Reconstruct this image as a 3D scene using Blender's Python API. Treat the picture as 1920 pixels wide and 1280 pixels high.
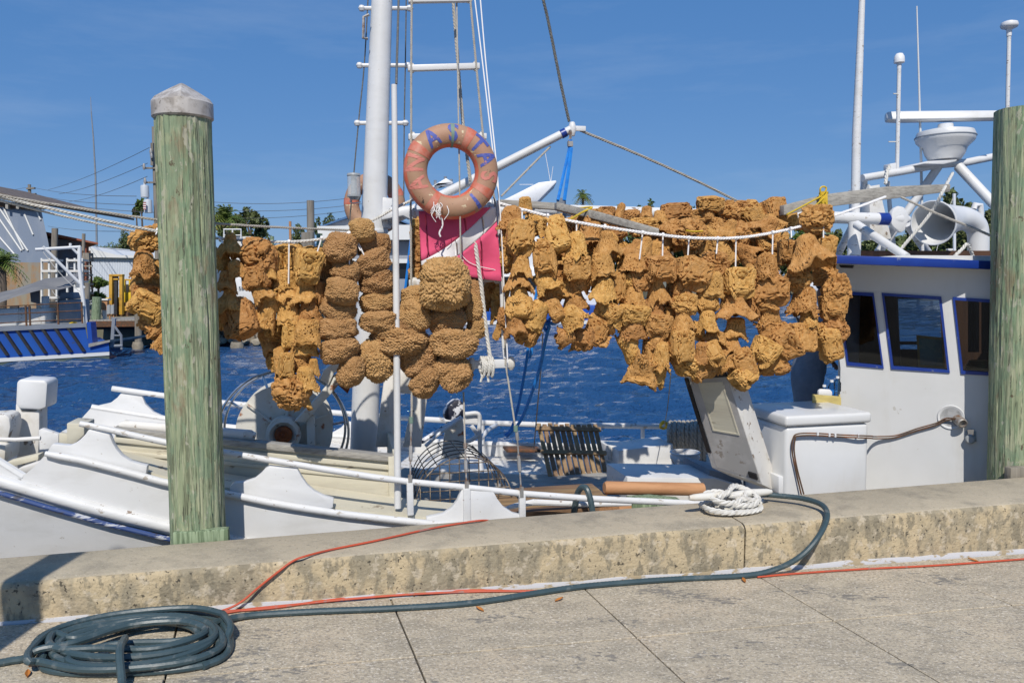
import bpy, bmesh, math, random
import numpy as np
import mathutils.noise
from mathutils import Vector, Matrix, Quaternion

random.seed(7)
RNG = np.random.RandomState(11)
scene = bpy.context.scene
for o in list(bpy.data.objects):
    bpy.data.objects.remove(o)
COL = scene.collection

# ------------------------------------------------------------------ camera
F_PX = 1500.0
PITCH = math.atan(110 / 1500.0)
ROLL = 0.010
EYE = 1.65
fwd = Vector((0, math.cos(PITCH), -math.sin(PITCH)))
r0 = Vector((1, 0, 0)); u0 = Vector((0, math.sin(PITCH), math.cos(PITCH)))
cr = r0 * math.cos(ROLL) - u0 * math.sin(ROLL)
cu = u0 * math.cos(ROLL) + r0 * math.sin(ROLL)
CAM = Vector((0, 0, EYE))
cam_data = bpy.data.cameras.new('camera')
cam_data.sensor_width = 36.0
cam_data.lens = 36.0 * F_PX / 1920.0
cam_data.clip_start = 0.05
cam_data.clip_end = 4000.0
cam = bpy.data.objects.new('camera', cam_data)
COL.objects.link(cam)
cam.matrix_world = Matrix(((cr.x, cu.x, -fwd.x, 0), (cr.y, cu.y, -fwd.y, 0), (cr.z, cu.z, -fwd.z, EYE), (0, 0, 0, 1)))
scene.camera = cam

# ------------------------------------------------------------------ light
SUN_EL = math.radians(47)
SUN_AZ = math.radians(1)      # light travels this far to the right of straight ahead
world = bpy.data.worlds.new('World')
scene.world = world
world.use_nodes = True
wn = world.node_tree
wn.nodes.clear()
w_out = wn.nodes.new('ShaderNodeOutputWorld')
w_bg = wn.nodes.new('ShaderNodeBackground')
w_sky = wn.nodes.new('ShaderNodeTexSky')
w_sky.sky_type = 'NISHITA'
w_sky.sun_disc = False
w_sky.sun_elevation = SUN_EL
w_sky.sun_rotation = math.pi + SUN_AZ
w_sky.air_density = 1.0
w_sky.dust_density = 0.2
w_sky.ozone_density = 3.0
w_sky.altitude = 0
# thin cirrus streaks, far and faint
tc = wn.nodes.new('ShaderNodeTexCoord')
mp = wn.nodes.new('ShaderNodeMapping'); mp.inputs['Scale'].default_value = (1.6, 1.6, 9.0); mp.inputs['Rotation'].default_value = (0.0, 0.12, 0.0)
nz = wn.nodes.new('ShaderNodeTexNoise'); nz.inputs['Scale'].default_value = 2.2; nz.inputs['Detail'].default_value = 7; nz.inputs['Roughness'].default_value = 0.62
mr = wn.nodes.new('ShaderNodeMapRange'); mr.inputs[1].default_value = 0.5; mr.inputs[2].default_value = 0.85; mr.inputs[3].default_value = 0.0; mr.inputs[4].default_value = 0.10
mx = wn.nodes.new('ShaderNodeMix'); mx.data_type = 'RGBA'; mx.inputs[7].default_value = (7.0, 7.6, 8.2, 1)
wn.links.new(tc.outputs['Generated'], mp.inputs[0]); wn.links.new(mp.outputs[0], nz.inputs['Vector'])
wn.links.new(nz.outputs[0], mr.inputs[0]); wn.links.new(mr.outputs[0], mx.inputs[0])
deep = wn.nodes.new('ShaderNodeMix'); deep.data_type = 'RGBA'; deep.inputs[0].default_value = 0.70; deep.inputs[7].default_value = (0.42, 1.78, 4.75, 1)
wn.links.new(w_sky.outputs[0], deep.inputs[6]); wn.links.new(deep.outputs[2], mx.inputs[6]); wn.links.new(mx.outputs[2], w_bg.inputs[0])
w_bg.inputs[1].default_value = 0.11
wn.links.new(w_bg.outputs[0], w_out.inputs[0])

sun_data = bpy.data.lights.new('sun', 'SUN')
sun_data.energy = 4.3
sun_data.angle = math.radians(0.55)
sun_data.color = (1.0, 0.945, 0.86)
sun = bpy.data.objects.new('sun', sun_data)
COL.objects.link(sun)
sdir = Vector((math.sin(SUN_AZ) * math.cos(SUN_EL), math.cos(SUN_AZ) * math.cos(SUN_EL), -math.sin(SUN_EL)))
sun.rotation_euler = sdir.to_track_quat('-Z', 'Y').to_euler()
sun.location = (0, -8, 14)

scene.view_settings.view_transform = 'Standard'
scene.view_settings.look = 'None'
scene.view_settings.gamma = 1.0
scene.view_settings.use_curve_mapping = False
scene.view_settings.exposure = 0.0
scene.cycles.max_bounces = 6
scene.cycles.transparent_max_bounces = 12
scene.cycles.caustics_reflective = False
scene.cycles.caustics_refractive = False

# ------------------------------------------------------------------ pixel layout aids (photo is 1920 x 1280)
def ray(x, y):
    return fwd + cr * ((x - 960) / F_PX) + cu * ((640 - y) / F_PX)
def P(x, y, Y):                       # point of the vertical plane Y metres ahead
    d = ray(x, y); return CAM + d * (Y / d.y)
def G(x, y, z):                       # point of the horizontal plane z
    d = ray(x, y); return CAM + d * ((z - EYE) / d.z)
KA = G(100, 1085, 0.25); KB = G(1920, 943, 0.25)
ku = Vector((KB.x - KA.x, KB.y - KA.y, 0)).normalized(); kn = Vector((-ku.y, ku.x, 0))
def V(x, y, v):                       # point of the vertical plane v metres behind the kerb's face
    d = ray(x, y); o = KA + kn * v
    return CAM + d * (((o - CAM).dot(kn)) / d.dot(kn))
def K(s, v, z):                       # kerb frame: along, across, up
    p = KA + ku * s + kn * v; return Vector((p.x, p.y, z))
def ks(p):
    return (p - KA).dot(ku)
def rp(px, p):                        # pixels to metres at a point
    return px / F_PX * (p - CAM).dot(fwd)

# ------------------------------------------------------------------ materials
MATS = {}
def M(name, col, rough=0.6, metal=0.0, layers=(), bump=(), spec=0.5, emit=None, rand=0.0, ior=None, wpos=False):
    m = bpy.data.materials.new(name); m.use_nodes = True
    nt = m.node_tree; N = nt.nodes; L = nt.links
    bs = N['Principled BSDF']
    bs.inputs['Roughness'].default_value = rough
    bs.inputs['Metallic'].default_value = metal
    bs.inputs['Specular IOR Level'].default_value = spec
    if ior: bs.inputs['IOR'].default_value = ior
    tcn = N.new('ShaderNodeNewGeometry') if wpos else N.new('ShaderNodeTexCoord')
    tco = tcn.outputs['Position'] if wpos else tcn.outputs['Object']
    def tex(kind, scale, detail, seed=0.0):
        mpn = N.new('ShaderNodeMapping')
        sc = scale if isinstance(scale, tuple) else (scale,) * 3
        mpn.inputs['Scale'].default_value = sc
        mpn.inputs['Location'].default_value = (seed * 3.7, seed * 1.3, seed * 2.1)
        L.new(tco, mpn.inputs[0])
        if kind == 'v':
            t = N.new('ShaderNodeTexVoronoi'); t.inputs['Scale'].default_value = 1.0
            L.new(mpn.outputs[0], t.inputs['Vector']); return t.outputs['Distance']
        if kind == 'w':
            t = N.new('ShaderNodeTexWave'); t.inputs['Scale'].default_value = 1.0; t.inputs['Distortion'].default_value = detail; t.inputs['Detail'].default_value = 3
            L.new(mpn.outputs[0], t.inputs['Vector']); return t.outputs['Fac']
        if kind == 'c':                         # fine grains that gather in loose clusters
            a = tex('n', scale, detail, seed); b = tex('n', tuple(k * 0.07 for k in sc), 3, seed + 5)
            m1 = N.new('ShaderNodeMath'); m1.operation = 'MULTIPLY_ADD'; m1.inputs[1].default_value = 1.3; m1.inputs[2].default_value = -0.65
            L.new(b, m1.inputs[0]); m2 = N.new('ShaderNodeMath'); m2.operation = 'ADD'; L.new(a, m2.inputs[0]); L.new(m1.outputs[0], m2.inputs[1]); return m2.outputs[0]
        t = N.new('ShaderNodeTexNoise'); t.inputs['Scale'].default_value = 1.0; t.inputs['Detail'].default_value = detail
        t.inputs['Roughness'].default_value = 0.6
        L.new(mpn.outputs[0], t.inputs['Vector']); return t.outputs['Fac']
    rgb = N.new('ShaderNodeRGB'); rgb.outputs[0].default_value = (*col, 1)
    cur = rgb.outputs[0]
    for i, ly in enumerate(layers):
        kind, scale, detail, lo, hi, c = ly[:6]
        amt = ly[6] if len(ly) > 6 else 1.0
        o = tex(kind, scale, detail, i + 1.0)
        r = N.new('ShaderNodeMapRange'); r.inputs[1].default_value = lo; r.inputs[2].default_value = hi; r.inputs[3].default_value = 0; r.inputs[4].default_value = amt
        L.new(o, r.inputs[0])
        mxn = N.new('ShaderNodeMix'); mxn.data_type = 'RGBA'; mxn.inputs[7].default_value = (*c, 1)
        L.new(r.outputs[0], mxn.inputs[0]); L.new(cur, mxn.inputs[6]); cur = mxn.outputs[2]
    if rand:
        oi = N.new('ShaderNodeObjectInfo'); hs = N.new('ShaderNodeHueSaturation')
        r = N.new('ShaderNodeMapRange'); r.inputs[3].default_value = 1 - rand; r.inputs[4].default_value = 1 + rand
        L.new(oi.outputs['Random'], r.inputs[0]); L.new(r.outputs[0], hs.inputs['Value'])
        r2 = N.new('ShaderNodeMapRange'); r2.inputs[3].default_value = 0.5 - rand * 0.05; r2.inputs[4].default_value = 0.5 + rand * 0.05
        L.new(oi.outputs['Random'], r2.inputs[0]); L.new(r2.outputs[0], hs.inputs['Hue'])
        L.new(cur, hs.inputs['Color']); cur = hs.outputs[0]
    L.new(cur, bs.inputs['Base Color'])
    prev = None
    for i, b in enumerate(bump):
        kind, scale, detail, strength, dist = b
        bn = N.new('ShaderNodeBump'); bn.inputs['Strength'].default_value = strength; bn.inputs['Distance'].default_value = dist
        L.new(tex(kind, scale, detail, 20.0 + i), bn.inputs['Height'])
        if prev: L.new(prev, bn.inputs['Normal'])
        prev = bn.outputs[0]
    if prev: L.new(prev, bs.inputs['Normal'])
    if emit:
        bs.inputs['Emission Color'].default_value = (*emit[0], 1); bs.inputs['Emission Strength'].default_value = emit[1]
    MATS[name] = m
    return m

CHIP = (0.22, 0.15, 0.10); RUST = (0.30, 0.09, 0.02)
M('white', (0.66, 0.66, 0.655), 0.42, layers=[('n', 2.2, 4, 0.45, 0.8, (0.57, 0.565, 0.54), 0.8), ('n', (3, 3, 9), 7, 0.52, 0.75, (0.50, 0.49, 0.46), 0.5), ('n', 26, 5, 0.68, 0.71, (0.38, 0.34, 0.29), 0.7)], bump=[('n', 3, 3, 0.2, 0.02), ('n', 60, 3, 0.1, 0.004)])
M('gelcoat', (0.66, 0.665, 0.665), 0.3, layers=[('n', 1.3, 4, 0.4, 0.85, (0.58, 0.58, 0.56), 0.9), ('n', (5, 5, 1.2), 5, 0.56, 0.8, (0.50, 0.47, 0.41), 0.4), ('n', 9, 6, 0.69, 0.72, (0.38, 0.34, 0.28), 0.5)], bump=[('n', 2.2, 3, 0.2, 0.03)])
M('chipped', (0.66, 0.66, 0.655), 0.5, layers=[('n', (4, 4, 8), 5, 0.5, 0.75, (0.55, 0.54, 0.51), 0.7), ('n', (12, 12, 26), 8, 0.62, 0.65, (0.36, 0.31, 0.25), 0.85), ('n', (11, 11, 40), 7, 0.655, 0.67, CHIP, 0.9)], bump=[('n', (9, 9, 30), 6, 0.4, 0.006)])
M('old_white', (0.68, 0.66, 0.62), 0.6, layers=[('n', 8, 6, 0.52, 0.7, (0.52, 0.48, 0.40), 0.8), ('n', 14, 7, 0.62, 0.65, (0.20, 0.14, 0.09), 0.9)], bump=[('n', 14, 6, 0.4, 0.006)])
M('rusty_white', (0.66, 0.64, 0.58), 0.55, layers=[('n', 5, 6, 0.5, 0.75, (0.55, 0.46, 0.32), 0.9), ('n', 9, 7, 0.59, 0.66, RUST, 1.0), ('n', 22, 6, 0.65, 0.70, (0.05, 0.03, 0.02), 0.8)], bump=[('n', 12, 6, 0.3, 0.006)])
M('cream', (0.60, 0.56, 0.44), 0.6, layers=[('n', (2, 2, 12), 6, 0.45, 0.75, (0.48, 0.44, 0.34), 0.9), ('n', (5, 5, 24), 6, 0.63, 0.67, (0.25, 0.20, 0.14), 0.9)], bump=[('n', (2, 2, 26), 5, 0.35, 0.008)])
M('wood_grey', (0.36, 0.34, 0.30), 0.85, layers=[('n', (3, 60, 60), 5, 0.4, 0.7, (0.20, 0.185, 0.165), 1.0), ('n', 4, 4, 0.5, 0.8, (0.50, 0.48, 0.43), 0.6)], bump=[('n', (4, 90, 90), 4, 0.6, 0.006)])
M('wood_plank', (0.25, 0.15, 0.075), 0.75, layers=[('n', (3, 40, 40), 5, 0.4, 0.7, (0.13, 0.075, 0.035), 1.0), ('n', 2.5, 4, 0.55, 0.8, (0.34, 0.24, 0.14), 0.7)], bump=[('n', (4, 60, 60), 4, 0.5, 0.005)], rand=0.22)
M('wood_brown', (0.26, 0.165, 0.088), 0.75, layers=[('n', (30, 30, 3), 5, 0.42, 0.72, (0.14, 0.085, 0.045), 1.0), ('n', 5, 4, 0.55, 0.75, (0.38, 0.26, 0.14), 0.7)], bump=[('n', (60, 60, 5), 4, 0.5, 0.004)], rand=0.2)
M('wood_orange', (0.48, 0.25, 0.12), 0.75, layers=[('n', (2, 20, 20), 5, 0.4, 0.7, (0.36, 0.17, 0.075), 1.0), ('n', 7, 6, 0.66, 0.69, (0.05, 0.17, 0.08), 0.9)], bump=[('n', (3, 40, 40), 4, 0.4, 0.005)])
M('pile_wood', (0.30, 0.345, 0.205), 0.85, layers=[('n', (9, 9, 0.9), 6, 0.46, 0.56, (0.19, 0.27, 0.155), 0.9), ('n', (48, 48, 3.2), 9, 0.50, 0.56, (0.42, 0.43, 0.28), 0.75), ('n', (30, 30, 2.2), 9, 0.55, 0.61, (0.135, 0.155, 0.09), 0.8), ('n', (90, 90, 5.0), 6, 0.57, 0.62, (0.045, 0.05, 0.03), 0.8), ('n', (6, 6, 2.4), 7, 0.56, 0.64, (0.24, 0.175, 0.105), 0.65), ('n', (15, 15, 7), 10, 0.52, 0.56, (0.20, 0.29, 0.18), 0.55), ('n', (22, 22, 9), 10, 0.60, 0.62, (0.46, 0.44, 0.34), 0.7), ('n', (16, 16, 11), 8, 0.66, 0.68, (0.09, 0.06, 0.035), 0.85)], bump=[('n', (70, 70, 3.0), 7, 1.0, 0.016), ('n', (14, 14, 6), 6, 0.4, 0.012)])
M('pile_pale', (0.27, 0.34, 0.21), 0.85, layers=[('n', (50, 50, 3), 6, 0.46, 0.56, (0.13, 0.18, 0.10), 1.0), ('n', (90, 90, 4), 5, 0.58, 0.64, (0.04, 0.045, 0.03), 0.8)], bump=[('n', (30, 30, 2), 5, 0.5, 0.02)])
M('pile_grey', (0.29, 0.26, 0.21), 0.9, layers=[('n', (12, 12, 0.8), 5, 0.42, 0.65, (0.15, 0.13, 0.10), 1.0)], bump=[('n', (20, 20, 1), 4, 0.5, 0.02)])
M('cap_metal', (0.44, 0.41, 0.38), 0.55, layers=[('n', 13, 8, 0.46, 0.58, (0.28, 0.25, 0.22), 0.9), ('n', 40, 5, 0.60, 0.66, (0.15, 0.13, 0.11), 0.7), ('n', (5, 5, 2), 4, 0.58, 0.7, (0.62, 0.60, 0.57), 0.8)], bump=[('n', 20, 5, 0.3, 0.005)])
M('kerb', (0.48, 0.385, 0.24), 0.9, wpos=True, layers=[('n', 2.4, 6, 0.42, 0.66, (0.40, 0.32, 0.20), 0.9), ('n', (5, 5, 2.5), 11, 0.47, 0.57, (0.24, 0.21, 0.15), 0.75), ('n', (20, 20, 9), 11, 0.51, 0.58, (0.19, 0.165, 0.115), 0.75), ('n', 1.1, 5, 0.5, 0.7, (0.54, 0.41, 0.265), 0.5), ('n', 48, 5, 0.61, 0.65, (0.055, 0.048, 0.035), 0.9), ('n', 16, 9, 0.56, 0.62, (0.57, 0.49, 0.37), 0.5)], bump=[('n', 34, 9, 0.7, 0.014), ('v', 60, 0, 0.3, 0.008), ('n', 6, 5, 0.4, 0.025)])
M('kerb_top', (0.44, 0.375, 0.27), 0.9, wpos=True, layers=[('n', 1.6, 6, 0.42, 0.68, (0.36, 0.31, 0.225), 0.9), ('n', 5, 10, 0.48, 0.64, (0.27, 0.235, 0.175), 0.75), ('n', 60, 4, 0.60, 0.70, (0.15, 0.13, 0.10), 0.6), ('n', 90, 4, 0.58, 0.68, (0.58, 0.52, 0.41), 0.5)], bump=[('n', 34, 9, 0.7, 0.010)])
M('paving', (0.50, 0.425, 0.305), 0.9, wpos=True, layers=[('n', 0.9, 6, 0.4, 0.7, (0.42, 0.36, 0.265), 0.9), ('n', (5, 9, 5), 10, 0.44, 0.62, (0.335, 0.29, 0.215), 0.8), ('n', 2.2, 5, 0.52, 0.75, (0.56, 0.45, 0.31), 0.7), ('n', 60, 7, 0.50, 0.62, (0.25, 0.21, 0.16), 0.75), ('n', 80, 4, 0.55, 0.65, (0.68, 0.61, 0.50), 0.75), ('c', (26, 52, 40), 9, 0.67, 0.72, (0.11, 0.11, 0.11), 0.62)], bump=[('n', 60, 8, 0.9, 0.008), ('n', 14, 6, 0.4, 0.012)])
M('joint', (0.10, 0.09, 0.078), 0.95)
M('flaked_paint', (0.60, 0.60, 0.62), 0.7, layers=[('n', (9, 9, 22), 6, 0.52, 0.57, (0.42, 0.34, 0.22), 1.0)])
M('hose', (0.038, 0.066, 0.076), 0.42, layers=[('n', 9, 5, 0.45, 0.7, (0.062, 0.095, 0.105), 0.8), ('n', 16, 6, 0.58, 0.66, (0.15, 0.165, 0.16), 0.6)], bump=[('n', 60, 3, 0.2, 0.003)])
M('cord_orange', (0.50, 0.078, 0.032), 0.55, layers=[('n', 10, 4, 0.5, 0.7, (0.33, 0.08, 0.05), 0.8), ('n', 5, 4, 0.62, 0.66, (0.25, 0.20, 0.18), 0.6)])
M('rope_white', (0.62, 0.60, 0.55), 0.85, layers=[('n', 30, 4, 0.5, 0.7, (0.45, 0.42, 0.36), 0.8)])
M('rope_grey', (0.40, 0.37, 0.32), 0.9, layers=[('n', 40, 4, 0.5, 0.7, (0.25, 0.23, 0.19), 0.8)])
M('rope_dark', (0.10, 0.10, 0.095), 0.85, layers=[('n', 60, 3, 0.5, 0.7, (0.22, 0.21, 0.19), 0.7)])
M('string', (0.78, 0.76, 0.74), 0.7)
M('rope_yellow', (0.62, 0.42, 0.02), 0.6, layers=[('n', 40, 3, 0.5, 0.7, (0.45, 0.30, 0.02), 0.8)])
M('rope_blue', (0.012, 0.20, 0.62), 0.55, layers=[('n', 18, 3, 0.5, 0.7, (0.01, 0.12, 0.45), 0.8)])
M('blue_paint', (0.010, 0.036, 0.23), 0.35, layers=[('n', 4, 4, 0.45, 0.75, (0.014, 0.05, 0.29), 0.8), ('n', 22, 6, 0.66, 0.70, (0.20, 0.22, 0.30), 0.6)])
M('blue_worn', (0.03, 0.065, 0.20), 0.5, layers=[('n', (9, 9, 40), 8, 0.53, 0.57, (0.55, 0.56, 0.58), 0.85), ('n', (7, 7, 30), 7, 0.56, 0.61, (0.05, 0.05, 0.06), 0.9)])
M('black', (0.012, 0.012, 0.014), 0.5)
M('rubber_dark', (0.02, 0.02, 0.022), 0.7, layers=[('n', 8, 5, 0.5, 0.7, (0.05, 0.045, 0.04), 0.8)])
M('steel', (0.55, 0.55, 0.55), 0.25, 0.9, layers=[('n', 20, 5, 0.6, 0.7, (0.32, 0.22, 0.14), 0.7)])
M('steel_dull', (0.42, 0.40, 0.37), 0.5, 0.6, layers=[('n', 20, 5, 0.52, 0.66, (0.24, 0.11, 0.04), 0.9)])
M('rust', (0.33, 0.085, 0.018), 0.8, layers=[('n', 12, 6, 0.45, 0.65, (0.12, 0.03, 0.012), 1.0)], bump=[('n', 30, 6, 0.4, 0.006)])
M('rust_stain', (0.42, 0.30, 0.18), 0.6, layers=[('n', 12, 4, 0.4, 0.7, (0.56, 0.48, 0.38), 0.9)])
M('hatch_shaded', (0.40, 0.385, 0.365), 0.6, layers=[('n', 7, 6, 0.5, 0.7, (0.52, 0.50, 0.48), 0.8), ('n', 12, 6, 0.63, 0.67, (0.24, 0.20, 0.16), 0.8)])  # white hatch face in shade, the shade mixed into its grey; chips are wear
M('rusty_dark', (0.10, 0.055, 0.03), 0.85, layers=[('n', 12, 6, 0.5, 0.65, (0.22, 0.08, 0.03), 0.9)])
M('wire', (0.10, 0.075, 0.055), 0.75, 0.2, layers=[('n', 15, 5, 0.5, 0.6, (0.42, 0.34, 0.25), 0.9)])
M('flag_red', (0.64, 0.075, 0.165), 0.85, layers=[('n', 5, 4, 0.45, 0.75, (0.70, 0.115, 0.215), 0.8)], bump=[('n', 5, 3, 0.35, 0.03), ('n', 400, 2, 0.05, 0.001)])
M('flag_white', (0.70, 0.68, 0.67), 0.85, bump=[('n', 5, 3, 0.35, 0.03)])
M('ring', (0.37, 0.215, 0.13), 0.65, layers=[('n', 5, 4, 0.45, 0.7, (0.43, 0.22, 0.15), 0.7), ('n', 13, 7, 0.62, 0.65, (0.66, 0.56, 0.36), 0.9), ('n', 26, 5, 0.665, 0.68, (0.04, 0.03, 0.025), 0.9)], bump=[('n', 16, 6, 0.4, 0.006)])
M('ring_band', (0.52, 0.125, 0.07), 0.55, layers=[('n', 9, 5, 0.5, 0.7, (0.54, 0.27, 0.20), 0.9)])
M('ring_edge', (0.56, 0.12, 0.06), 0.5, layers=[('n', 9, 5, 0.45, 0.7, (0.50, 0.24, 0.17), 0.9)])
M('ring_letter', (0.075, 0.10, 0.36), 0.6, layers=[('n', 34, 5, 0.62, 0.66, (0.52, 0.24, 0.19), 0.8)])
M('ring_letter_red', (0.58, 0.20, 0.155), 0.55, layers=[('n', 30, 5, 0.64, 0.68, (0.38, 0.23, 0.14), 0.9), ('n', 20, 5, 0.60, 0.63, (0.07, 0.10, 0.36), 0.9)])
M('sponge_yellow', (0.60, 0.325, 0.112), 0.95, spec=0.08, rand=0.17, layers=[('n', 2.2, 5, 0.42, 0.68, (0.47, 0.238, 0.072), 0.85), ('n', 9, 5, 0.50, 0.72, (0.70, 0.42, 0.175), 0.85), ('n', 3, 4, 0.56, 0.72, (0.34, 0.17, 0.055), 0.6), ('n', (16, 16, 4), 6, 0.55, 0.66, (0.40, 0.20, 0.062), 0.5)], bump=[('n', 40, 6, 0.45, 0.03), ('n', (30, 30, 6), 4, 0.35, 0.03)])
M('sponge_wool', (0.50, 0.295, 0.130), 0.95, spec=0.08, rand=0.10, layers=[('n', 4, 4, 0.42, 0.68, (0.40, 0.225, 0.09), 0.85), ('n', 20, 4, 0.5, 0.7, (0.62, 0.395, 0.20), 0.7)], bump=[('n', 60, 4, 0.5, 0.03)])
M('water', (0.015, 0.060, 0.160), 0.05, ior=1.33, bump=[('n', (1.5, 1.9, 1), 4, 1.0, 0.38), ('n', (4.0, 6.0, 1), 4, 1.0, 0.11)])
M('land', (0.20, 0.18, 0.13), 0.95, layers=[('n', 0.3, 6, 0.45, 0.65, (0.09, 0.11, 0.05), 1.0)])
M('leaf', (0.075, 0.108, 0.032), 0.7, layers=[('n', 0.35, 3, 0.4, 0.62, (0.15, 0.175, 0.055), 0.9), ('n', 1.4, 3, 0.5, 0.7, (0.045, 0.075, 0.024), 0.9)], rand=0.18)
M('leaf_bright', (0.085, 0.15, 0.022), 0.65, layers=[('n', 0.8, 3, 0.45, 0.65, (0.16, 0.20, 0.03), 0.9), ('n', 2.4, 3, 0.55, 0.7, (0.05, 0.085, 0.02), 0.9)], rand=0.15)
M('leaf_dry', (0.20, 0.16, 0.03), 0.8, layers=[('n', 2, 3, 0.45, 0.65, (0.12, 0.13, 0.03), 0.9)])
M('bark', (0.13, 0.10, 0.075), 0.9, layers=[('n', (8, 8, 2), 4, 0.45, 0.65, (0.07, 0.055, 0.04), 1.0)])
M('shed_metal', (0.20, 0.24, 0.31), 0.5, layers=[('n', (0.9, 0.9, 0.35), 5, 0.45, 0.7, (0.27, 0.30, 0.35), 0.9), ('n', (0.7, 0.7, 0.3), 5, 0.57, 0.72, (0.30, 0.18, 0.09), 0.7)])
M('shed_rust', (0.27, 0.235, 0.17), 0.7, layers=[('n', (2.5, 2.5, 0.5), 5, 0.42, 0.62, (0.32, 0.16, 0.06), 0.9), ('n', 1.2, 5, 0.5, 0.7, (0.22, 0.225, 0.215), 0.8)])
M('roof_rust', (0.26, 0.075, 0.04), 0.7, layers=[('n', 2.5, 5, 0.45, 0.7, (0.34, 0.14, 0.08), 0.9)])
M('roof_old', (0.11, 0.085, 0.07), 0.8, layers=[('n', 2.5, 5, 0.45, 0.7, (0.20, 0.16, 0.13), 0.9)])
M('corrugated', (0.60, 0.64, 0.70), 0.45, layers=[('n', (0.4, 0.4, 0.2), 4, 0.45, 0.7, (0.50, 0.55, 0.62), 0.9)])
M('roof_white', (0.70, 0.70, 0.68), 0.5)
M('far_blue', (0.016, 0.075, 0.36), 0.45, layers=[('n', (0.7, 0.7, 0.4), 5, 0.45, 0.7, (0.02, 0.11, 0.42), 0.9), ('n', 3, 6, 0.66, 0.70, (0.05, 0.07, 0.12), 0.8)])
M('far_grey', (0.20, 0.22, 0.25), 0.6, layers=[('n', 1.5, 4, 0.45, 0.7, (0.27, 0.29, 0.32), 0.9)])
M('canvas', (0.15, 0.15, 0.155), 0.9, layers=[('n', 1.2, 4, 0.45, 0.7, (0.21, 0.205, 0.20), 0.8)])
M('bottom_paint', (0.09, 0.12, 0.10), 0.6, layers=[('n', (0.6, 0.6, 3), 5, 0.5, 0.7, (0.30, 0.28, 0.22), 0.8)])
M('forklift', (0.55, 0.30, 0.03), 0.55, layers=[('n', 2.5, 6, 0.52, 0.68, (0.30, 0.15, 0.04), 0.9)])
M('forklift_yellow', (0.68, 0.45, 0.02), 0.5)
M('stone', (0.30, 0.26, 0.20), 0.9, layers=[('n', 2, 6, 0.45, 0.65, (0.17, 0.145, 0.11), 0.9)], bump=[('n', 3, 6, 0.8, 0.1)], rand=0.2)
M('pole_wood', (0.25, 0.22, 0.18), 0.9, layers=[('n', (10, 10, 0.6), 4, 0.45, 0.65, (0.14, 0.12, 0.10), 0.9)])
M('transformer', (0.50, 0.53, 0.56), 0.5)
M('roof_blue', (0.05, 0.12, 0.25), 0.5)
M('far_wall', (0.28, 0.30, 0.34), 0.7)
M('dark_window', (0.015, 0.018, 0.022), 0.12)
M('interior_wood', (0.10, 0.045, 0.022), 0.55, layers=[('n', (14, 14, 1.5), 4, 0.45, 0.65, (0.055, 0.024, 0.014), 0.9)])
M('brass', (0.62, 0.42, 0.12), 0.3, 0.9)
M('trousers', (0.17, 0.195, 0.235), 0.9, layers=[('n', 6, 4, 0.45, 0.7, (0.23, 0.255, 0.295), 0.9)], bump=[('n', (10, 10, 3), 4, 0.6, 0.03), ('n', 250, 2, 0.1, 0.001)])
M('shirt', (0.06, 0.10, 0.14), 0.85, bump=[('n', 9, 4, 0.5, 0.03)])
M('skin', (0.20, 0.085, 0.045), 0.6)
M('hair', (0.015, 0.012, 0.01), 0.7)
M('crate', (0.58, 0.47, 0.17), 0.75, layers=[('n', (3, 30, 30), 4, 0.45, 0.65, (0.45, 0.35, 0.12), 0.9)])
M('picture_teal', (0.10, 0.30, 0.32), 0.4, layers=[('n', 9, 4, 0.50, 0.56, (0.20, 0.38, 0.36), 0.9), ('n', 6, 3, 0.60, 0.64, (0.55, 0.45, 0.30), 0.9)])
M('gold_frame', (0.42, 0.29, 0.10), 0.45, 0.3)
M('paint_flaking', (0.70, 0.70, 0.72), 0.55, layers=[('n', 6, 6, 0.50, 0.53, (0.012, 0.014, 0.03), 1.0)])
M('plastic_white', (0.72, 0.72, 0.72), 0.4, layers=[('n', 5, 5, 0.55, 0.75, (0.58, 0.56, 0.52), 0.7)])
M('grey_plastic', (0.33, 0.35, 0.36), 0.45)
M('red_dull', (0.30, 0.06, 0.05), 0.6)
M('leaf_fallen', (0.42, 0.16, 0.03), 0.8)
M('tape_green', (0.16, 0.24, 0.19), 0.6)

def glass(name, tint, refl):
    m = bpy.data.materials.new(name); m.use_nodes = True
    nt = m.node_tree; N = nt.nodes; N.clear()
    out = N.new('ShaderNodeOutputMaterial'); mxs = N.new('ShaderNodeMixShader'); tr = N.new('ShaderNodeBsdfTransparent'); gl = N.new('ShaderNodeBsdfGlossy')
    fr = N.new('ShaderNodeFresnel'); fr.inputs[0].default_value = refl
    tr.inputs[0].default_value = (*tint, 1); gl.inputs['Roughness'].default_value = 0.02
    nt.links.new(fr.outputs[0], mxs.inputs[0]); nt.links.new(tr.outputs[0], mxs.inputs[1]); nt.links.new(gl.outputs[0], mxs.inputs[2]); nt.links.new(mxs.outputs[0], out.inputs[0])
    MATS[name] = m
glass('glass', (0.62, 0.66, 0.68), 1.45)
def frosted(name, col, mixf):
    m = bpy.data.materials.new(name); m.use_nodes = True
    nt = m.node_tree; N = nt.nodes; N.clear()
    out = N.new('ShaderNodeOutputMaterial'); mxs = N.new('ShaderNodeMixShader'); tr = N.new('ShaderNodeBsdfTransparent'); df = N.new('ShaderNodeBsdfDiffuse')
    df.inputs[0].default_value = (*col, 1); mxs.inputs[0].default_value = mixf
    nt.links.new(tr.outputs[0], mxs.inputs[1]); nt.links.new(df.outputs[0], mxs.inputs[2]); nt.links.new(mxs.outputs[0], out.inputs[0]); MATS[name] = m
frosted('frosted', (0.62, 0.66, 0.68), 0.5)
glass('clear_plastic', (0.75, 0.88, 0.92), 1.35)

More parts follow.
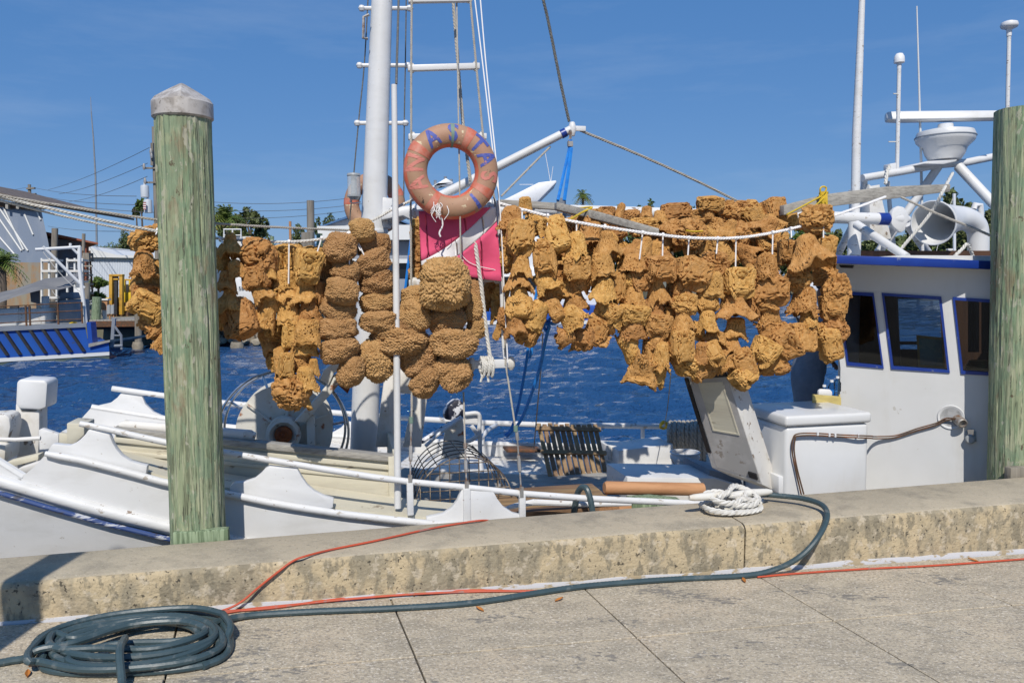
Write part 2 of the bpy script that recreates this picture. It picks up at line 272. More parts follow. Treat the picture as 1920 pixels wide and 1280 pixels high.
# ------------------------------------------------------------------ mesh building
class MB:
    def __init__(self): self.v = []; self.f = []
    def add(self, vs, fs):
        b = len(self.v); self.v += [Vector(p) for p in vs]; self.f += [tuple(i + b for i in f) for f in fs]; return self
    def quadbox(self, a, b, c, d, off):        # a solid: quad abcd pushed by the vector off
        vs = [a, b, c, d] + [p + off for p in (a, b, c, d)]
        return self.add(vs, [(0, 1, 2, 3), (7, 6, 5, 4), (0, 4, 5, 1), (1, 5, 6, 2), (2, 6, 7, 3), (3, 7, 4, 0)])
    def box(self, c, ax, ay, az):              # centre and three half-axis vectors
        c = Vector(c); vs = [c + ax * i + ay * j + az * k for k in (-1, 1) for j in (-1, 1) for i in (-1, 1)]
        return self.add(vs, [(0, 2, 3, 1), (4, 5, 7, 6), (0, 1, 5, 4), (2, 6, 7, 3), (0, 4, 6, 2), (1, 3, 7, 5)])
    def abox(self, c, sx, sy, sz):
        return self.box(c, Vector((sx / 2, 0, 0)), Vector((0, sy / 2, 0)), Vector((0, 0, sz / 2)))
    def kbox(self, s0, s1, v0, v1, z0, z1):    # box in the kerb frame
        return self.quadbox(K(s0, v0, z0), K(s1, v0, z0), K(s1, v1, z0), K(s0, v1, z0), Vector((0, 0, z1 - z0)))
    def prism(self, pts, off):                 # polygon extruded
        n = len(pts); vs = list(pts) + [p + off for p in pts]
        fs = [tuple(range(n)), tuple(range(2 * n - 1, n - 1, -1))] + [(i, i + n, (i + 1) % n + n, (i + 1) % n) for i in range(n)]
        return self.add(vs, fs)
    def tube(self, pts, rad, seg=8, cap=True, closed=False):
        pts = [Vector(p) for p in pts]; n = len(pts)
        rs = rad if isinstance(rad, (list, tuple)) else [rad] * n
        vs = []; up = None
        for i, p in enumerate(pts):
            if closed: t = pts[(i + 1) % n] - pts[i - 1]
            else: t = pts[min(i + 1, n - 1)] - pts[max(i - 1, 0)]
            t.normalize()
            if up is None:
                up = Vector((0, 0, 1)) if abs(t.z) < 0.9 else Vector((1, 0, 0))
            sx = t.cross(up)
            if sx.length < 1e-6: sx = t.orthogonal()
            sx.normalize(); sy = sx.cross(t).normalized(); up = sy
            for k in range(seg):
                a = 2 * math.pi * k / seg
                vs.append(p + (sx * math.cos(a) + sy * math.sin(a)) * rs[i])
        fs = []
        for i in range(n if closed else n - 1):
            j = (i + 1) % n
            for k in range(seg):
                k2 = (k + 1) % seg
                fs.append((i * seg + k, i * seg + k2, j * seg + k2, j * seg + k))
        if cap and not closed:
            fs.append(tuple(reversed(range(seg)))); fs.append(tuple(range((n - 1) * seg, n * seg)))
        return self.add(vs, fs)
    def rope(self, pts, r, pitch=None, per=6):  # three laid strands
        pts = resample([Vector(p) for p in pts], (pitch or r * 6) / per)
        fr = frames(pts); pitch = pitch or r * 6; d = 0
        for s in range(3):
            d = 0; q = []
            for i, p in enumerate(pts):
                if i: d += (pts[i] - pts[i - 1]).length
                a = 2 * math.pi * (d / pitch + s / 3)
                q.append(p + (fr[i][0] * math.cos(a) + fr[i][1] * math.sin(a)) * r * 0.5)
            self.tube(q, r * 0.56, 5)
        return self
    def lathe(self, prof, c, axis=Vector((0, 0, 1)), seg=24, sx=1.0, ref=None, cap=True):
        axis = axis.normalized(); x = (ref - axis * ref.dot(axis)).normalized() if ref else axis.orthogonal().normalized(); y = axis.cross(x)
        vs = []
        for r, h in prof:
            for k in range(seg):
                a = 2 * math.pi * k / seg
                vs.append(Vector(c) + axis * h + (x * math.cos(a) * sx + y * math.sin(a)) * max(r, 1e-4))
        fs = []
        for i in range(len(prof) - 1):
            for k in range(seg):
                k2 = (k + 1) % seg
                fs.append((i * seg + k, i * seg + k2, (i + 1) * seg + k2, (i + 1) * seg + k))
        if cap:
            fs.append(tuple(reversed(range(seg)))); fs.append(tuple(range((len(prof) - 1) * seg, len(prof) * seg)))
        return self.add(vs, fs)
    def sheet(self, rows, thick=None):          # rows of points, optional thickness vector
        n = len(rows[0]); m = len(rows)
        vs = [p for r in rows for p in r]
        fs = [(i * n + j, i * n + j + 1, (i + 1) * n + j + 1, (i + 1) * n + j) for i in range(m - 1) for j in range(n - 1)]
        if thick is None: return self.add(vs, fs)
        N0 = len(vs); vs2 = vs + [p + thick for p in vs]
        fs2 = fs + [tuple(reversed([a + N0 for a in f])) for f in fs]
        ring = [j for j in range(n)] + [i * n + n - 1 for i in range(1, m)] + [(m - 1) * n + j for j in range(n - 2, -1, -1)] + [i * n for i in range(m - 2, 0, -1)]
        for a, b in zip(ring, ring[1:] + ring[:1]): fs2.append((b, a, a + N0, b + N0))
        return self.add(vs2, fs2)

def resample(pts, step):
    out = [pts[0].copy()]; 
    for a, b in zip(pts, pts[1:]):
        n = max(1, int(round((b - a).length / step)))
        for i in range(1, n + 1): out.append(a.lerp(b, i / n))
    return out
def frames(pts):
    up = None; out = []
    n = len(pts)
    for i in range(n):
        t = (pts[min(i + 1, n - 1)] - pts[max(i - 1, 0)]).normalized()
        if up is None: up = Vector((0, 0, 1)) if abs(t.z) < 0.9 else Vector((1, 0, 0))
        sx = t.cross(up); sx = sx.normalized() if sx.length > 1e-6 else t.orthogonal().normalized()
        sy = sx.cross(t).normalized(); up = sy; out.append((sx, sy))
    return out
def smooth(pts, k=6):                            # Catmull-Rom
    pts = [Vector(p) for p in pts]
    if len(pts) < 3: return pts
    q = [pts[0] * 2 - pts[1]] + pts + [pts[-1] * 2 - pts[-2]]; out = []
    for i in range(1, len(q) - 2):
        a, b, c, d = q[i - 1:i + 3]
        for j in range(k):
            t = j / k
            out.append(0.5 * ((2 * b) + (c - a) * t + (2 * a - 5 * b + 4 * c - d) * t * t + (3 * b - a - 3 * c + d) * t ** 3))
    out.append(pts[-1]); return out
def VP(lst): return [V(*p) for p in lst]
def sag(a, b, drop, n=14):
    return [a.lerp(b, i / n) - Vector((0, 0, drop * 4 * (i / n) * (1 - i / n))) for i in range(n + 1)]

WPOS = {}
def tag(o, label=None, cat=None, group=None, kind=None):
    if label: o['label'] = label
    if cat: o['category'] = cat
    if group: o['group'] = group
    if kind: o['kind'] = kind
    return o
def thing(name, label, cat, loc, group=None):
    o = bpy.data.objects.new(name, None); COL.objects.link(o)
    o.empty_display_size = 0.1
    o.location = loc; WPOS[o.name] = Vector(loc)
    return tag(o, label, cat, group)
def emit(name, mb, mat, parent=None, angle=35, bevel=0.0, seg=2, label=None, flat=False):
    vs = mb.v; xs = [p.x for p in vs]; ys = [p.y for p in vs]; zs = [p.z for p in vs]
    org = Vector(((min(xs) + max(xs)) / 2, (min(ys) + max(ys)) / 2, min(zs)))
    me = bpy.data.meshes.new(name)
    me.from_pydata([tuple(p - org) for p in vs], [], mb.f)
    if bevel or not flat:
        bm = bmesh.new(); bm.from_mesh(me)
        bmesh.ops.recalc_face_normals(bm, faces=bm.faces)
        if bevel:
            es = [e for e in bm.edges if len(e.link_faces) == 2 and e.calc_face_angle(0) > 0.6]
            bmesh.ops.bevel(bm, geom=es, offset=bevel, segments=seg, affect='EDGES', profile=0.5, clamp_overlap=True)
        bm.to_mesh(me); bm.free()
    if not flat:
        me.shade_smooth(); me.set_sharp_from_angle(angle=math.radians(angle))
    for mm in (mat if isinstance(mat, (list, tuple)) else [mat]): me.materials.append(MATS[mm])
    o = bpy.data.objects.new(name, me); COL.objects.link(o)
    WPOS[o.name] = org
    if parent:
        o.parent = parent; o.location = org - WPOS[parent.name]
    else: o.location = org
    if label: o['label'] = label
    return o
def solo(name, mb, mat, label, cat, group=None, kind=None, **k):
    return tag(emit(name, mb, mat, **k), label, cat, group, kind)
def struct(name, mb, mat, **k):
    return tag(emit(name, mb, mat, **k), kind='structure')
UPZ = Vector((0, 0, 1))
def T(lst, r, seg=8, sm=False, mb=None, px=True):   # tube through (x,y,v) pixel points, radius in pixels
    pts = VP(lst)
    if isinstance(r, (list, tuple)): rs = [rp(a, p) if px else a for a, p in zip(r, pts)]
    else: rs = [rp(r, p) if px else r for p in pts]
    if sm:
        k = 6; n = len(pts); q = smooth(pts, k)
        rs = [np.interp(i / (len(q) - 1), np.linspace(0, 1, n), rs) for i in range(len(q))]; pts = q; rs = [float(a) for a in rs]
    return (mb or MB()).tube(pts, rs, seg)
def text_mesh(s, size, bold=0.0):
    c = bpy.data.curves.new('lettering', 'FONT'); c.body = s; c.size = size; c.align_x = 'CENTER'; c.align_y = 'CENTER'; c.resolution_u = 3; c.offset = bold * size
    o = bpy.data.objects.new('lettering', c); COL.objects.link(o)
    dg = bpy.context.evaluated_depsgraph_get(); me = bpy.data.meshes.new_from_object(o.evaluated_get(dg))
    bm = bmesh.new(); bm.from_mesh(me); bmesh.ops.triangulate(bm, faces=bm.faces); bmesh.ops.subdivide_edges(bm, edges=bm.edges, cuts=3, use_grid_fill=True)
    vs = [v.co.copy() for v in bm.verts]; bm.verts.index_update(); fs = [tuple(v.index for v in f.verts) for f in bm.faces]
    bm.free(); bpy.data.meshes.remove(me); bpy.data.objects.remove(o); bpy.data.curves.remove(c)
    return vs, fs
# ================================================================== SETTING
def zg(s): return 0.045 - 0.02 * max(-4.0, min(9.0, s))
def vback(s): return 0.43 + 0.025 * max(-3, min(8, s))
WATER_Z = -1.15

# --- paving slabs with recessed joints
JL = [((735, 1145), (705, 1280)), ((1105, 1115), (1165, 1260)), ((1440, 1085), (1650, 1280)), ((1765, 1065), (1915, 1150))]
js = []
for (x0, y0), (x1, y1) in JL:
    a = G(x0, y0, 0.0); js.append(ks(a))
step = (js[3] - js[0]) / 3.0
lines = [js[0] - step * k for k in range(5, 0, -1)] + js + [js[3] + step * k for k in range(1, 5)]
SL = 0.10
cross = [-0.012, -0.70, -1.75, -2.80, -3.85, -4.9, -5.95]
promenade = MB().quadbox(K(-9, -6, -0.02 + zg(-9)), K(12, -6, -0.02 + zg(12)), K(12, -0.002, -0.02 + zg(12)), K(-9, -0.002, -0.02 + zg(-9)), Vector((0, 0, -0.4)))
promenade.quadbox(K(-60, -60, 0.0), K(60, -60, 0.0), K(60, -6.0, 0.0), K(-60, -6.0, 0.0), Vector((0, 0, -0.4)))
prom = struct('promenade', promenade, 'joint', flat=True)
for i in range(len(lines) - 1):
    for j in range(len(cross) - 1):
        va, vb = cross[j], cross[j + 1]
        g = 0.004
        def sp(k, v): return lines[k] - SL * (v)
        pts = []
        dz = random.uniform(-0.0015, 0.0015)
        for (k, v, gs, gv) in ((i, va, g, -g), (i + 1, va, -g, -g), (i + 1, vb, -g, g), (i, vb, g, g)):
            s = sp(k, v) + gs
            pts.append(K(s, v + gv, zg(s) + dz))
        mb = MB().quadbox(*pts, Vector((0, 0, -0.02)))
        emit('slab', mb, 'paving', prom, bevel=0.003, seg=1)

# --- kerb: long cast blocks, joint where the photo has it
sj = ks(V(1397, 1020, 0))
kerb_root = thing('kerb', None, None, K(0, 0.2, 0)); kerb_root['kind'] = 'structure'
for a, b in ((-14, sj - 5.9), (sj - 5.9, sj), (sj, sj + 6.1), (sj + 6.1, 16)):
    n = 14; rows = []
    prof = []
    def col(s):
        zb = zg(s) - 0.15; vb = vback(s); zt = 0.25
        return [K(s, 0.012, zb), K(s, 0.0, zt - 0.035), K(s, 0.006, zt - 0.018), K(s, 0.018, zt - 0.007), K(s, 0.04, zt), K(s, vb - 0.03, zt), K(s, vb - 0.008, zt - 0.008), K(s, vb, zt - 0.03), K(s, vb, zt - 0.5)]
    cols = [col(a + 0.005 + (b - a - 0.010) * i / n) for i in range(n + 1)]
    m = len(cols[0]); vs = [p for c in cols for p in c]
    fs = [(i * m + j, i * m + (j + 1) % m, (i + 1) * m + (j + 1) % m, (i + 1) * m + j) for i in range(n) for j in range(m)]
    fs += [tuple(range(m)), tuple(reversed(range(n * m, (n + 1) * m)))]
    o = emit('kerb_block', MB().add(vs, fs), ['kerb', 'kerb_top'], kerb_root, angle=50)
    for p in o.data.polygons:
        p.material_index = 1 if p.normal.z > 0.75 else 0
mb = MB()
for a, b in ((-8, sj), (sj, 10)):
    n = 60; rows = [[], []]
    for i in range(n + 1):
        s = a + (b - a) * i / n; h = 0.026 + 0.006 * math.sin(s * 9) + random.uniform(-0.004, 0.004)
        rows[0].append(K(s, -0.004, zg(s) - 0.01)); rows[1].append(K(s, -0.003, zg(s) + h * (0.5 + 0.1 * max(0, s))))
    mb.sheet(rows, kn * 0.012)
emit('paint_line', mb, 'flaked_paint', kerb_root)
sw = MB().quadbox(K(-14, 0.30, -4), K(16, 0.30, -4), K(16, 0.40, -4), K(-14, 0.40, -4), Vector((0, 0, 4.0)))
struct('seawall', sw, 'kerb')

# --- water: one displaced sheet, finer near the quay
def make_water():
    nr, nc = 620, 430
    Y = 4.0 * (900 / 4.0) ** (np.linspace(0, 1, nr) ** 1.0)
    S = np.linspace(-1.25, 1.25, nc)
    yy, ss = np.meshgrid(Y, S, indexing='ij')
    xx = ss * (yy + 4.0)
    dx = (S[1] - S[0]) * (yy + 4.0); dy = np.gradient(Y)[:, None] * np.ones_like(xx)
    zz = np.zeros_like(xx)
    r = np.random.RandomState(5)
    for k in range(64):
        lam = 0.26 * (2.2 / 0.26) ** (k / 63.0)
        ang = math.radians(82 + r.normal(0, 24))
        kx, ky = math.cos(ang) * 2 * math.pi / lam, math.sin(ang) * 2 * math.pi / lam
        amp = 0.0042 * lam ** 0.75
        samp = np.maximum(np.abs(dx * math.cos(ang)), np.abs(dy * math.sin(ang)))
        fade = np.clip((lam / samp - 2.0) / 2.5, 0, 1)
        ph = kx * xx + ky * yy + r.uniform(0, 6.28) + 0.8 * np.sin(0.21 * xx + r.uniform(0, 6)) + 0.8 * np.sin(0.17 * yy + r.uniform(0, 6))
        grp = 0.75 + 0.5 * np.sin(xx * r.uniform(0.1, 0.5) + yy * r.uniform(0.1, 0.5) + r.uniform(0, 6))
        w = np.sin(ph); w = np.sign(w) * np.abs(w) ** 0.85 + 0.25 * np.cos(2 * ph)
        zz += amp * fade * grp * w * 2.9
    vs = np.stack([xx, yy, zz], -1).reshape(-1, 3)
    idx = np.arange(nr * nc).reshape(nr, nc)
    q = np.stack([idx[:-1, :-1], idx[:-1, 1:], idx[1:, 1:], idx[1:, :-1]], -1).reshape(-1, 4)
    me = bpy.data.meshes.new('water'); me.from_pydata(vs.tolist(), [], q.tolist())
    me.shade_smooth(); me.materials.append(MATS['water'])
    o = bpy.data.objects.new('water', me); COL.objects.link(o); o.location = (0, 0, WATER_Z); o['kind'] = 'structure'
make_water()

# --- far bank
LZ = 0.12
def land(name, pts, z, mat='land'):
    mb = MB().prism([Vector((x, y, z)) for x, y in pts], Vector((0, 0, -4)))
    return struct(name, mb, mat, flat=True)
land('bank', [(-400, 37.5), (-17.5, 37.5), (-13.2, 38.5), (-11.2, 41.5), (-8, 62), (-2, 75), (8, 120), (30, 150), (500, 170), (1800, 1500), (-1800, 1500)], LZ)

# --- mooring piles by the kerb
def pile(name_label, base, top, r0_, r1_, cap=False, collar=None, group='mooring piles along the kerb', wob=1.0, mat='pile_wood'):
    t = thing('mooring_pile', name_label, 'piling', base, group)
    n = 90; seg = 150; vs = []
    ax = (top - base)
    ks_ = sum(ord(ch) for ch in name_label) * 0.37
    checks = [(random.uniform(0, 6.28), random.uniform(0.1, 0.9), random.uniform(0.10, 0.30), random.uniform(0.006, 0.014)) for _ in range(26)]
    for i in range(n + 1):
        f = i / n; c = base + ax * f; r = r0_ + (r1_ - r0_) * f
        for k in range(seg):
            a = 2 * math.pi * k / seg; ca, sa = math.cos(a), math.sin(a)
            g = mathutils.noise.noise(Vector((ca * 9, sa * 9, f * 5 + ks_))) * 0.006 + mathutils.noise.noise(Vector((ca * 24, sa * 24, f * 9 + ks_))) * 0.004
            rr = r * (1 + 0.012 * wob * math.sin(3 * a + 2.2 * f) + 0.008 * math.sin(7 * a + 9 * f)) + g
            for (ca_, cf, cl_, cd_) in checks:
                da = abs((a - ca_ - 0.12 * math.sin(f * 20 + ca_) + math.pi) % (2 * math.pi) - math.pi)
                if da < 0.045 and abs(f - cf) < cl_: rr -= cd_ * (1 - da / 0.045) * (1 - abs(f - cf) / cl_)
            vs.append(c + Vector((ca * rr, sa * rr, 0)))
    fs = [(i * seg + k, i * seg + (k + 1) % seg, (i + 1) * seg + (k + 1) % seg, (i + 1) * seg + k) for i in range(n) for k in range(seg)]
    fs += [tuple(reversed(range(seg))), tuple(range(n * seg, (n + 1) * seg))]
    emit('post', MB().add(vs, fs), mat, t, angle=50)
    return t
vl = vback(0.4) + 0.17
lb = V(372, 1015, vl); lt = V(343, 222, vl); ext = (lt - lb).normalized()
rL = rp(48.5, lb); rT = rp(50, lt)
t = pile('green weathered round mooring post with a pale pyramid cap', lb - ext * 2.2, lt, rL, rT)
cap = MB(); rc = rp(54.5, lt); h0 = rp(27, lt)
prof = [(rc * 0.93, -0.01), (rc * 1.0, 0.0), (rc * 1.0, h0 * 0.96), (rc * 0.97, h0 * 1.06), (rc * 0.75, h0 * 1.40), (rc * 0.50, h0 * 1.76), (rc * 0.25, h0 * 2.10), (rc * 0.07, h0 * 2.34), (0.003, h0 * 2.38)]
vs = []; seg = 72
for r_, h_ in prof:
    q = min(1, max(0, (h_ - h0 * 0.98) / (h0 * 0.45)))
    for k in range(seg):
        a = 2 * math.pi * k / seg; a_ = a + math.radians(115)
        f = (1 - q) + q * 0.84 / max(abs(math.cos(a_)), abs(math.sin(a_)))
        vs.append(lt + Vector((math.cos(a) * r_ * f, math.sin(a) * r_ * f, h_)))
fs = [(i * seg + k, i * seg + (k + 1) % seg, (i + 1) * seg + (k + 1) % seg, (i + 1) * seg + k) for i in range(len(prof) - 1) for k in range(seg)] + [tuple(reversed(range(seg))), tuple(range((len(prof) - 1) * seg, len(prof) * seg))]
emit('cap', MB().add(vs, fs), 'cap_metal', t, angle=22)
cb = V(377, 1022, vl - rL * 0.9)
emit('collar', MB().box(cb + Vector((0.005, 0.0, 0.035)), ku * rp(49, cb), kn * 0.03, Vector((0, 0, 0.055))), 'pile_pale', t, bevel=0.006)
for (px, py) in ((343, 212), (343, 231), (326, 413), (385, 445), (455, 600)):
    pass
vr = vback(5.7) + 0.19
rb = V(1903, 900, vr); rt = V(1916, 206, vr)
ext = (rt - rb).normalized()
t = pile('thick green mooring post without a cap at the wheelhouse side', rb - ext * 2.0, rt, rp(46, rb), rp(45, rt))
emit('collar', MB().box(V(1915, 893, vr - rp(40, rb)) + Vector((0, 0, 0.03)), ku * rp(30, rb), kn * 0.03, Vector((0, 0, 0.045))), 'pile_grey', t, bevel=0.006)
# a pile on the promenade just outside the frame: only its shadow on the kerb is in the photograph
pc = V(38, 1120, 0.0) - Vector((math.sin(SUN_AZ), math.cos(SUN_AZ), 0)) * 1.9
pile('green mooring post beside the coil of hose, only its shadow in view', Vector((pc.x, pc.y, -0.4)), Vector((pc.x, pc.y, 3.05)), 0.085, 0.085)

# ================================================================== FAR SIDE
def leaf_cloud(c, rad, n, size, clumps=22, seed=0, drop=0.0):
    r = np.random.RandomState(seed)
    cl = r.normal(0, 1, (clumps, 3)); cl /= np.linalg.norm(cl, axis=1)[:, None]; cl *= (r.uniform(0.25, 1.0, (clumps, 1)) ** 0.6)
    cl[:, 2] = np.where(cl[:, 2] < -0.5, -0.5, cl[:, 2])
    cr_ = r.uniform(0.16, 0.34, clumps)
    k = r.randint(0, clumps, n)
    d = r.normal(0, 1, (n, 3)); d /= np.linalg.norm(d, axis=1)[:, None]
    p = cl[k] * 0.82 + d * (cr_[k] * r.uniform(0.5, 1.05, n))[:, None]
    p = p * np.array(rad) + np.array(c)
    a = r.normal(0, 1, (n, 3)); a /= np.linalg.norm(a, axis=1)[:, None]
    b = np.cross(a, r.normal(0, 1, (n, 3))); b /= np.linalg.norm(b, axis=1)[:, None]
    s = size * r.uniform(0.6, 1.3, (n, 1))
    vs = np.stack([p - a * s, p + b * s * 0.5, p + a * s, p - b * s * 0.5], 1).reshape(-1, 3)
    fs = np.arange(n * 4).reshape(n, 4)
    mb = MB(); mb.v = [Vector(x) for x in vs.tolist()]; mb.f = [tuple(f) for f in fs.tolist()]
    return mb
def tree(px0, px1, ytop, ybot, Y, label, n=2200, mat='leaf', group='trees on the far bank', size=None, seed=0, base=None):
    a = P(px0, ybot, Y); b = P(px1, ytop, Y)
    c = Vector(((a.x + b.x) / 2, Y, (a.z + b.z) / 2)); rx = abs(b.x - a.x) / 2; rz = abs(b.z - a.z) / 2
    t = thing('tree', label, 'tree', (c.x, Y, LZ), group)
    tr = MB().tube([Vector((c.x, Y, LZ - 0.3)), Vector((c.x + rx * 0.05, Y, c.z * 0.5)), Vector((c.x, Y, c.z + rz * 0.2))], [0.035 * rz + 0.12, 0.03 * rz + 0.09, 0.04], 8)
    rr = random.Random(seed)
    for k in range(6):
        q = Vector((c.x + rr.uniform(-0.7, 0.7) * rx, Y + rr.uniform(-0.6, 0.6) * rx, c.z + rr.uniform(-0.2, 0.6) * rz))
        tr.tube([Vector((c.x, Y, c.z - rz * rr.uniform(0.3, 0.9))), q], [0.07 + 0.015 * rz, 0.03], 6)
    emit('trunk', tr, 'bark', t)
    emit('crown', leaf_cloud(c, (rx, rx * 0.8, rz), n, size or max(0.12, rz * 0.075), 26, seed), mat, t, flat=True)
def palm(px, ytop, ybase, Y, spread, label, n=34, mat='leaf_bright', seed=0, group='palms on the far bank', thatch=True):
    r = random.Random(seed)
    top = P(px, ytop, Y); base = P(px, ybase, Y)
    t = thing('palm_tree', label, 'palm', (base.x, Y, base.z), group)
    emit('trunk', MB().tube([base, base.lerp(top, 0.5) + Vector((0.08, 0, 0)), top], [0.17, 0.14, 0.15], 10), 'bark', t)
    mb = MB(); dry = MB()
    for k in range(n):
        a = r.uniform(0, 6.283); el = r.uniform(-0.5, 1.25); L = spread * r.uniform(0.75, 1.1)
        d = Vector((math.cos(a), math.sin(a), 0)); tgt = dry if el < -0.2 and thatch else mb
        p = [top + d * (L * f * math.cos(el) * (1 - 0.15 * f)) + Vector((0, 0, L * (f * math.sin(el) - 0.55 * f * f))) for f in (0, 0.25, 0.5, 0.75, 1)]
        side = d.cross(UPZ)
        for i in range(1, 5):                      # fan of leaflets hung off each stem
            for s_ in (-1, 1):
                for h in (0.0, 0.5):
                    q = p[i - 1].lerp(p[i], h)
                    ll = L * 0.30 * (1.15 - 0.16 * i)
                    tip = q + side * s_ * ll * 0.8 + (p[i] - p[i - 1]).normalized() * ll * 0.6 - Vector((0, 0, ll * 0.35))
                    w = (p[i] - p[i - 1]).normalized() * ll * 0.13
                    tgt.add([q - w, q + w, tip], [(0, 1, 2)])
        tgt.tube(p, 0.012, 4)
    emit('fronds', mb, mat, t, flat=True)
    if dry.v: emit('dead_fronds', dry, 'leaf_dry', t, flat=True)

# --- big leaning metal shed
def Pl(lst, Y): return [P(x, y, Y) for x, y in lst]
sh = thing('metal_shed', 'tall blue grey metal shed with leaning rusty wall behind the blue boat', 'shed', P(20, 610, 50))
D = Vector((-6.0, 9, 0))
emit('wall', MB().prism(Pl([(-140, 372), (76, 388), (90, 452), (97, 492), (-140, 492)], 50), D), 'shed_metal', sh)
emit('lower_wall', MB().prism(Pl([(-140, 492), (97, 492), (104, 540), (108, 612), (-140, 612)], 50), D), 'shed_rust', sh)
for (x0, y0, x1, y1) in ((0, 392, 52, 470), (46, 402, 62, 440), (6, 388, 44, 468), (-14, 392, 40, 470), (-40, 400, 30, 480), (70, 398, 76, 412)):
    emit('batten', MB().tube([P(x0, y0, 49.95), P(x1, y1, 49.95)], 0.05, 6), 'roof_white', sh)
emit('roof', MB().prism(Pl([(-160, 320), (0, 361), (93, 383), (92, 387), (0, 368), (-160, 328)], 49.2), Vector((0, 11, 0))), 'roof_old', sh)
emit('eave_beam', MB().prism(Pl([(-160, 368), (72, 396), (70, 384), (-160, 360)], 49.8), Vector((0, 0.15, 0))), 'rusty_dark', sh)
for x in (10, 30, 56, 68):
    emit('rafter', MB().prism(Pl([(x, 378), (x + 5, 379), (x + 5, 392), (x, 391)], 49.6), Vector((0, 0.6, 0))), 'wood_grey', sh)
ln = thing('lean_to', 'low blue grey lean-to with red rusted roof beside the tall shed', 'shed', P(130, 610, 52))
emit('wall', MB().prism(Pl([(84, 446), (154, 452), (154, 612), (84, 612)], 53), Vector((-4.5, 6, 0))), 'shed_metal', ln)
emit('roof', MB().prism(Pl([(83, 434), (184, 455), (184, 458), (83, 439)], 52), Vector((-5.5, 8, 0))), 'roof_rust', ln)
emit('post', MB().prism(Pl([(154, 456), (162, 457), (162, 612), (154, 612)], 52.4), Vector((0, 0.3, 0))), 'roof_rust', ln)
# --- white corrugated warehouse
wh = thing('warehouse', 'white corrugated warehouse with low gable behind the forklift', 'warehouse', P(250, 590, 72))
rows = [[], []]
a0 = P(158, 480, 72); a1 = P(345, 484, 72); zb = LZ - 0.1
for i in range(241):
    q = a0.lerp(a1, i / 240); off = 0.05 * (1 if (i // 2) % 2 else 0)
    rows[0].append(Vector((q.x, q.y - off, zb))); rows[1].append(Vector((q.x, q.y - off, q.z)))
emit('corrugated_wall', MB().sheet(rows), 'corrugated', wh, flat=True)
emit('roof', MB().prism(Pl([(150, 479), (163, 461), (180, 468), (219, 478), (350, 482), (350, 485), (150, 482)], 71.6), Vector((0, 25, 0))), 'roof_white', wh)
emit('side_wall', MB().abox(((a0.x + a1.x) / 2, 86, (a0.z + zb) / 2), a1.x - a0.x, 26, a0.z - zb - 0.1), 'roof_white', wh)
# --- utility poles, mast, wires
def upole(px, ytop, Y, w, label):
    t = thing('utility_pole', label, 'utility pole', P(px, 606, Y), 'wooden utility poles')
    top = P(px - 2, ytop, Y); base = P(px + 8, 606, Y)
    emit('pole', MB().tube([base, top], [w, w * 0.8], 10), 'pole_wood', t)
    return t, top
up, utop = upole(290, 238, 46, 0.13, 'tall utility pole with two transformers behind the capped post')
m = MB()
for (y, x0, x1) in ((315, 269, 297), (342, 272, 300)):
    emit('crossarm', MB().prism(Pl([(x0, y - 1.5), (x1, y - 1.5), (x1, y + 1.5), (x0, y + 1.5)], 45.8), Vector((0, 0.12, 0))), 'pole_wood', up)
emit('riser_board', MB().prism(Pl([(282, 268), (287, 268), (287, 310), (282, 310)], 45.7), Vector((0, 0.15, 0))), 'pole_wood', up)
for (x, y, w, h) in ((272, 360, 7.5, 20), (278, 388, 7.5, 22)):
    c = P(x, y + h / 2, 45.6); tr = MB().lathe([(rp(w, c), 0), (rp(w, c), rp(h, c)), (rp(w * 0.9, c), rp(h + 2, c)), (rp(2, c), rp(h + 3, c)), (rp(1.6, c), rp(h + 9, c))], c, seg=14)
    emit('transformer', tr, 'transformer', up)
m = MB()
for (x, y) in ((270, 313), (272, 340), (284, 292), (283, 285)):
    c = P(x, y, 45.6); emit('insulator', MB().lathe([(0.06, -0.15), (0.09, 0), (0.05, 0.18)], c, seg=8), 'steel_dull', up)
fl = P(271, 382, 45.2); n = 7
m = MB(); m2 = MB()
for i in range(n):
    (m if i % 2 == 0 else m2).prism(Pl([(268, 379 + i * 2), (273, 379 + i * 2), (274, 381 + i * 2), (269, 381 + i * 2)], 45.2), Vector((0, 0.03, 0)))
ft = thing('small_flag', 'tiny red and white striped flag under the transformers', 'flag', P(271, 393, 45.2))
emit('red_stripes', m, 'red_dull', ft); emit('white_stripes', m2, 'flag_white', ft)
u2, utop2 = upole(57, 346, 95, 0.22, 'distant utility pole above the roof of the tall shed')
emit('crossarm', MB().prism(Pl([(49, 352), (64, 351), (64, 354), (49, 355)], 94.7), Vector((0, 0.3, 0))), 'pole_wood', u2)
emit('crossarm', MB().prism(Pl([(54, 363), (66, 362), (66, 365), (54, 366)], 94.7), Vector((0, 0.3, 0))), 'pole_wood', u2)
rt_ = thing('radio_mast', 'very thin tall radio mast standing alone in the blue sky', 'mast', P(184, 600, 160))
emit('lattice', MB().tube([P(184, 600, 160), P(179, 330, 160), P(175, 258, 160), P(171, 210, 160)], [0.22, 0.17, 0.13, 0.10], 6), 'far_grey', rt_)
emit('aerial', MB().tube([P(171, 210, 160), P(170, 182, 160)], [0.07, 0.04], 6), 'steel_dull', rt_)
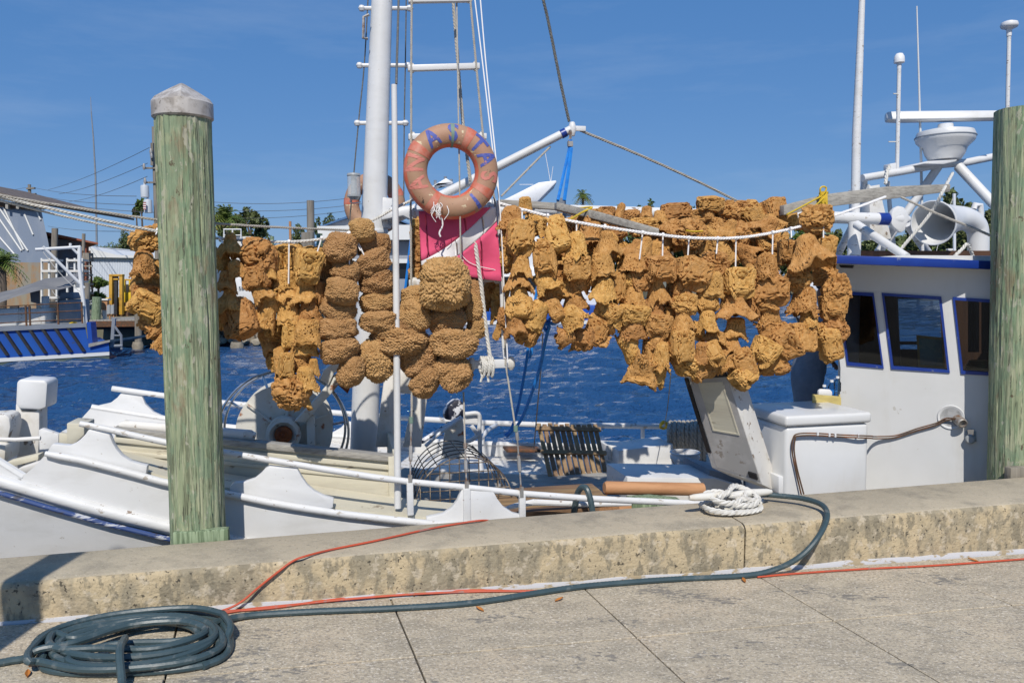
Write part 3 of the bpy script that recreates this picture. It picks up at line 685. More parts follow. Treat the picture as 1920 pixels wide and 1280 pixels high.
wires = [((60, 351, 94), (256, 368, 46)), ((64, 364, 94), (256, 384, 46)), ((60, 372, 94), (300, 399, 46)), ((-60, 358, 94), (48, 352, 94)), ((280, 277, 46), (90, 356, 90)), ((277, 306, 46), (110, 364, 90)), ((276, 331, 46), (130, 378, 90)), ((90, 424, 90), (300, 432, 46)),
         ((400, 379, 60), (660, 371, 60)), ((400, 394, 60), (680, 382, 60)), ((400, 408, 60), (660, 394, 60)), ((150, 455, 70), (300, 470, 60))]
for i, (a, b) in enumerate(wires):
    solo('power_line', MB().tube(sag(P(*a), P(*b), 0.25, 10), 0.017, 4), 'rope_dark', ['upper wire from the distant pole to the transformer pole', 'second wire from the distant pole to the transformer pole', 'lowest wire from the distant pole to the transformer pole', 'wire leaving the distant pole above the shed roof', 'top slanting wire from the crossarm of the transformer pole', 'middle slanting wire from the transformer pole', 'lowest slanting wire from the transformer pole', 'wire low over the red lean-to roof', 'highest wire between the capped post and the ship mast', 'middle wire between the capped post and the ship mast', 'lowest wire between the capped post and the ship mast', 'wire in front of the white warehouse roof'][i], 'power line', 'overhead power lines')
# --- dock and piles under it
dk = thing('dock', 'wooden dock with dark underside on the far bank', 'dock', P(300, 610, 37))
yd = 36.3
pa = P(168, 603, yd); pb = P(430, 600, yd)
nb = 40
for i in range(nb):
    q0 = pa.lerp(pb, i / nb); q1 = pa.lerp(pb, (i + 0.93) / nb)
    emit('plank', MB().quadbox(Vector((q0.x, q0.y, 0.10)), Vector((q1.x, q1.y, 0.10)), Vector((q1.x, q1.y + 2.4, 0.10)), Vector((q0.x, q0.y + 2.4, 0.10)), Vector((0, 0, 0.055 + random.uniform(0, 0.01)))), 'wood_grey', dk)
emit('fascia', MB().quadbox(Vector((pa.x, pa.y - 0.05, -0.16)), Vector((pb.x, pb.y - 0.05, -0.16)), Vector((pb.x, pb.y + 0.05, -0.16)), Vector((pa.x, pa.y + 0.05, -0.16)), Vector((0, 0, 0.25))), 'rusty_dark', dk)
emit('underside_shade', MB().quadbox(Vector((pa.x, pa.y + 0.3, -0.3)), Vector((pb.x, pb.y + 0.3, -0.3)), Vector((pb.x, pb.y + 2.2, -0.3)), Vector((pa.x, pa.y + 2.2, -0.3)), Vector((0, 0, 0.38))), 'black', dk)  # solid black block standing in for the shadow under the planks
emit('bulkhead', MB().quadbox(Vector((pa.x, pa.y + 2.3, -2)), Vector((pb.x, pb.y + 2.3, -2)), Vector((pb.x, pb.y + 2.5, -2)), Vector((pa.x, pa.y + 2.5, -2)), Vector((0, 0, 2.05))), 'rubber_dark', dk)
for i, (x, y0, w, mat, lab) in enumerate(((259, 560, 6.5, 'pile_grey', 'square grey dock pile beside the small swim ladder'), (296, 500, 6, 'pile_grey', 'reddish dock pile half hidden by the capped post'), (182, 557, 8, 'pile_pale', 'short thick green pile on the dock by the meter box'), (164, 530, 5, 'pile_grey', 'dark topped slim pile beside the gantry leg'), (103, 428, 5.5, 'pole_wood', 'tall grey post in front of the lean-to'), (445, 624, 8.5, 'rubber_dark', 'black capped stub pile in front of the rocks'), (157, 438, 3, 'pole_wood', 'thin post above the end of the red roof'), (640, 470, 9, 'pile_grey', 'pile stub behind the wool sponges'))):
    Y = (35.9, 36.5, 36.6, 37, 47, 35.2, 47, 34)[i]
    b = P(x, 660, Y); tp = P(x, y0, Y); b.z = -2.0 if Y < 36.55 else 0.0
    tt = thing('pile', lab, 'piling', b, 'piles on the far side of the water')
    emit('post', MB().tube([b, Vector((tp.x, tp.y, tp.z))], rp(w, tp), 12), mat, tt)
    if i in (0, 5, 1):
        c = Vector((b.x, b.y, WATER_Z - 0.1)); emit('barnacles', MB().lathe([(rp(w + 3, tp), 0), (rp(w + 4, tp), 0.25), (rp(w + 2, tp), 0.42)], c, seg=12), 'stone', tt)
# --- rocks
r = random.Random(3)
k = 0
for i in range(46):
    x = r.uniform(404, 540); y = r.uniform(612, 645); Y = 37.6 - (y - 628) * 0.035
    p = P(x, y, Y); s = r.uniform(0.12, 0.32)
    bm = bmesh.new(); bmesh.ops.create_icosphere(bm, subdivisions=2, radius=1)
    mb = MB(); ph = r.uniform(0, 9)
    mb.add([p + Vector((v.co.x * s * 1.3, v.co.y * s, v.co.z * s * 0.8)) * (1 + 0.18 * math.sin(v.co.x * 5 + ph) * math.cos(v.co.z * 4 + ph)) for v in bm.verts], [])
    bm.verts.index_update(); mb.f = [tuple(v.index for v in f.verts) for f in bm.faces]; bm.free()
    solo('rock', mb, 'stone', 'pale grey rock in the heap along the far waterline', 'rock', 'rocks along the far waterline', angle=25)
for x0, x1, Y in ((395, 560, 37.9), (540, 700, 42)):
    a = P(x0, 616, Y); b = P(x1, 616, Y)
    struct('rocky_bank', MB().quadbox(Vector((a.x, Y, -3)), Vector((b.x, Y + 2, -3)), Vector((b.x, Y + 4, -3)), Vector((a.x, Y + 3, -3)), Vector((0, 0, 3.08))), 'stone')

# --- forklift
fk = thing('forklift', 'yellow forklift with raised mast standing on the far dock', 'forklift', P(228, 600, 41))
Yf = 41
def fbox(x0, y0, x1, y1, d0, d1, mat, name, bev=0.02):
    return emit(name, MB().prism(Pl([(x0, y0), (x1, y0), (x1, y1), (x0, y1)], Yf + d0), Vector((0, d1 - d0, 0))), mat, fk, bevel=bev)
fbox(204, 515, 210, 590, 0, 0.25, 'forklift', 'mast_rail'); fbox(223, 515, 229, 590, 0, 0.25, 'forklift', 'mast_rail')
fbox(204, 514, 229, 518, -0.02, 0.27, 'forklift', 'mast_head'); fbox(213.5, 518, 219.5, 590, 0.05, 0.2, 'rubber_dark', 'lift_cylinder')
fbox(212, 522, 221, 525, 0, 0.2, 'forklift', 'mast_crossbar'); fbox(198, 567, 240, 574, 0.3, 0.6, 'rusty_dark', 'carriage')
fbox(209, 574, 236, 583, 0.25, 0.6, 'forklift', 'carriage_plate'); fbox(200, 583, 240, 599, 0.35, 0.9, 'rusty_dark', 'axle')
fbox(198, 558, 212, 568, 0.6, 2.2, 'forklift_yellow', 'fender'); fbox(232, 548, 252, 572, 0.6, 2.4, 'forklift_yellow', 'body')
fbox(230, 523, 246, 526, 0.8, 2.4, 'forklift', 'roof_guard'); fbox(231, 525, 234, 550, 0.8, 0.95, 'forklift_yellow', 'cab_post'); fbox(241, 525, 244, 550, 0.8, 0.95, 'forklift_yellow', 'cab_post'); fbox(235, 533, 241, 550, 1.4, 1.7, 'rubber_dark', 'seat')
for x in (204, 250):
    c = P(x, 588, Yf + 1.2); emit('wheel', MB().lathe([(0.22, -0.22), (0.36, -0.2), (0.36, 0.2), (0.22, 0.22)], c, Vector((1, 0, 0)), 18), 'rubber_dark', fk)
# --- small things on the dock
sb = thing('meter_box', 'small brown meter box on a white stand beside the green pile', 'meter box', P(195, 603, 37))
emit('box', MB().prism(Pl([(190, 563), (201, 563), (201, 581), (190, 581)], 37), Vector((0, 0.2, 0))), 'wood_orange', sb); emit('lid', MB().prism(Pl([(188, 560), (202, 560), (202, 563), (188, 563)], 36.95), Vector((0, 0.3, 0))), 'roof_white', sb)
emit('stand', MB().prism(Pl([(192, 581), (199, 581), (198, 602), (193, 602)], 37.05), Vector((0, 0.1, 0))), 'roof_white', sb)
for i, (x, lab) in enumerate(((203, 'left grey cover plate on an orange stake by the forklift'), (210, 'right grey cover plate on an orange stake by the forklift'))):
    s_ = thing('cover_plate', lab, 'plate', P(x, 602, 36.8), 'grey plates by the forklift')
    emit('plate', MB().prism(Pl([(x - 3, 572), (x + 3, 571), (x + 3, 588), (x - 3, 589)], 36.8), Vector((0, 0.06, 0))), 'grey_plastic', s_); emit('stake', MB().tube([P(x + 3, 602, 36.9), P(x + 3, 570, 36.9)], 0.03, 6), 'wood_orange', s_)
lt_ = thing('lattice_tower', 'narrow lattice ladder tower beside the boat gantry', 'tower', P(165, 600, 44))
m = MB()
for (xa, xb) in ((155, 158), (168, 175)):
    m.tube([P(xa, 470, 44), P(xb, 575, 44)], 0.05, 6)
emit('legs', m, 'rusty_dark', lt_)
for i in range(6):
    y = 480 + i * 17; emit('rung', MB().prism(Pl([(154 + i * .5, y), (172 + i * .6, y), (172 + i * .6, y + 3), (154 + i * .5, y + 3)], 43.9), Vector((0, 0.1, 0))), 'wood_grey', lt_)
m = MB()
for i in range(16):
    y = 478 + i * 6; m.tube([P(156 + i * .2, y, 44.05), P(171 + i * .4, y + 12, 44.05)], 0.015, 4); m.tube([P(171 + i * .4, y, 44.05), P(156 + i * .2, y + 12, 44.05)], 0.015, 4)
emit('mesh_panel', m, 'steel_dull', lt_)
emit('crate', MB().prism(Pl([(155, 474), (166, 474), (167, 490), (154, 490)], 43.7), Vector((0, 0.5, 0))), 'pole_wood', lt_)
# shelves and gear in the yard
r = random.Random(8)
YC = [('roof_white', 4, 12, 20, 'white box at the left end of the cluttered yard'), ('rubber_dark', 18, 16, 24, 'black crate beside the white box under the palm'), ('far_grey', 36, 20, 16, 'low grey case under the tarp edge'), ('wood_orange', 58, 9, 22, 'orange wooden box behind the twin coolers'), ('wood_grey', 68, 20, 30, 'tall stack of grey boards behind the left white rack'), ('rubber_dark', 88, 18, 26, 'black bin between the two white racks'), ('old_white', 104, 14, 18, 'off-white box in front of the tall grey post'), ('rubber_dark', 118, 10, 34, 'tall black drum behind the grey console'), ('wood_orange', 146, 10, 26, 'orange wooden crate by the gantry foot'), ('far_grey', 136, 12, 20, 'grey box half hidden by the gantry brace'), ('wood_grey', 150, 8, 44, 'grey timber stack under the lattice tower'), ('roof_white', 140, 14, 52, 'pale upright panel beside the lattice tower')]
for i, (mt, x, w, h, lab) in enumerate(YC):
    yb = 604 - (i % 3) * 6
    solo('yard_box', MB().prism(Pl([(x, yb - h), (x + w, yb - h - 1), (x + w, yb), (x, yb)], r.uniform(40, 46)), Vector((-0.3, 0.6, 0))), mt, lab, 'box', 'gear stacked in the yard behind the blue boat', bevel=0.02)
for i, (x, lab) in enumerate(((76, 'white rack standing left of the tall grey post'), (124, 'white framed rack with a dark window panel'))):
    rk = thing('rack', lab, 'rack', P(x + 14, 600, 43), 'white racks in the yard')
    for xx in (x, x + 14, x + 28):
        emit('upright', MB().prism(Pl([(xx, 484), (xx + 3, 484), (xx + 3, 600), (xx, 600)], 43), Vector((0, 0.1, 0))), 'roof_white', rk)
    for y in (486, 506, 526, 556):
        emit('shelf', MB().prism(Pl([(x, y), (x + 31, y), (x + 31, y + 4), (x, y + 4)], 42.9), Vector((0, 0.6, 0))), 'old_white', rk)
    if i: emit('dark_panel', MB().prism(Pl([(128, 487), (148, 487), (148, 503), (128, 503)], 43.2), Vector((0, 0.05, 0))), 'far_grey', rk)

# --- blue work boat
PB0 = P(-60, 660, 28.9); PB1 = P(205, 660, 31.4); PBD = (PB1 - PB0); PBN = Vector((-PBD.y, PBD.x, 0)).normalized()
def Pb(x, y, d=0.0):
    r_ = ray(x, y); o_ = PB0 + PBN * d
    return CAM + r_ * ((o_ - CAM).dot(PBN) / r_.dot(PBN))
bb = thing('work_boat', 'blue work boat with slanting black rubbing bars and tarp awning', 'boat', Pb(80, 670, 1))
back = Vector((-2.1, 3.4, 0))
def bp(name, pts, mat, d=0.0, off=None, bev=0.0):
    return emit(name, MB().prism([Pb(x, y, d) for x, y in pts], off or back), mat, bb, bevel=bev)
bp('hull', [(-220, 632), (160, 613), (166, 646), (204, 642), (205, 659), (-220, 684)], 'far_blue')
bp('boot_stripe', [(-220, 684), (205, 659.5), (205, 666), (-220, 692)], 'roof_white', -0.01)
bp('bottom', [(-220, 692), (205, 666.5), (205, 690), (-220, 730)], 'bottom_paint', 0.02)
bp('gunwale', [(-220, 624), (162, 606), (162, 613), (-220, 632)], 'far_grey', -0.08)
for i in range(9):
    x = 126 - 24 * i; y = 614.5 + (126 - x) * 0.05
    bp('rub_bar', [(x - 2, y), (x + 3, y), (x + 33, y + 44), (x + 28, y + 44.5)], 'rubber_dark', -0.09, Vector((0, 0.12, 0)))
bp('transom_post', [(162, 604), (170, 604), (174, 648), (166, 648)], 'far_blue', -0.05, Vector((0, 0.4, 0)))
bp('swim_platform', [(166, 644), (206, 637), (206, 641), (166, 651)], 'wood_grey', -0.1, Vector((0, 3.2, 0)))
for x in (-60, -20, 50, 57, 110, 155):
    y = 611 + (155 - x) * 0.05
    emit('rail_post', MB().tube([Pb(x, y, 0.1), Pb(x - 2, y - 44, 0.1)], 0.035, 6), 'rusty_dark', bb)
for dy in (44, 29, 13):
    emit('rail_bar', MB().tube([Pb(-220, 630 - dy, 0.1), Pb(52, 616 - dy, 0.1), Pb(155, 611 - dy, 0.1)], 0.022, 6), 'rusty_dark', bb)
bp('cooler', [(-40, 580), (30, 578), (31, 614), (-40, 618)], 'roof_white', 1.2, Vector((0, 0.8, 0)), 0.04)
bp('cooler', [(32, 580), (84, 578), (85, 612), (33, 616)], 'old_white', 1.3, Vector((0, 0.8, 0)), 0.04)
bp('console', [(110, 562), (146, 561), (148, 602), (108, 604)], 'far_grey', 1.6, Vector((0, 0.9, 0)), 0.05)
bp('console_top', [(113, 548), (136, 548), (140, 560), (110, 561)], 'far_grey', 1.8, Vector((0, 0.5, 0)), 0.03)
bp('drum', [(77, 555), (85, 555), (85, 588), (77, 588)], 'roof_white', 1.5, Vector((0, 0.3, 0)), 0.03)
emit('gantry', MB().tube([Pb(161, 606, 0.3), Pb(149, 500, 0.3), Pb(149, 462, 0.3)], 0.075, 8).tube([Pb(151, 463, 0.3), Pb(66, 468, 0.3)], 0.06, 8).tube([Pb(150, 480, 0.3), Pb(134, 464, 0.3)], 0.05, 8).tube([Pb(132, 466, 0.3), Pb(132, 456, 0.3)], 0.05, 8).tube([Pb(80, 462, 0.3), Pb(158, 540, 0.3)], 0.06, 8), 'roof_white', bb)
emit('lines', MB().tube(sag(Pb(78, 468, 0.3), Pb(152, 548, 0.3), 0.15), 0.014, 5).tube([Pb(98, 545, 0.6), Pb(108, 560, 0.6)], 0.012, 5), 'rope_white', bb)
rows = []
for i in range(9):
    f = i / 8
    rows.append([Pb(x, y + f * h + 3 * math.sin(x * .2 + i) * f, 0.6 + 2.2 * (1 - f)) for x, y, h in ((-120, 575, 16), (-40, 556, 16), (0, 548, 16), (30, 541, 12), (60, 531, 14), (85, 522, 20), (110, 520, 26), (132, 516, 22), (150, 512, 8))])
emit('tarp', MB().sheet(rows), 'canvas', bb, angle=60)
bp('tarp_side', [(56, 546), (74, 543), (74, 570), (58, 566)], 'canvas', 1.4, Vector((0, 0.04, 0)))
emit('yellow_line', MB().tube(smooth([Pb(128, 608, 0.5), Pb(135, 605, 0.4), Pb(144, 606, 0.6), Pb(140, 609, 0.5), Pb(130, 606, 0.6)]), 0.03, 6), 'rope_yellow', bb)
lad = MB()
lad.prism([Pb(206, 650, 0.2), Pb(212, 650, 0.2), Pb(216, 597, 0.2), Pb(210, 595, 0.2)], Vector((0, 0.1, 0)))
lad.tube([Pb(215, 612, 0.2), Pb(227, 628, 0.2), Pb(228, 655, 0.2)], 0.05, 6).tube([Pb(206, 649, 0.2), Pb(229, 648, 0.2)], 0.07, 6).tube([Pb(214, 629, 0.2), Pb(227, 629, 0.2)], 0.035, 6)
emit('swim_ladder', lad, 'far_grey', bb)

# --- vegetation on the left
def bush(px0, px1, y0, y1, Y, label, n, seed, mat='leaf_bright'):
    a = P(px0, y1, Y); b = P(px1, y0, Y); c = Vector(((a.x + b.x) / 2, Y, (a.z + b.z) / 2))
    t = thing('bush', label, 'bush', (c.x, Y, LZ), 'bushes in the far yard')
    emit('stems', MB().tube([Vector((c.x, Y, LZ)), c], 0.06, 6), 'bark', t)
    emit('leaves', leaf_cloud(c, (abs(b.x - a.x) / 2, 0.8, abs(b.z - a.z) / 2), n, 0.2, 14, seed), mat, t, flat=True)
palm(4, 492, 606, 38.5, 1.35, 'shaggy low palm in front of the rusty shed wall', 46, seed=2)
palm(-30, 470, 606, 39.5, 1.5, 'taller shaggy palm at the left edge against the shed', 46, seed=4)
bush(172, 196, 522, 540, 46, 'yellow green bush above the round green pile', 500, 5)
bush(172, 192, 548, 566, 45, 'small yellow green bush just behind the round green pile', 300, 6)
palm(424, 408, 606, 52, 1.9, 'fan palm just right of the capped post', 44, seed=7)
tree(405, 440, 376, 470, 62, 'dark rounded tree behind the fan palm', 1500, seed=11)
tree(432, 508, 378, 480, 66, 'airy olive tree right of the fan palm', 2000, seed=12, size=0.24)
tree(470, 525, 430, 490, 70, 'low dark tree beside the airy olive tree', 900, seed=13)
tree(545, 580, 418, 470, 75, 'small dark tree left of the tall grey post', 900, seed=14)
tree(586, 604, 405, 450, 76, 'thin tree against the blue roof', 500, seed=15)
tree(602, 642, 396, 450, 78, 'olive tree top behind the blue gable', 900, seed=16)
tree(175, 235, 452, 500, 120, 'distant tree row over the warehouse roof', 1600, seed=17)
tree(205, 260, 448, 492, 110, 'distant rounded tree right of the radio mast', 1500, seed=18)
tree(222, 262, 425, 480, 90, 'darker tree just left of the first sponges', 1500, seed=19)
tree(255, 275, 368, 402, 55, 'bright green tree top behind the transformers', 700, mat='leaf_bright', seed=20)
tree(247, 264, 388, 408, 56, 'little leafy tree top below the transformers', 400, seed=21)
# --- mid background: posts, buildings, boats
def bpost(px, y0, y1, Y, w, mat, lab):
    return solo('pile', MB().tube([P(px + 2, y1, Y), P(px - 1, y0, Y)], [w, w * 0.9], 12), mat, lab, 'piling', 'piles on the far side of the water')
bpost(583, 376, 640, 33, 0.17, 'pole_wood', 'tall grey pole standing before the blue gable house')
bpost(578, 436, 640, 32, 0.3, 'pile_grey', 'thick short grey pile below the tall grey pole')
bpost(600, 438, 640, 34, 0.14, 'pile_pale', 'slim pale green pile beside the thick grey pile')
bpost(511, 443, 640, 36, 0.1, 'pile_pale', 'slim green pile left of the orange stake')
bpost(545, 415, 640, 30, 0.055, 'wood_orange', 'thin orange stake behind the sponge rope')
bh = thing('boathouse', 'white and grey boathouse with blue gable roof behind the mast', 'house', P(700, 600, 60))
emit('wall', MB().prism(Pl([(604, 452), (1010, 452), (1010, 620), (604, 620)], 58), Vector((0, 12, 0))), 'far_wall', bh)
emit('fascia', MB().prism(Pl([(594, 424), (1010, 418), (1010, 448), (598, 450)], 57), Vector((0, 14, 0))), 'roof_white', bh)
emit('gable', MB().prism(Pl([(606, 423), (700, 398), (760, 423)], 59), Vector((0, 0.4, 0))), 'far_wall', bh)
emit('roof', MB().prism(Pl([(600, 424), (696, 388), (780, 424), (774, 424), (696, 393), (607, 424)], 58.6), Vector((0, 10, 0))), 'roof_blue', bh)
for i, (x0, y0, x1, y1) in enumerate(((740, 492, 768, 520), (760, 520, 790, 560), (610, 470, 625, 500))):
    emit('window', MB().prism(Pl([(x0, y0), (x1, y0), (x1, y1), (x0, y1)], 57.9), Vector((0, 0.2, 0))), 'dark_window', bh)
emit('deck_rail', MB().prism(Pl([(600, 486), (1000, 484), (1000, 492), (600, 494)], 57.5), Vector((0, 0.3, 0))), 'roof_white', bh)
for x in range(610, 800, 22):
    emit('baluster', MB().tube([P(x, 494, 57.6), P(x, 520, 57.6)], 0.04, 5), 'roof_white', bh)
b2 = thing('dock_house', 'low house with dark blue roof left of the tall grey pole', 'house', P(560, 600, 64))
emit('roof', MB().prism(Pl([(535, 490), (600, 452), (610, 452), (610, 490)], 63), Vector((0, 8, 0))), 'roof_blue', b2)
emit('wall', MB().prism(Pl([(545, 490), (606, 490), (606, 612), (545, 612)], 63.5), Vector((0, 7, 0))), 'far_wall', b2)
hb = thing('hauled_boat', 'white boat hull with dark registration number between the left sponges', 'boat', P(460, 600, 43))
emit('hull', MB().prism(Pl([(412, 520), (545, 516), (540, 566), (430, 572)], 43), Vector((0, 2, 0))), 'plastic_white', hb, bevel=0.1)
emit('keel_stand', MB().prism(Pl([(440, 570), (520, 568), (515, 606), (445, 606)], 43.6), Vector((0, 0.6, 0))), 'pole_wood', hb)
vs, fs = text_mesh('581', 0.30)
o = P(455, 541, 42.97)
emit('lettering', MB().add([o + Vector((v.x, -0.012, v.y)) for v in vs], fs), 'black', hb, flat=True)
emit('cabin', MB().prism(Pl([(425, 444), (470, 443), (470, 520), (425, 520)], 43.5), Vector((0, 1.2, 0))), 'old_white', hb)
emit('top_frame', MB().tube([P(420, 452, 43.4), P(420, 430, 43.4), P(452, 430, 43.4), P(452, 452, 43.4)], 0.05, 6).tube([P(436, 452, 43.4), P(436, 430, 43.4)], 0.04, 6).tube([P(420, 441, 43.4), P(452, 441, 43.4)], 0.03, 6), 'roof_white', hb)
# yacht with blue hull
yt = thing('yacht', 'white sport yacht with blue hull seen behind the sponges', 'yacht', P(980, 606, 53))
emit('hull', MB().prism(Pl([(850, 574), (1215, 572), (1195, 606), (856, 608)], 53), Vector((0, 4, 0))), 'far_blue', yt, bevel=0.1)
emit('boot_stripe', MB().prism(Pl([(853, 601), (1200, 600), (1196, 607), (856, 609)], 52.9), Vector((0, 4.2, 0))), 'roof_white', yt)
emit('cabin', MB().prism(Pl([(870, 505), (1060, 500), (1120, 540), (1190, 572), (856, 574)], 53.4), Vector((0, 3.2, 0))), 'plastic_white', yt, bevel=0.1)
emit('window', MB().prism(Pl([(900, 520), (1050, 516), (1085, 540), (900, 542)], 53.3), Vector((0, 0.2, 0))), 'dark_window', yt)
emit('flybridge', MB().prism(Pl([(890, 440), (1000, 436), (1040, 470), (1040, 505), (890, 505)], 53.8), Vector((0, 2.6, 0))), 'plastic_white', yt, bevel=0.1)
emit('hardtop', MB().prism(Pl([(935, 378), (950, 372), (1010, 342), (1043, 338), (1044, 342), (1008, 378)], 53.6), Vector((0, 3.2, 0))), 'plastic_white', yt, bevel=0.08)
for x in (950, 1000):
    for yy in (54, 56.4): emit('tower_leg', MB().tube([P(x, 380, yy), P(x - 8, 440, yy)], 0.07, 6), 'plastic_white', yt)
emit('aerials', MB().tube([P(1032, 340, 54), P(1022, 285, 54)], 0.025, 5).tube([P(1033, 340, 54), P(1037, 312, 54)], 0.02, 5).tube([P(1000, 346, 54), P(974, 346, 54)], 0.02, 5), 'plastic_white', yt)
emit('radar_arch', MB().prism(Pl([(800, 352), (812, 348), (836, 334), (850, 342), (846, 346), (822, 345), (808, 356)], 54), Vector((0, 1.5, 0))), 'plastic_white', yt, bevel=0.05)
emit('arch_lights', MB().tube([P(816, 346, 54.3), P(816, 338, 54.3)], 0.1, 8).tube([P(835, 338, 54.3), P(835, 331, 54.3)], 0.1, 8).tube([P(846, 343, 54.3), P(846, 336, 54.3)], 0.1, 8), 'far_grey', yt)
emit('arch_leg', MB().prism(Pl([(806, 352), (812, 350), (880, 440), (870, 440)], 54.2), Vector((0, 1.2, 0))), 'plastic_white', yt)
palm(1093, 366, 600, 118, 2.4, 'lone palm top above the sponge line', 40, seed=9)
for i, (x0, x1, y0, y1, n) in enumerate(((1148, 1180, 374, 470, 1100), (1170, 1215, 376, 470, 1500), (1195, 1245, 371, 470, 1600), (1235, 1285, 378, 470, 1500), (1285, 1312, 369, 470, 900), (1340, 1385, 376, 470, 1300), (1375, 1420, 382, 470, 1300), (1420, 1475, 392, 480, 1300), (1480, 1540, 410, 492, 1500), (1525, 1600, 430, 500, 1500), (1590, 1660, 440, 500, 1500), (1690, 1760, 392, 492, 2200), (1745, 1850, 349, 492, 4200), (1830, 1890, 372, 492, 2400), (1700, 1800, 440, 500, 2200), (1800, 1880, 420, 500, 2200), (1640, 1700, 450, 500, 1200), (1050, 1110, 420, 480, 900), (1000, 1060, 430, 480, 900))):
    lab = ['thin tree top nearest the lone palm', 'rounded tree top second from the lone palm', 'spiky tree top rising left of the round sponge', 'low tree top beside the round sponge on the spar', 'thin upright tree top above the spar', 'tree top right of the round sponge', 'tree top below the boom rope', 'low tree under the right end of the boom rope', 'green tree just left of the white boom end', 'dark tree behind the roof legs', 'tree below the white boom end on the roof', 'airy tree left of the horn vent', 'large dark dense tree rising above the horn vent', 'dark tree beside the right mooring post', 'bright green bush tree under the horn vent', 'shaded tree behind the horn vent base', 'low green tree behind the roof struts', 'low tree behind the sponges under the palm', 'low tree behind the yacht'][i]
    bright = i in (8, 14, 16)
    tree(x0, x1, y0, y1, 128 + (i % 3) * 6, lab, n, 'leaf_bright' if bright else 'leaf', seed=30 + i, size=0.42)
cb_ = thing('cabin_cruiser', 'white cabin cruiser on the far water seen through the sponges', 'boat', P(1530, 543, 130))
emit('hull', MB().prism(Pl([(1440, 531), (1585, 531), (1575, 546), (1450, 546)], 125), Vector((0, 4, 0))), 'plastic_white', cb_, bevel=0.15)
emit('cabin', MB().prism(Pl([(1470, 518), (1540, 518), (1555, 531), (1465, 531)], 126), Vector((0, 3, 0))), 'plastic_white', cb_, bevel=0.15)
sbt = thing('sailboat', 'sailboat with bare white mast behind the horn vent', 'sailboat', P(1790, 546, 110))
emit('mast', MB().tube([P(1790, 535, 110), P(1789, 363, 110)], 0.2, 8), 'plastic_white', sbt)
emit('stay', MB().tube([P(1789, 366, 110), P(1772, 410, 110), P(1740, 530, 110)], 0.04, 5), 'rope_white', sbt)
emit('hull', MB().prism(Pl([(1730, 530), (1850, 530), (1835, 548), (1745, 548)], 109), Vector((0, 3, 0))), 'plastic_white', sbt, bevel=0.15)

tl = MB()
for i, (x0, x1, yt, Y) in enumerate(((560, 800, 452, 100), (780, 1010, 448, 130), (1000, 1180, 430, 150), (1120, 1330, 405, 160), (1300, 1480, 412, 160), (1440, 1620, 425, 155), (1600, 1760, 440, 150), (1720, 1950, 425, 155), (1900, 2150, 420, 155), (380, 560, 468, 95), (-200, 180, 470, 90))):
    a = P(x0, 560, Y); b = P(x1, yt, Y)
    c = Vector(((a.x + b.x) / 2, Y, (b.z + LZ) / 2)); q = leaf_cloud(c, ((b.x - a.x) / 2, 6, (b.z - LZ) / 2 * 1.1), 3000, 0.75, 60, 60 + i)
    tl.add(q.v, q.f)
o = emit('treeline', tl, 'leaf', flat=True); o['kind'] = 'stuff'; o['label'] = 'low band of dark trees along the far bank'
# ================================================================== THE SPONGE BOAT
def vh(x): return 0.87 + 0.10 * max(-0.1, x / 1920.0)
VF = 3.95
def vp_l(lst, v): return [V(x, y, v) for x, y in lst]
boat = thing('sponge_boat', 'white wooden sponge boat moored along the kerb with blue roof edge', 'boat', K(2.5, 2.4, -1.2))
def bpart(name, mb, mat, parent=None, **k): return emit(name, mb, mat, parent or boat, **k)
def ipt(tab, x):
    return float(np.interp(x, [a for a, b in tab], [b for a, b in tab]))
L2 = [(85, 852), (150, 864), (240, 887), (325, 911), (420, 926), (520, 947), (640, 965), (800, 983), (1000, 994), (1300, 1006), (1650, 1010), (2100, 1012)]
L1 = [(-200, 868), (0, 925), (100, 955), (200, 983), (325, 1013), (450, 1042), (700, 1082), (1000, 1105), (1500, 1120), (2100, 1125)]
# hull below the blue strake
rows = []
for x in range(-200, 2101, 50):
    p = V(x, ipt(L1, x), vh(x)); s = ks(p)
    rows.append([p, K(s, vh(x) + 0.10, p.z * 0.5 - 0.25), K(s, vh(x) + 0.22, -0.75), K(s, vh(x) + 0.55, -1.6)])
bpart('hull', MB().sheet(rows, kn * 0.06), 'white', angle=60)
rows = []
for x in list(range(30, 86, 11)) + list(range(90, 2101, 30)):
    yt = ipt(L2, x) if x >= 85 else 897 - (x - 30) * 45 / 55 - 6 * math.sin((x - 30) / 55 * math.pi) * -1
    rows.append([V(x, yt, vh(x)), V(x, ipt(L1, x) - 8, vh(x))])
bpart('bulwark_panel', MB().sheet(rows, kn * 0.05), 'white', angle=60)
rows = []
for x in range(-200, 41, 24):
    y = 893 + (x - 40) * 0.62
    rows.append([V(x, y, vh(x)), V(x, ipt(L1, x) - 8, vh(x))])
bpart('bow_panel', MB().sheet(rows, kn * 0.05), 'white', angle=60)
bpart('bow_cap', T([(x, 891 + (x - 40) * 0.62, vh(x) + 0.02) for x in (-200, -100, -40, 0, 44)], 8), 'white')
bpart('sheer_moulding', T([(x, ipt(L1, x) - 24, vh(x) - 0.005) for x in range(-200, 901, 50)], 12, 12), 'chipped')
bpart('rub_strake', T([(x, ipt(L1, x) - 1, vh(x) - 0.025) for x in range(-200, 901, 50)], 4.8, 10), 'blue_worn')
bpart('upper_moulding', T([(x, ipt(L2, x) - 2, vh(x) - 0.02) for x in [85, 110, 150] + list(range(200, 1401, 50))], [5] + [7] * 27, 12), 'chipped')
def crest(pts, v, name='crest', th=0.055):
    bpart(name, MB().prism([V(x, y, v) for x, y in pts], kn * th), 'white', bevel=0.006)
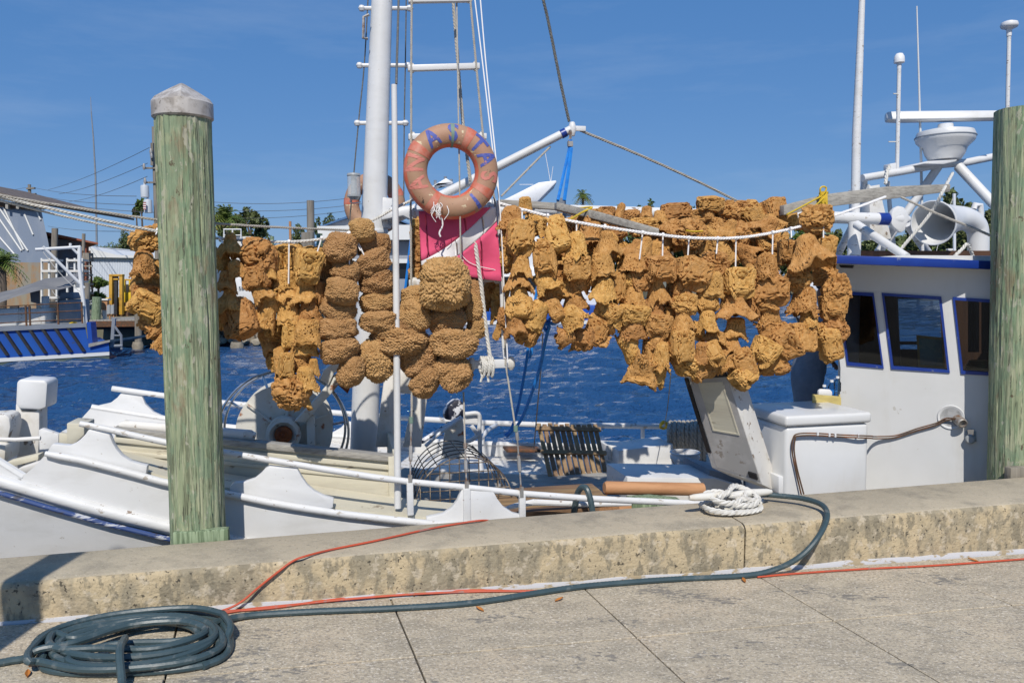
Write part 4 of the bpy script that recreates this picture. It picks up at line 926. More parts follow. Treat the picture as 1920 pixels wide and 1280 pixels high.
crest([(85, 852), (94, 838), (98, 832), (118, 834), (130, 835), (140, 831), (150, 824), (160, 814), (166, 805), (205, 815), (211, 830), (218, 842), (228, 854), (245, 865), (262, 870), (276, 873), (274, 890), (240, 884), (150, 864)], vh(150) + 0.005)
crest([(430, 926), (431, 912), (438, 905), (460, 903), (478, 897), (490, 887), (498, 878), (505, 874), (558, 880), (565, 893), (576, 909), (590, 921), (608, 930), (626, 935), (624, 952), (600, 958), (520, 945)], vh(520) + 0.005)
crest([(798, 982), (800, 970), (832, 963), (848, 952), (858, 938), (866, 918), (926, 922), (932, 934), (944, 950), (962, 962), (986, 968), (986, 992), (900, 990)], vh(880) + 0.005)
bpart('hand_rail', T([(150, 794, .9), (200, 804, .9), (260, 818, .905), (320, 831, .91), (420, 848, .915), (500, 861, .92), (600, 878, .925), (700, 894, .93), (770, 903, .935), (870, 913, .94), (980, 925, .945), (1100, 934, .95), (1290, 943, .96), (1420, 951, .965)], [5.5] + [6.2] * 12 + [5.5], 12), 'chipped')
for x, y0, y1, w in ((769, 903, 965, 6), (875, 913, 980, 7), (979, 924, 976, 6)):
    c = V(x, (y0 + y1) / 2, 0.925 if x < 960 else 0.93)
    bpart('stanchion', MB().box(c, ku * rp(w, c), kn * 0.02, UPZ * rp((y1 - y0) / 2, c)), 'chipped', bevel=0.005)
# far side
FT = [(120, 820), (172, 763), (318, 786), (420, 800), (640, 818), (780, 826), (900, 832), (1160, 838), (1300, 832), (1700, 832)]
rows = []
for x in [120, 146, 172] + list(range(210, 1701, 40)):
    p = V(x, ipt(FT, x), VF); s = ks(p)
    rows.append([p, K(s, VF, p.z - 0.55), K(s, VF, -1.4)])
bpart('far_bulwark', MB().sheet(rows, kn * 0.06), 'white')
bpart('far_cap', T([(x, ipt(FT, x), VF + 0.02) for x in [172] + list(range(210, 1701, 60))], 5.5), 'chipped')
crest([(172, 765), (185, 760), (207, 755), (220, 745), (229, 734), (265, 739), (272, 757), (287, 772), (307, 781), (318, 788)], VF, 'far_crest')
crest([(600, 816), (622, 812), (640, 802), (650, 790), (690, 795), (700, 810), (720, 824)], VF, 'far_crest')
crest([(1215, 842), (1240, 834), (1256, 822), (1266, 806), (1330, 806), (1340, 826), (1370, 838)], VF, 'far_crest')
bpart('far_rail', T([(210, 728, VF), (318, 743, VF), (420, 755, VF), (610, 772, VF), (740, 782, VF), (900, 792, VF), (1010, 796, VF), (1310, 800, VF), (1480, 806, VF)], 5.2, 10), 'chipped')
for x in (905, 1045, 1205): bpart('far_stanchion', T([(x, ipt(FT, x), VF), (x, 796, VF)], 4), 'white')
# deck of planks, higher at the bow
def dz(s): return float(np.interp(s, [-4, 0.2, 1.2, 2.2, 3.2, 9], [0.42, 0.30, 0.10, -0.08, -0.17, -0.17]))
nv = 18
b0 = V(-200, 868, 0.86); b1 = V(120, 820, VF); SB0 = ks(b0); SB1 = ks(b1)
bpart('bow_plate', MB().prism([b0, b1, Vector((b1.x, b1.y, -1.6)), Vector((b0.x, b0.y, -1.6))], ku * 0.05), 'white')
for j in range(nv):
    v0 = 1.0 + (VF - 1.0) * j / nv; v1 = 1.0 + (VF - 1.0) * (j + 1) / nv - 0.006
    rows = [[K(s, v0, dz(s)), K(s, v1, dz(s))] for s in np.linspace(SB0 + (SB1 - SB0) * (v0 - 0.9) / 3.05 + 0.03, 8.0, 24)]
    bpart('deck_plank', MB().sheet(rows, UPZ * -0.03), 'old_white' if j > 12 else 'wood_grey')
# cream side deck and coaming
rows = []
for x in range(230, 1001, 35):
    o = V(x, ipt(L2, x) - 14, vh(x) + 0.05); s = ks(o)
    yi = ipt([(230, 845), (420, 887), (575, 908), (760, 934), (985, 955)], x); q = V(x, yi, 1.32)
    rows.append([o, q])
bpart('side_deck', MB().sheet(rows, UPZ * -0.05), 'cream')
ct = [(215, 800), (418, 823), (580, 838), (743, 854)]
rows = []
for x in (215, 300, 418, 500, 580, 660, 743):
    a = V(x, ipt(ct, x) + 3, 1.36); b = K(ks(a), 1.36, a.z - 0.40); rows.append([a, b])
bpart('coaming', MB().sheet(rows, kn * 0.05), 'cream')
for k, (dy, hh, pr) in enumerate(((0, 6, 0.035), (18, 5, 0.02), (42, 4, 0.012))):
    a = V(215, ipt(ct, 215) + dy, 1.36); b = V(743, ipt(ct, 743) + dy, 1.36)
    m = MB().quadbox(a - kn * pr, b - kn * pr, b + kn * 0.07, a + kn * 0.07, UPZ * -rp(hh * 2, a))
    bpart('coaming_trim', m, 'wood_grey' if k == 0 else 'cream', bevel=0.004)
a = V(738, 851, 1.36)
bpart('coaming_end', MB().quadbox(a, a + ku * 0.04, a + ku * 0.04 + kn * 0.9, a + kn * 0.9, UPZ * -0.42), 'cream', bevel=0.004)
a = V(734, 868, 1.34)
bpart('corner_post', MB().box(a - UPZ * 0.12, ku * 0.022, kn * 0.02, UPZ * 0.17), 'cream', bevel=0.004)
# bow fittings
def vbox(name, pts, v, th, mat, parent=None, bevel=0.006, **k):
    return bpart(name, MB().prism([V(x, y, v) for x, y in pts], kn * th), mat, parent, bevel=bevel, **k)
sam = vbox('bow_post', [(29, 755), (74, 758), (74, 820), (70, 880), (32, 882), (27, 800)], 1.75, 0.16, 'old_white', bevel=0.012)
vbox('bow_post_head', [(31, 716), (37, 711), (84, 713), (89, 719), (86, 764), (74, 768), (36, 766), (29, 757)], 1.72, 0.22, 'white', bevel=0.022)
vbox('bow_post_notch', [(37, 767), (70, 767), (67, 772), (40, 772)], 1.745, 0.03, 'wood_grey')
vbox('bow_bitt', [(-30, 778), (8, 776), (18, 782), (20, 800), (14, 832), (-30, 834)], 1.5, 0.2, 'old_white', bevel=0.02)
vbox('bow_barrel', [(-30, 832), (12, 832), (10, 868), (-30, 872)], 1.45, 0.25, 'rusty_white', bevel=0.03)
bpart('bow_bar', T([(-60, 822, 1.4), (30, 824, 1.4), (76, 821, 1.4)], 4), 'old_white')
vbox('bow_board', [(72, 806), (78, 803), (110, 814), (110, 832), (92, 850), (74, 858)], 1.5, 0.05, 'chipped')
vbox('bow_board', [(110, 812), (126, 814), (126, 836), (110, 834)], 1.45, 0.05, 'cream')
vbox('bow_box', [(125, 793), (158, 795), (158, 815), (140, 832), (125, 832)], 1.4, 0.22, 'cream')
vbox('bow_floor_board', [(12, 866), (72, 852), (72, 862), (20, 876)], 1.35, 0.1, 'cream')
vbox('bow_floor_board', [(30, 880), (72, 866), (74, 876), (50, 886)], 1.25, 0.1, 'old_white')
# white spar lying along the coaming
sp_ = solo('spar', T([(224, 797, 1.42), (235, 796, 1.42), (470, 816, 1.42), (479, 818, 1.42)], [6, 9.5, 10.5, 7], 14), 'old_white', 'white painted spar lying on the coaming behind the capped post', 'spar')

# ------------------------------------------------ winch
wc = V(534, 808, 2.05)
wn_ = thing('winch', 'rusty cream winch drum with steel guard hoops on the foredeck', 'winch', wc - UPZ * 0.5)
ax = (-kn).normalized()
def ring_pts(c, R, a0, a1, n=40, off=0.0):
    return [c + ax * off + ku * (math.cos(a) * R) + UPZ * (math.sin(a) * R) for a in np.linspace(a0, a1, n)]
R1 = rp(117, wc)
for off in (0.10, -0.10):
    emit('guard_hoop', MB().tube(ring_pts(wc, R1 * (1 if off > 0 else 0.95), math.radians(-45), math.radians(225), 48, off), rp(2.4, wc), 8), 'steel', wn_)
for a in (150, 110, 40, 185, 5):
    a = math.radians(a); d = ku * math.cos(a) + UPZ * math.sin(a)
    emit('guard_spoke', MB().tube([wc + ax * 0.1 + d * R1, wc - ax * 0.08 + d * R1 * 0.95, wc + d * R1 * 0.62], rp(2.6, wc), 6), 'steel', wn_)
Rf = rp(88, wc)
emit('flange', MB().lathe([(0.03, -0.012), (Rf, -0.012), (Rf, 0.012), (0.03, 0.012)], wc, ax, 40), 'rusty_white', wn_)
emit('rear_flange', MB().lathe([(0.03, -0.33), (Rf, -0.33), (Rf, -0.31), (0.03, -0.31)], wc, ax, 40), 'rusty_white', wn_)
for k in range(6):
    a = k * math.pi / 3 + 0.35; d = ku * math.cos(a) + UPZ * math.sin(a)
    emit('flange_rib', MB().box(wc + ax * 0.02 + d * Rf * 0.55, d * Rf * 0.42, ax * 0.014, d.cross(ax) * 0.008), 'rusty_white', wn_)
Rh = rp(31, wc)
emit('hub', MB().lathe([(Rh, 0.0), (Rh * 1.02, 0.10), (Rh, 0.16), (Rh * 0.78, 0.175), (Rh * 0.62, 0.15), (Rh * 0.5, 0.13)], wc, ax, 32), 'rusty_white', wn_)
emit('hub_core', MB().lathe([(Rh * 0.52, 0.12), (Rh * 0.5, 0.165), (Rh * 0.3, 0.18), (Rh * 0.12, 0.175), (Rh * 0.1, 0.2)], wc, ax, 24), 'rust', wn_)
emit('drum', MB().lathe([(rp(34, wc), -0.31), (rp(34, wc), -0.02)], wc, ax, 24), 'rusty_white', wn_)
def wbar(name, pts, v, th, mat='rusty_white'):
    return emit(name, MB().prism([V(x, y, v) for x, y in pts], kn * th), mat, wn_, bevel=0.005)
wbar('arm', [(552, 790), (600, 738), (622, 708), (640, 697), (646, 706), (628, 730), (572, 792)], 1.86, 0.10)
wbar('arm_head', [(600, 712), (606, 695), (622, 682), (640, 676), (640, 690), (626, 700), (616, 722)], 1.84, 0.14)
wbar('leg', [(574, 782), (590, 778), (591, 836), (576, 838)], 1.9, 0.07)
wbar('bracket', [(636, 716), (656, 728), (652, 738), (634, 722)], 1.9, 0.12, 'rust')
wbar('base_plate', [(500, 838), (600, 838), (600, 900), (500, 900)], 1.9, 0.5, 'cream')

# ------------------------------------------------ wheelhouse
VW = 1.75
house = boat
W1 = [(1570, 546), (1638, 549), (1657, 691), (1588, 685)]
W2 = [(1653, 549), (1765, 556), (1781, 699), (1671, 692)]
W3 = [(1786, 557), (1890, 563), (1906, 707), (1802, 701)]
HA = V(1575, 600, 1.76); HB = V(1860, 600, 1.04)
hd = Vector((HB.x - HA.x, HB.y - HA.y, 0)).normalized(); hnn = Vector((-hd.y, hd.x, 0))
def HV(x, y, v=VW):                  # point on the slanted wheelhouse wall, v - VW behind it
    d = ray(x, y); o = HA + hnn * (v - VW)
    return CAM + d * ((o - CAM).dot(hnn) / d.dot(hnn))
def wp(lst, v=VW): return [HV(x, y, v) for x, y in lst]
m = MB(); th = hnn * 0.05
m.prism(wp([(1553, 484), (1925, 502), (1925, 569), W3[1], W3[0], W2[1], W2[0], W1[1], W1[0], (1559, 546)]), th)
m.prism(wp([W1[1], W2[0], W2[3], W1[2]]), th); m.prism(wp([W2[1], W3[0], W3[3], W2[2]]), th)
m.prism(wp([(1559, 546), W1[0], W1[3], (1576, 690)]), th)
m.prism(wp([(1576, 690), W1[3], W1[2], W2[3], W2[2], W3[3], W3[2], (1925, 712), (1925, 980), (1570, 980)]), th)
m.prism(wp([W3[1], (1925, 569), (1925, 712), W3[2]]), th)
wall = bpart('wheelhouse_wall', m, 'gelcoat', angle=20)
for W in (W1, W2, W3):
    P4 = wp(W, VW - 0.012); c = sum(P4, Vector()) / 4
    inn = [p + (c - p).normalized() * 0.029 for p in P4]
    m = MB()
    for i in range(4):
        j = (i + 1) % 4; m.prism([P4[i], P4[j], inn[j], inn[i]], hnn * 0.045)
    wf = bpart('window_frame', m, 'blue_paint', angle=20)
    g = [p + hnn * 0.03 for p in inn]
    emit('pane', MB().prism(g, hnn * 0.005), 'glass', wf, flat=True)
# roof with blue fascia
fq = [V(1556, 477.5, 1.16), V(1940, 492, 0.93), V(1940, 508, 0.93), V(1556, 493.5, 1.16)]
fn = Vector((-(fq[1] - fq[0]).y, (fq[1] - fq[0]).x, 0)).normalized()
bpart('roof_fascia', MB().prism(fq, fn * 0.045), 'blue_paint', bevel=0.006)
t0, t1 = fq[0], fq[1]
far0 = V(1592, 480, 3.5); far0.z = t0.z + 0.02; far1 = K(ks(t1) + 0.6, 3.5, t1.z + 0.02)
bpart('roof_plate', MB().quadbox(t0 + fn * 0.047 - UPZ * 0.004, t1 + fn * 0.047 - UPZ * 0.004, far1, far0, UPZ * -0.06), 'gelcoat')
bpart('roof_lip', MB().prism([V(1620, 482.5, 1.2), V(1700, 478.5, 1.14), V(1936, 480, 1.0), V(1936, 494, 1.0), V(1620, 484, 1.2)], fn * 0.05), 'gelcoat', bevel=0.004)
# inside and far wall
fw = 3.1
OP = (1683, 560, 1764, 655)
m = MB()
m.prism(wp([(1604, 470), (1952, 470), (1952, 560), (1604, 560)], fw), th); m.prism(wp([(1604, 655), (1952, 655), (1952, 900), (1604, 900)], fw), th)
m.prism(wp([(1604, 560), (1683, 560), (1687, 655), (1604, 655)], fw), th); m.prism(wp([(1762, 560), (1952, 560), (1952, 655), (1766, 655)], fw), th)
bpart('far_cabin_wall', m, 'interior_wood', angle=20)
bpart('window_bar', MB().prism(wp([(1685, 640), (1764, 640), (1764, 646), (1685, 646)], fw - 0.03), hnn * 0.03), 'interior_wood')
pA = HV(1575, 500, VW + 0.05); pB = HV(1604, 500, fw)
bpart('front_cabin_wall', MB().quadbox(Vector((pA.x, pA.y, -0.4)), Vector((pB.x, pB.y, -0.4)), Vector((pB.x, pB.y, pA.z + .02)), Vector((pA.x, pA.y, pA.z + .02)), hd * 0.05), 'gelcoat')
pC = HV(1924, 500, VW + 0.05); 
pD = HV(1950, 500, fw); pE = HV(1604, 500, fw)
bpart('rear_cabin_wall', MB().quadbox(Vector((pC.x, pC.y, -0.4)), Vector((pD.x, pD.y, -0.4)), Vector((pD.x, pD.y, pC.z)), Vector((pC.x, pC.y, pC.z)), hd * 0.05), 'gelcoat')
bpart('cabin_sole', MB().prism([Vector((p.x, p.y, -0.3)) for p in (pA, pC, pD, pE)], UPZ * 0.05), 'interior_wood')
bpart('cabin_post', MB().prism(wp([(1663, 548), (1680, 549), (1690, 700), (1676, 700)], VW + 0.25), hnn * 0.05), 'interior_wood')
bpart('cabin_counter', MB().prism(wp([(1600, 694), (1995, 712), (1995, 760), (1600, 760)], VW + 0.08), hnn * 0.5), 'interior_wood')
pic = thing('framed_picture', 'small gold framed teal picture standing inside the wheelhouse window', 'picture', HV(1745, 690, VW + 0.16))
fr = wp([(1718, 628), (1769, 633), (1772, 691), (1722, 688)], VW + 0.16); c = sum(fr, Vector()) / 4
inn = [p + (c - p) * 0.16 for p in fr]; m = MB()
for i in range(4): m.prism([fr[i], fr[(i + 1) % 4], inn[(i + 1) % 4], inn[i]], hnn * 0.02)
emit('frame', m, 'gold_frame', pic); emit('canvas', MB().prism([p + hnn * 0.008 for p in inn], hnn * 0.008), 'picture_teal', pic)
bc = HV(1838, 690, VW + 0.25)
brs = thing('brass_coil', 'coil of brass coloured line behind the last wheelhouse window', 'coil', bc)
for k in range(4):
    emit('turn', MB().tube([bc + hd * math.cos(a) * (0.10 - 0.008 * k) + hnn * math.sin(a) * 0.06 + UPZ * (0.018 * k) for a in np.linspace(0, 6.1, 24)], 0.009, 6), 'brass', brs)
for k, x in enumerate((1815, 1840)):
    cu_ = MB().sheet([[HV(x + dx_, y, VW + 0.35 + 0.03 * math.sin(dx_ * .7)) for dx_ in range(0, 22, 3)] for y in (560, 610, 660)])
    solo('curtain', cu_, 'canvas', ('left grey curtain inside the last wheelhouse window', 'right grey curtain inside the last wheelhouse window')[k], 'curtain', 'curtains inside the wheelhouse')
# vent hole with short pipe, outlet, cables
hc = HV(1783, 782, VW - 0.004)
vh_ = bpart('pipe_recess', MB().lathe([(rp(23, hc), 0.0), (rp(22, hc), 0.006), (rp(20, hc), 0.004), (rp(18, hc), -0.0)], hc, -hnn, 28), 'gelcoat')
c2 = HV(1797, 787, VW - 0.01)
emit('pipe_stub', MB().lathe([(rp(9, c2), -0.02), (rp(9, c2), 0.07), (rp(7, c2), 0.075), (rp(6, c2), 0.04)], c2, (-hnn + hd * 0.5 + UPZ * -0.25), 16), 'steel_dull', vh_)
so = HV(1820, 820, VW - 0.012)
sk = bpart('power_socket', MB().prism(wp([(1810, 808), (1830, 808), (1831, 828), (1810, 828)], VW - 0.01), hnn * 0.012), 'grey_plastic', bevel=0.004)
emit('socket_lid', MB().lathe([(rp(8.5, so), 0), (rp(8.5, so), 0.035), (rp(6, so), 0.045)], HV(1819, 822, VW - 0.012), -hnn, 20), 'grey_plastic', sk)
emit('hinge', MB().prism(wp([(1814, 805), (1826, 805), (1825, 815), (1815, 815)], VW - 0.03), hnn * 0.02), 'steel', sk)
lamp = HV(1600, 500, VW - 0.2)
bpart('soffit_light', MB().prism(wp([(1572, 496), (1600, 497), (1598, 503), (1576, 502)], VW - 0.2), hnn * 0.06), 'black', bevel=0.006)
# white fish box (tank) with lid
C0 = V(1472, 780, 1.08); C1 = V(1634, 780, 1.08); s0, s1 = ks(C0), ks(C1); zt_ = C0.z; zl = V(1472, 800, 1.08).z
tank = thing('fish_box', 'large white lidded fish box in front of the wheelhouse wall', 'box', K((s0 + s1) / 2, 1.35, -0.2))
emit('body', MB().quadbox(K(s0 + .015, 1.09, -0.25), K(s1 - .01, 1.09, -0.25), K(s1 - .01, 1.70, -0.25), K(s0 + .015, 1.70, -0.25), UPZ * (zl + 0.25 - 0.004)), 'gelcoat', tank, bevel=0.03, seg=3)
emit('lid', MB().kbox(s0, s1, 1.07, 1.71, zl, zt_), 'gelcoat', tank, bevel=0.022, seg=3)
def on_wall(pts, v): return [V(x, y, v) for x, y in pts]
cab = thing('cable', 'twin brown cable clipped across the white fish box to the pipe hole', 'cable', V(1500, 920, 1.06))
for k, dy in enumerate((0, 4)):
    p = [V(1502 + k * 5, 926, 1.06), V(1492 + k * 3, 880, 1.06), V(1485 + k * 4, 845, 1.06), V(1487 + k * 4, 822, 1.06), V(1496, 813 + dy, 1.06), V(1530, 812 + dy, 1.06), V(1580, 815 + dy, 1.06), V(1630, 817 + dy, 1.065), V(1637, 818 + dy, 1.3), V(1640, 818 + dy, 1.46), HV(1648, 818 + dy, VW - 0.05), HV(1680, 816 + dy, VW - 0.02), HV(1720, 803 + dy, VW - 0.02), HV(1755, 793 + dy, VW - 0.02), HV(1774, 784 + dy, VW - 0.02), HV(1798, 785, VW - 0.05)]
    emit('wire', MB().tube(smooth(p, 5), 0.0058, 6), 'rusty_dark', cab)
for x, y in ((1533, 813), (1555, 815), (1566, 816), (1609, 816)):
    c = V(x, y, 1.05); emit('clip', MB().box(c, ku * 0.006, kn * 0.006, UPZ * 0.012), 'plastic_white', cab)
cr_ = thing('crate', 'small yellow wooden crate with bottles on the fish box lid', 'crate', V(1549, 762, 1.62))
emit('front_board', MB().prism(vp_l([(1524, 739), (1575, 743), (1575, 763), (1524, 762)], 1.60), kn * 0.012), 'crate', cr_); emit('back_board', MB().prism(vp_l([(1526, 742), (1577, 745), (1577, 763), (1526, 762)], 1.72), kn * 0.01), 'crate', cr_)
for x in (1524, 1573): emit('end_board', MB().prism([V(x, 739, 1.612), V(x, 762, 1.612), V(x, 762, 1.72), V(x, 739, 1.72)], ku * 0.012), 'crate', cr_)
for k, (x, y, lab) in enumerate(((1559, 722, 'clear bottle with turquoise liquid standing in the yellow crate'), (1570, 715, 'clear empty bottle behind the turquoise one in the crate'), (1545, 731, 'clear bottle lying at the left end of the crate'))):
    b = V(x, y + 18, 1.66); r_ = rp(6.5, b)
    bt = thing('bottle', lab, 'bottle', b, 'bottles in the yellow crate')
    emit('shell', MB().lathe([(r_, 0), (r_, rp(16, b)), (r_ * 0.5, rp(21, b)), (r_ * 0.45, rp(24, b))], b, seg=14), 'clear_plastic', bt)
    emit('cap', MB().lathe([(r_ * 0.5, rp(24, b)), (r_ * 0.5, rp(28, b))], b, seg=10), 'plastic_white', bt)
    if k == 0: emit('liquid', MB().lathe([(r_ * .93, 0.004), (r_ * .93, rp(9, b))], b, seg=14), 'rope_blue', bt)
solo('tub_lid', MB().prism(vp_l([(1536, 732), (1540, 729), (1557, 730), (1561, 734), (1561, 743), (1535, 741)], 1.63), kn * 0.03), 'plastic_white', 'rounded white plastic tub in the yellow crate', 'tub', bevel=0.008)

# ------------------------------------------------ open hatch cover
hf = [V(1281, 703, 1.24), V(1362, 695, 1.07), V(1430, 909, 1.12), V(1334, 876, 1.42)]
hpn = (hf[1] - hf[2]).cross(hf[3] - hf[2]).normalized(); d_ = ray(1281, 703)
hf[0] = CAM + d_ * ((hf[2] - CAM).dot(hpn) / d_.dot(hpn))
off = V(1400, 720, 1.25) - hf[1]
hat = thing('hatch_cover', 'white wooden hatch cover propped open with a recessed panel', 'hatch', hf[2])
emit('panel', MB().prism(hf, off), 'old_white', hat, bevel=0.008)
hn = (hf[1] - hf[0]).cross(hf[3] - hf[0]).normalized(); hn = hn if hn.y < 0 else -hn
def hface(u, v, o=0.0): return hf[0].lerp(hf[1], u).lerp(hf[3].lerp(hf[2], u), v) + hn * o
def hquad(u0, v0, u1, v1, o=0.004, t=0.01): return MB().prism([hface(u0, v0, o), hface(u1, v0, o), hface(u1, v1, o), hface(u0, v1, o)], -hn * t)
emit('rubber_seal', hquad(0.02, 0.03, 0.10, 0.82, 0.012, 0.02), 'black', hat); emit('rubber_seal', hquad(0.20, 0.008, 0.985, 0.045, 0.012, 0.02), 'black', hat)
emit('inset_panel', hquad(0.33, 0.10, 0.82, 0.55, 0.006), 'cream', hat)
emit('face_board', hquad(0.12, 0.045, 0.98, 0.97, 0.003, 0.006), 'hatch_shaded', hat)  # face of the white cover, its shade given as grey colour
for a in ((0.30, 0.085, 0.85, 0.10), (0.30, 0.55, 0.85, 0.565), (0.30, 0.10, 0.33, 0.55), (0.82, 0.10, 0.85, 0.55)):
    emit('inset_edge', hquad(*a, 0.009, 0.012), 'cream', hat)
emit('latch', hquad(0.80, 0.90, 0.95, 0.95, 0.02, 0.02), 'black', hat)
vbox('hatch_base', [(1330, 880), (1440, 905), (1440, 960), (1330, 960)], 1.75, 0.5, 'far_grey')
vbox('hatch_coaming', [(1176, 894), (1340, 896), (1400, 915), (1400, 950), (1176, 940)], 1.65, 0.5, 'white')
vbox('small_box', [(1460, 893), (1477, 893), (1478, 925), (1460, 925)], 1.12, 0.15, 'gelcoat')
vbox('locker', [(1160, 845), (1262, 832), (1262, 900), (1160, 900)], 3.2, 0.4, 'white')
vbox('locker_shelf', [(1138, 835), (1232, 840), (1224, 862), (1140, 862)], 3.4, 0.3, 'old_white')
vbox('wall_shelf', [(950, 843), (1015, 843), (1015, 848), (950, 848)], 3.7, 0.2, 'rusty_dark')
vbox('wall_shelf', [(888, 868), (1022, 866), (1022, 872), (888, 874)], 3.7, 0.2, 'white')
# slatted wooden grate
gq = [V(1006, 797, 3.45), V(1122, 799, 3.45), V(1146, 906, 3.0), V(1030, 904, 3.0)]
gr = thing('wooden_grate', 'brown slatted wooden grate leaning against the far rail', 'grate', gq[3])
gn = (gq[1] - gq[0]).cross(gq[3] - gq[0]).normalized(); gn = gn if gn.y < 0 else -gn
def gp(u, v, o=0.0): return gq[0].lerp(gq[1], u).lerp(gq[3].lerp(gq[2], u), v) + gn * o
for i in range(11):
    u0 = i / 11 + 0.012; u1 = u0 + 0.062; e = random.uniform(-0.05, -0.02)
    emit('slat', MB().prism([gp(u0, e), gp(u1, e), gp(u1, 1.0), gp(u0, 1.0)], -gn * 0.02), 'wood_brown', gr)
for v0 in (0.04, 0.46, 0.94):
    emit('batten', MB().prism([gp(-0.03, v0, 0.022), gp(1.02, v0, 0.022), gp(1.02, v0 + 0.065, 0.022), gp(-0.03, v0 + 0.065, 0.022)], -gn * 0.02), 'wood_brown', gr)
# timbers and boards near the kerb
a = V(1133, 914, 1.42); b = V(1318, 917, 1.42)
tm = MB().tube([a, a.lerp(b, .02), b], [rp(10, a), rp(12.5, a), rp(12, b)], 14)
solo('timber_log', tm, 'wood_orange', 'orange brown timber log with green paint flecks on the deck', 'timber')
solo('timber_beam', MB().prism(vp_l([(1186, 938), (1230, 935), (1283, 940), (1280, 975), (1186, 975)], 1.10), kn * 0.14), 'pile_pale', 'short splintered green timber end beside the cleat', 'timber', bevel=0.008)
solo('timber_board', MB().prism(vp_l([(1124, 948), (1188, 945), (1188, 980), (1120, 980)], 1.12), kn * 0.12), 'wood_orange', 'brown board butting the short green timber', 'board', bevel=0.005)
for j in range(6):
    v0 = 1.12 + j * 0.11; z = V(1000, 948, 1.2).z - 0.02
    sA = ks(V(945, 948, 1.2)); sB = ks(V(1130, 948, 1.2)) + 0.1
    bpart('raised_plank', MB().kbox(sA, sB, v0, v0 + 0.105, z - 0.03, z + random.uniform(0, 0.006)), 'wood_plank', bevel=0.003)
solo('boat_pole', T([(946, 953, 1.06), (965, 948, 1.07), (1000, 941, 1.09), (1100, 945, 1.12), (1220, 944, 1.14)], [3, 5, 6, 5, 4], 10), 'chipped', 'chipped white pole lying over the planks with frayed rope end', 'pole')
# bucket
bc_ = V(1284, 893, 2.55); r_ = rp(26, bc_); h_ = rp(47, bc_)
bk_ = thing('bucket', 'white plastic bucket with wire handle beside the hatch cover', 'bucket', bc_)
emit('pail', MB().lathe([(r_ * 0.88, 0), (r_ * 0.98, h_ * .72), (r_ * 1.06, h_ * .74), (r_ * 1.06, h_ * .84), (r_, h_ * .85), (r_ * 1.01, h_ * .95), (r_ * 1.08, h_ * .96), (r_ * 1.08, h_), (r_ * .97, h_), (r_ * .9, h_ * .1)], bc_, seg=30), 'plastic_white', bk_)
emit('handle', MB().tube([bc_ + ku * math.cos(a) * r_ * 1.08 - kn * (math.sin(a) * r_ * .25 + r_ * .9 * math.sin(a)) + UPZ * (h_ * .78 - math.sin(a) * h_ * .5) for a in np.linspace(0, math.pi, 16)], 0.003, 5), 'rusty_dark', bk_)
# grey ropes hung on the far rail
rh = thing('hung_rope', 'grey rope hank hung over the far rail behind the bucket', 'rope', V(1285, 890, 3.1))
for k in range(9):
    x = 1256 + k * 8; yb = (836, 845, 852, 846, 850, 872, 880, 886, 880)[k]
    emit('strand', MB().rope(smooth([V(x, yb, 3.3), V(x - 2 + k % 3, 810, 3.25), V(x + 1, 792, 3.4), V(x + 4, 800, 3.6), V(x + 5, yb - 12, 3.6)], 5), rp(4.6, V(x, 800, 3.3))), 'rope_grey', rh)
# wire trap
ct_ = V(862, 918, 1.75); Rt = rp(88, ct_)
tr_ = thing('wire_trap', 'domed wire mesh trap standing behind the rail', 'trap', ct_)
for k in range(6):
    v = 1.5 + k * 0.16; rr = Rt * (1 - 0.02 * k)
    c = K(ks(ct_), v, ct_.z - 0.05)
    emit('hoop', MB().tube([c + ku * math.cos(a) * rr + UPZ * math.sin(a) * rr * 1.0 for a in np.linspace(0, math.pi, 26)], 0.0045, 5), 'wire', tr_)
for k in range(11):
    a = math.pi * (k + 0.5) / 11
    emit('wire', MB().tube([K(ks(ct_) + math.cos(a) * Rt * (1 - .02 * q / 1), 1.5 + q * 0.8, ct_.z - 0.05 + math.sin(a) * Rt * (1 - .1 * q)) for q in (0, 0.5, 1)], 0.004, 5), 'wire', tr_)
for k in range(9):
    x = -0.9 + 0.2 * k; hgt = math.sqrt(max(0, 1 - x * x)) * Rt
    emit('end_wire', MB().tube([K(ks(ct_) + x * Rt, 1.5, ct_.z - 0.05), K(ks(ct_) + x * Rt, 1.5, ct_.z - 0.05 + hgt)], 0.004, 5), 'wire', tr_)
for k in range(5):
    z = Rt * (0.15 + 0.18 * k); w = math.sqrt(max(0.01, 1 - (z / Rt) ** 2)) * Rt
    emit('end_wire', MB().tube([K(ks(ct_) - w, 1.5, ct_.z - 0.05 + z), K(ks(ct_) + w, 1.5, ct_.z - 0.05 + z)], 0.004, 5), 'wire', tr_)
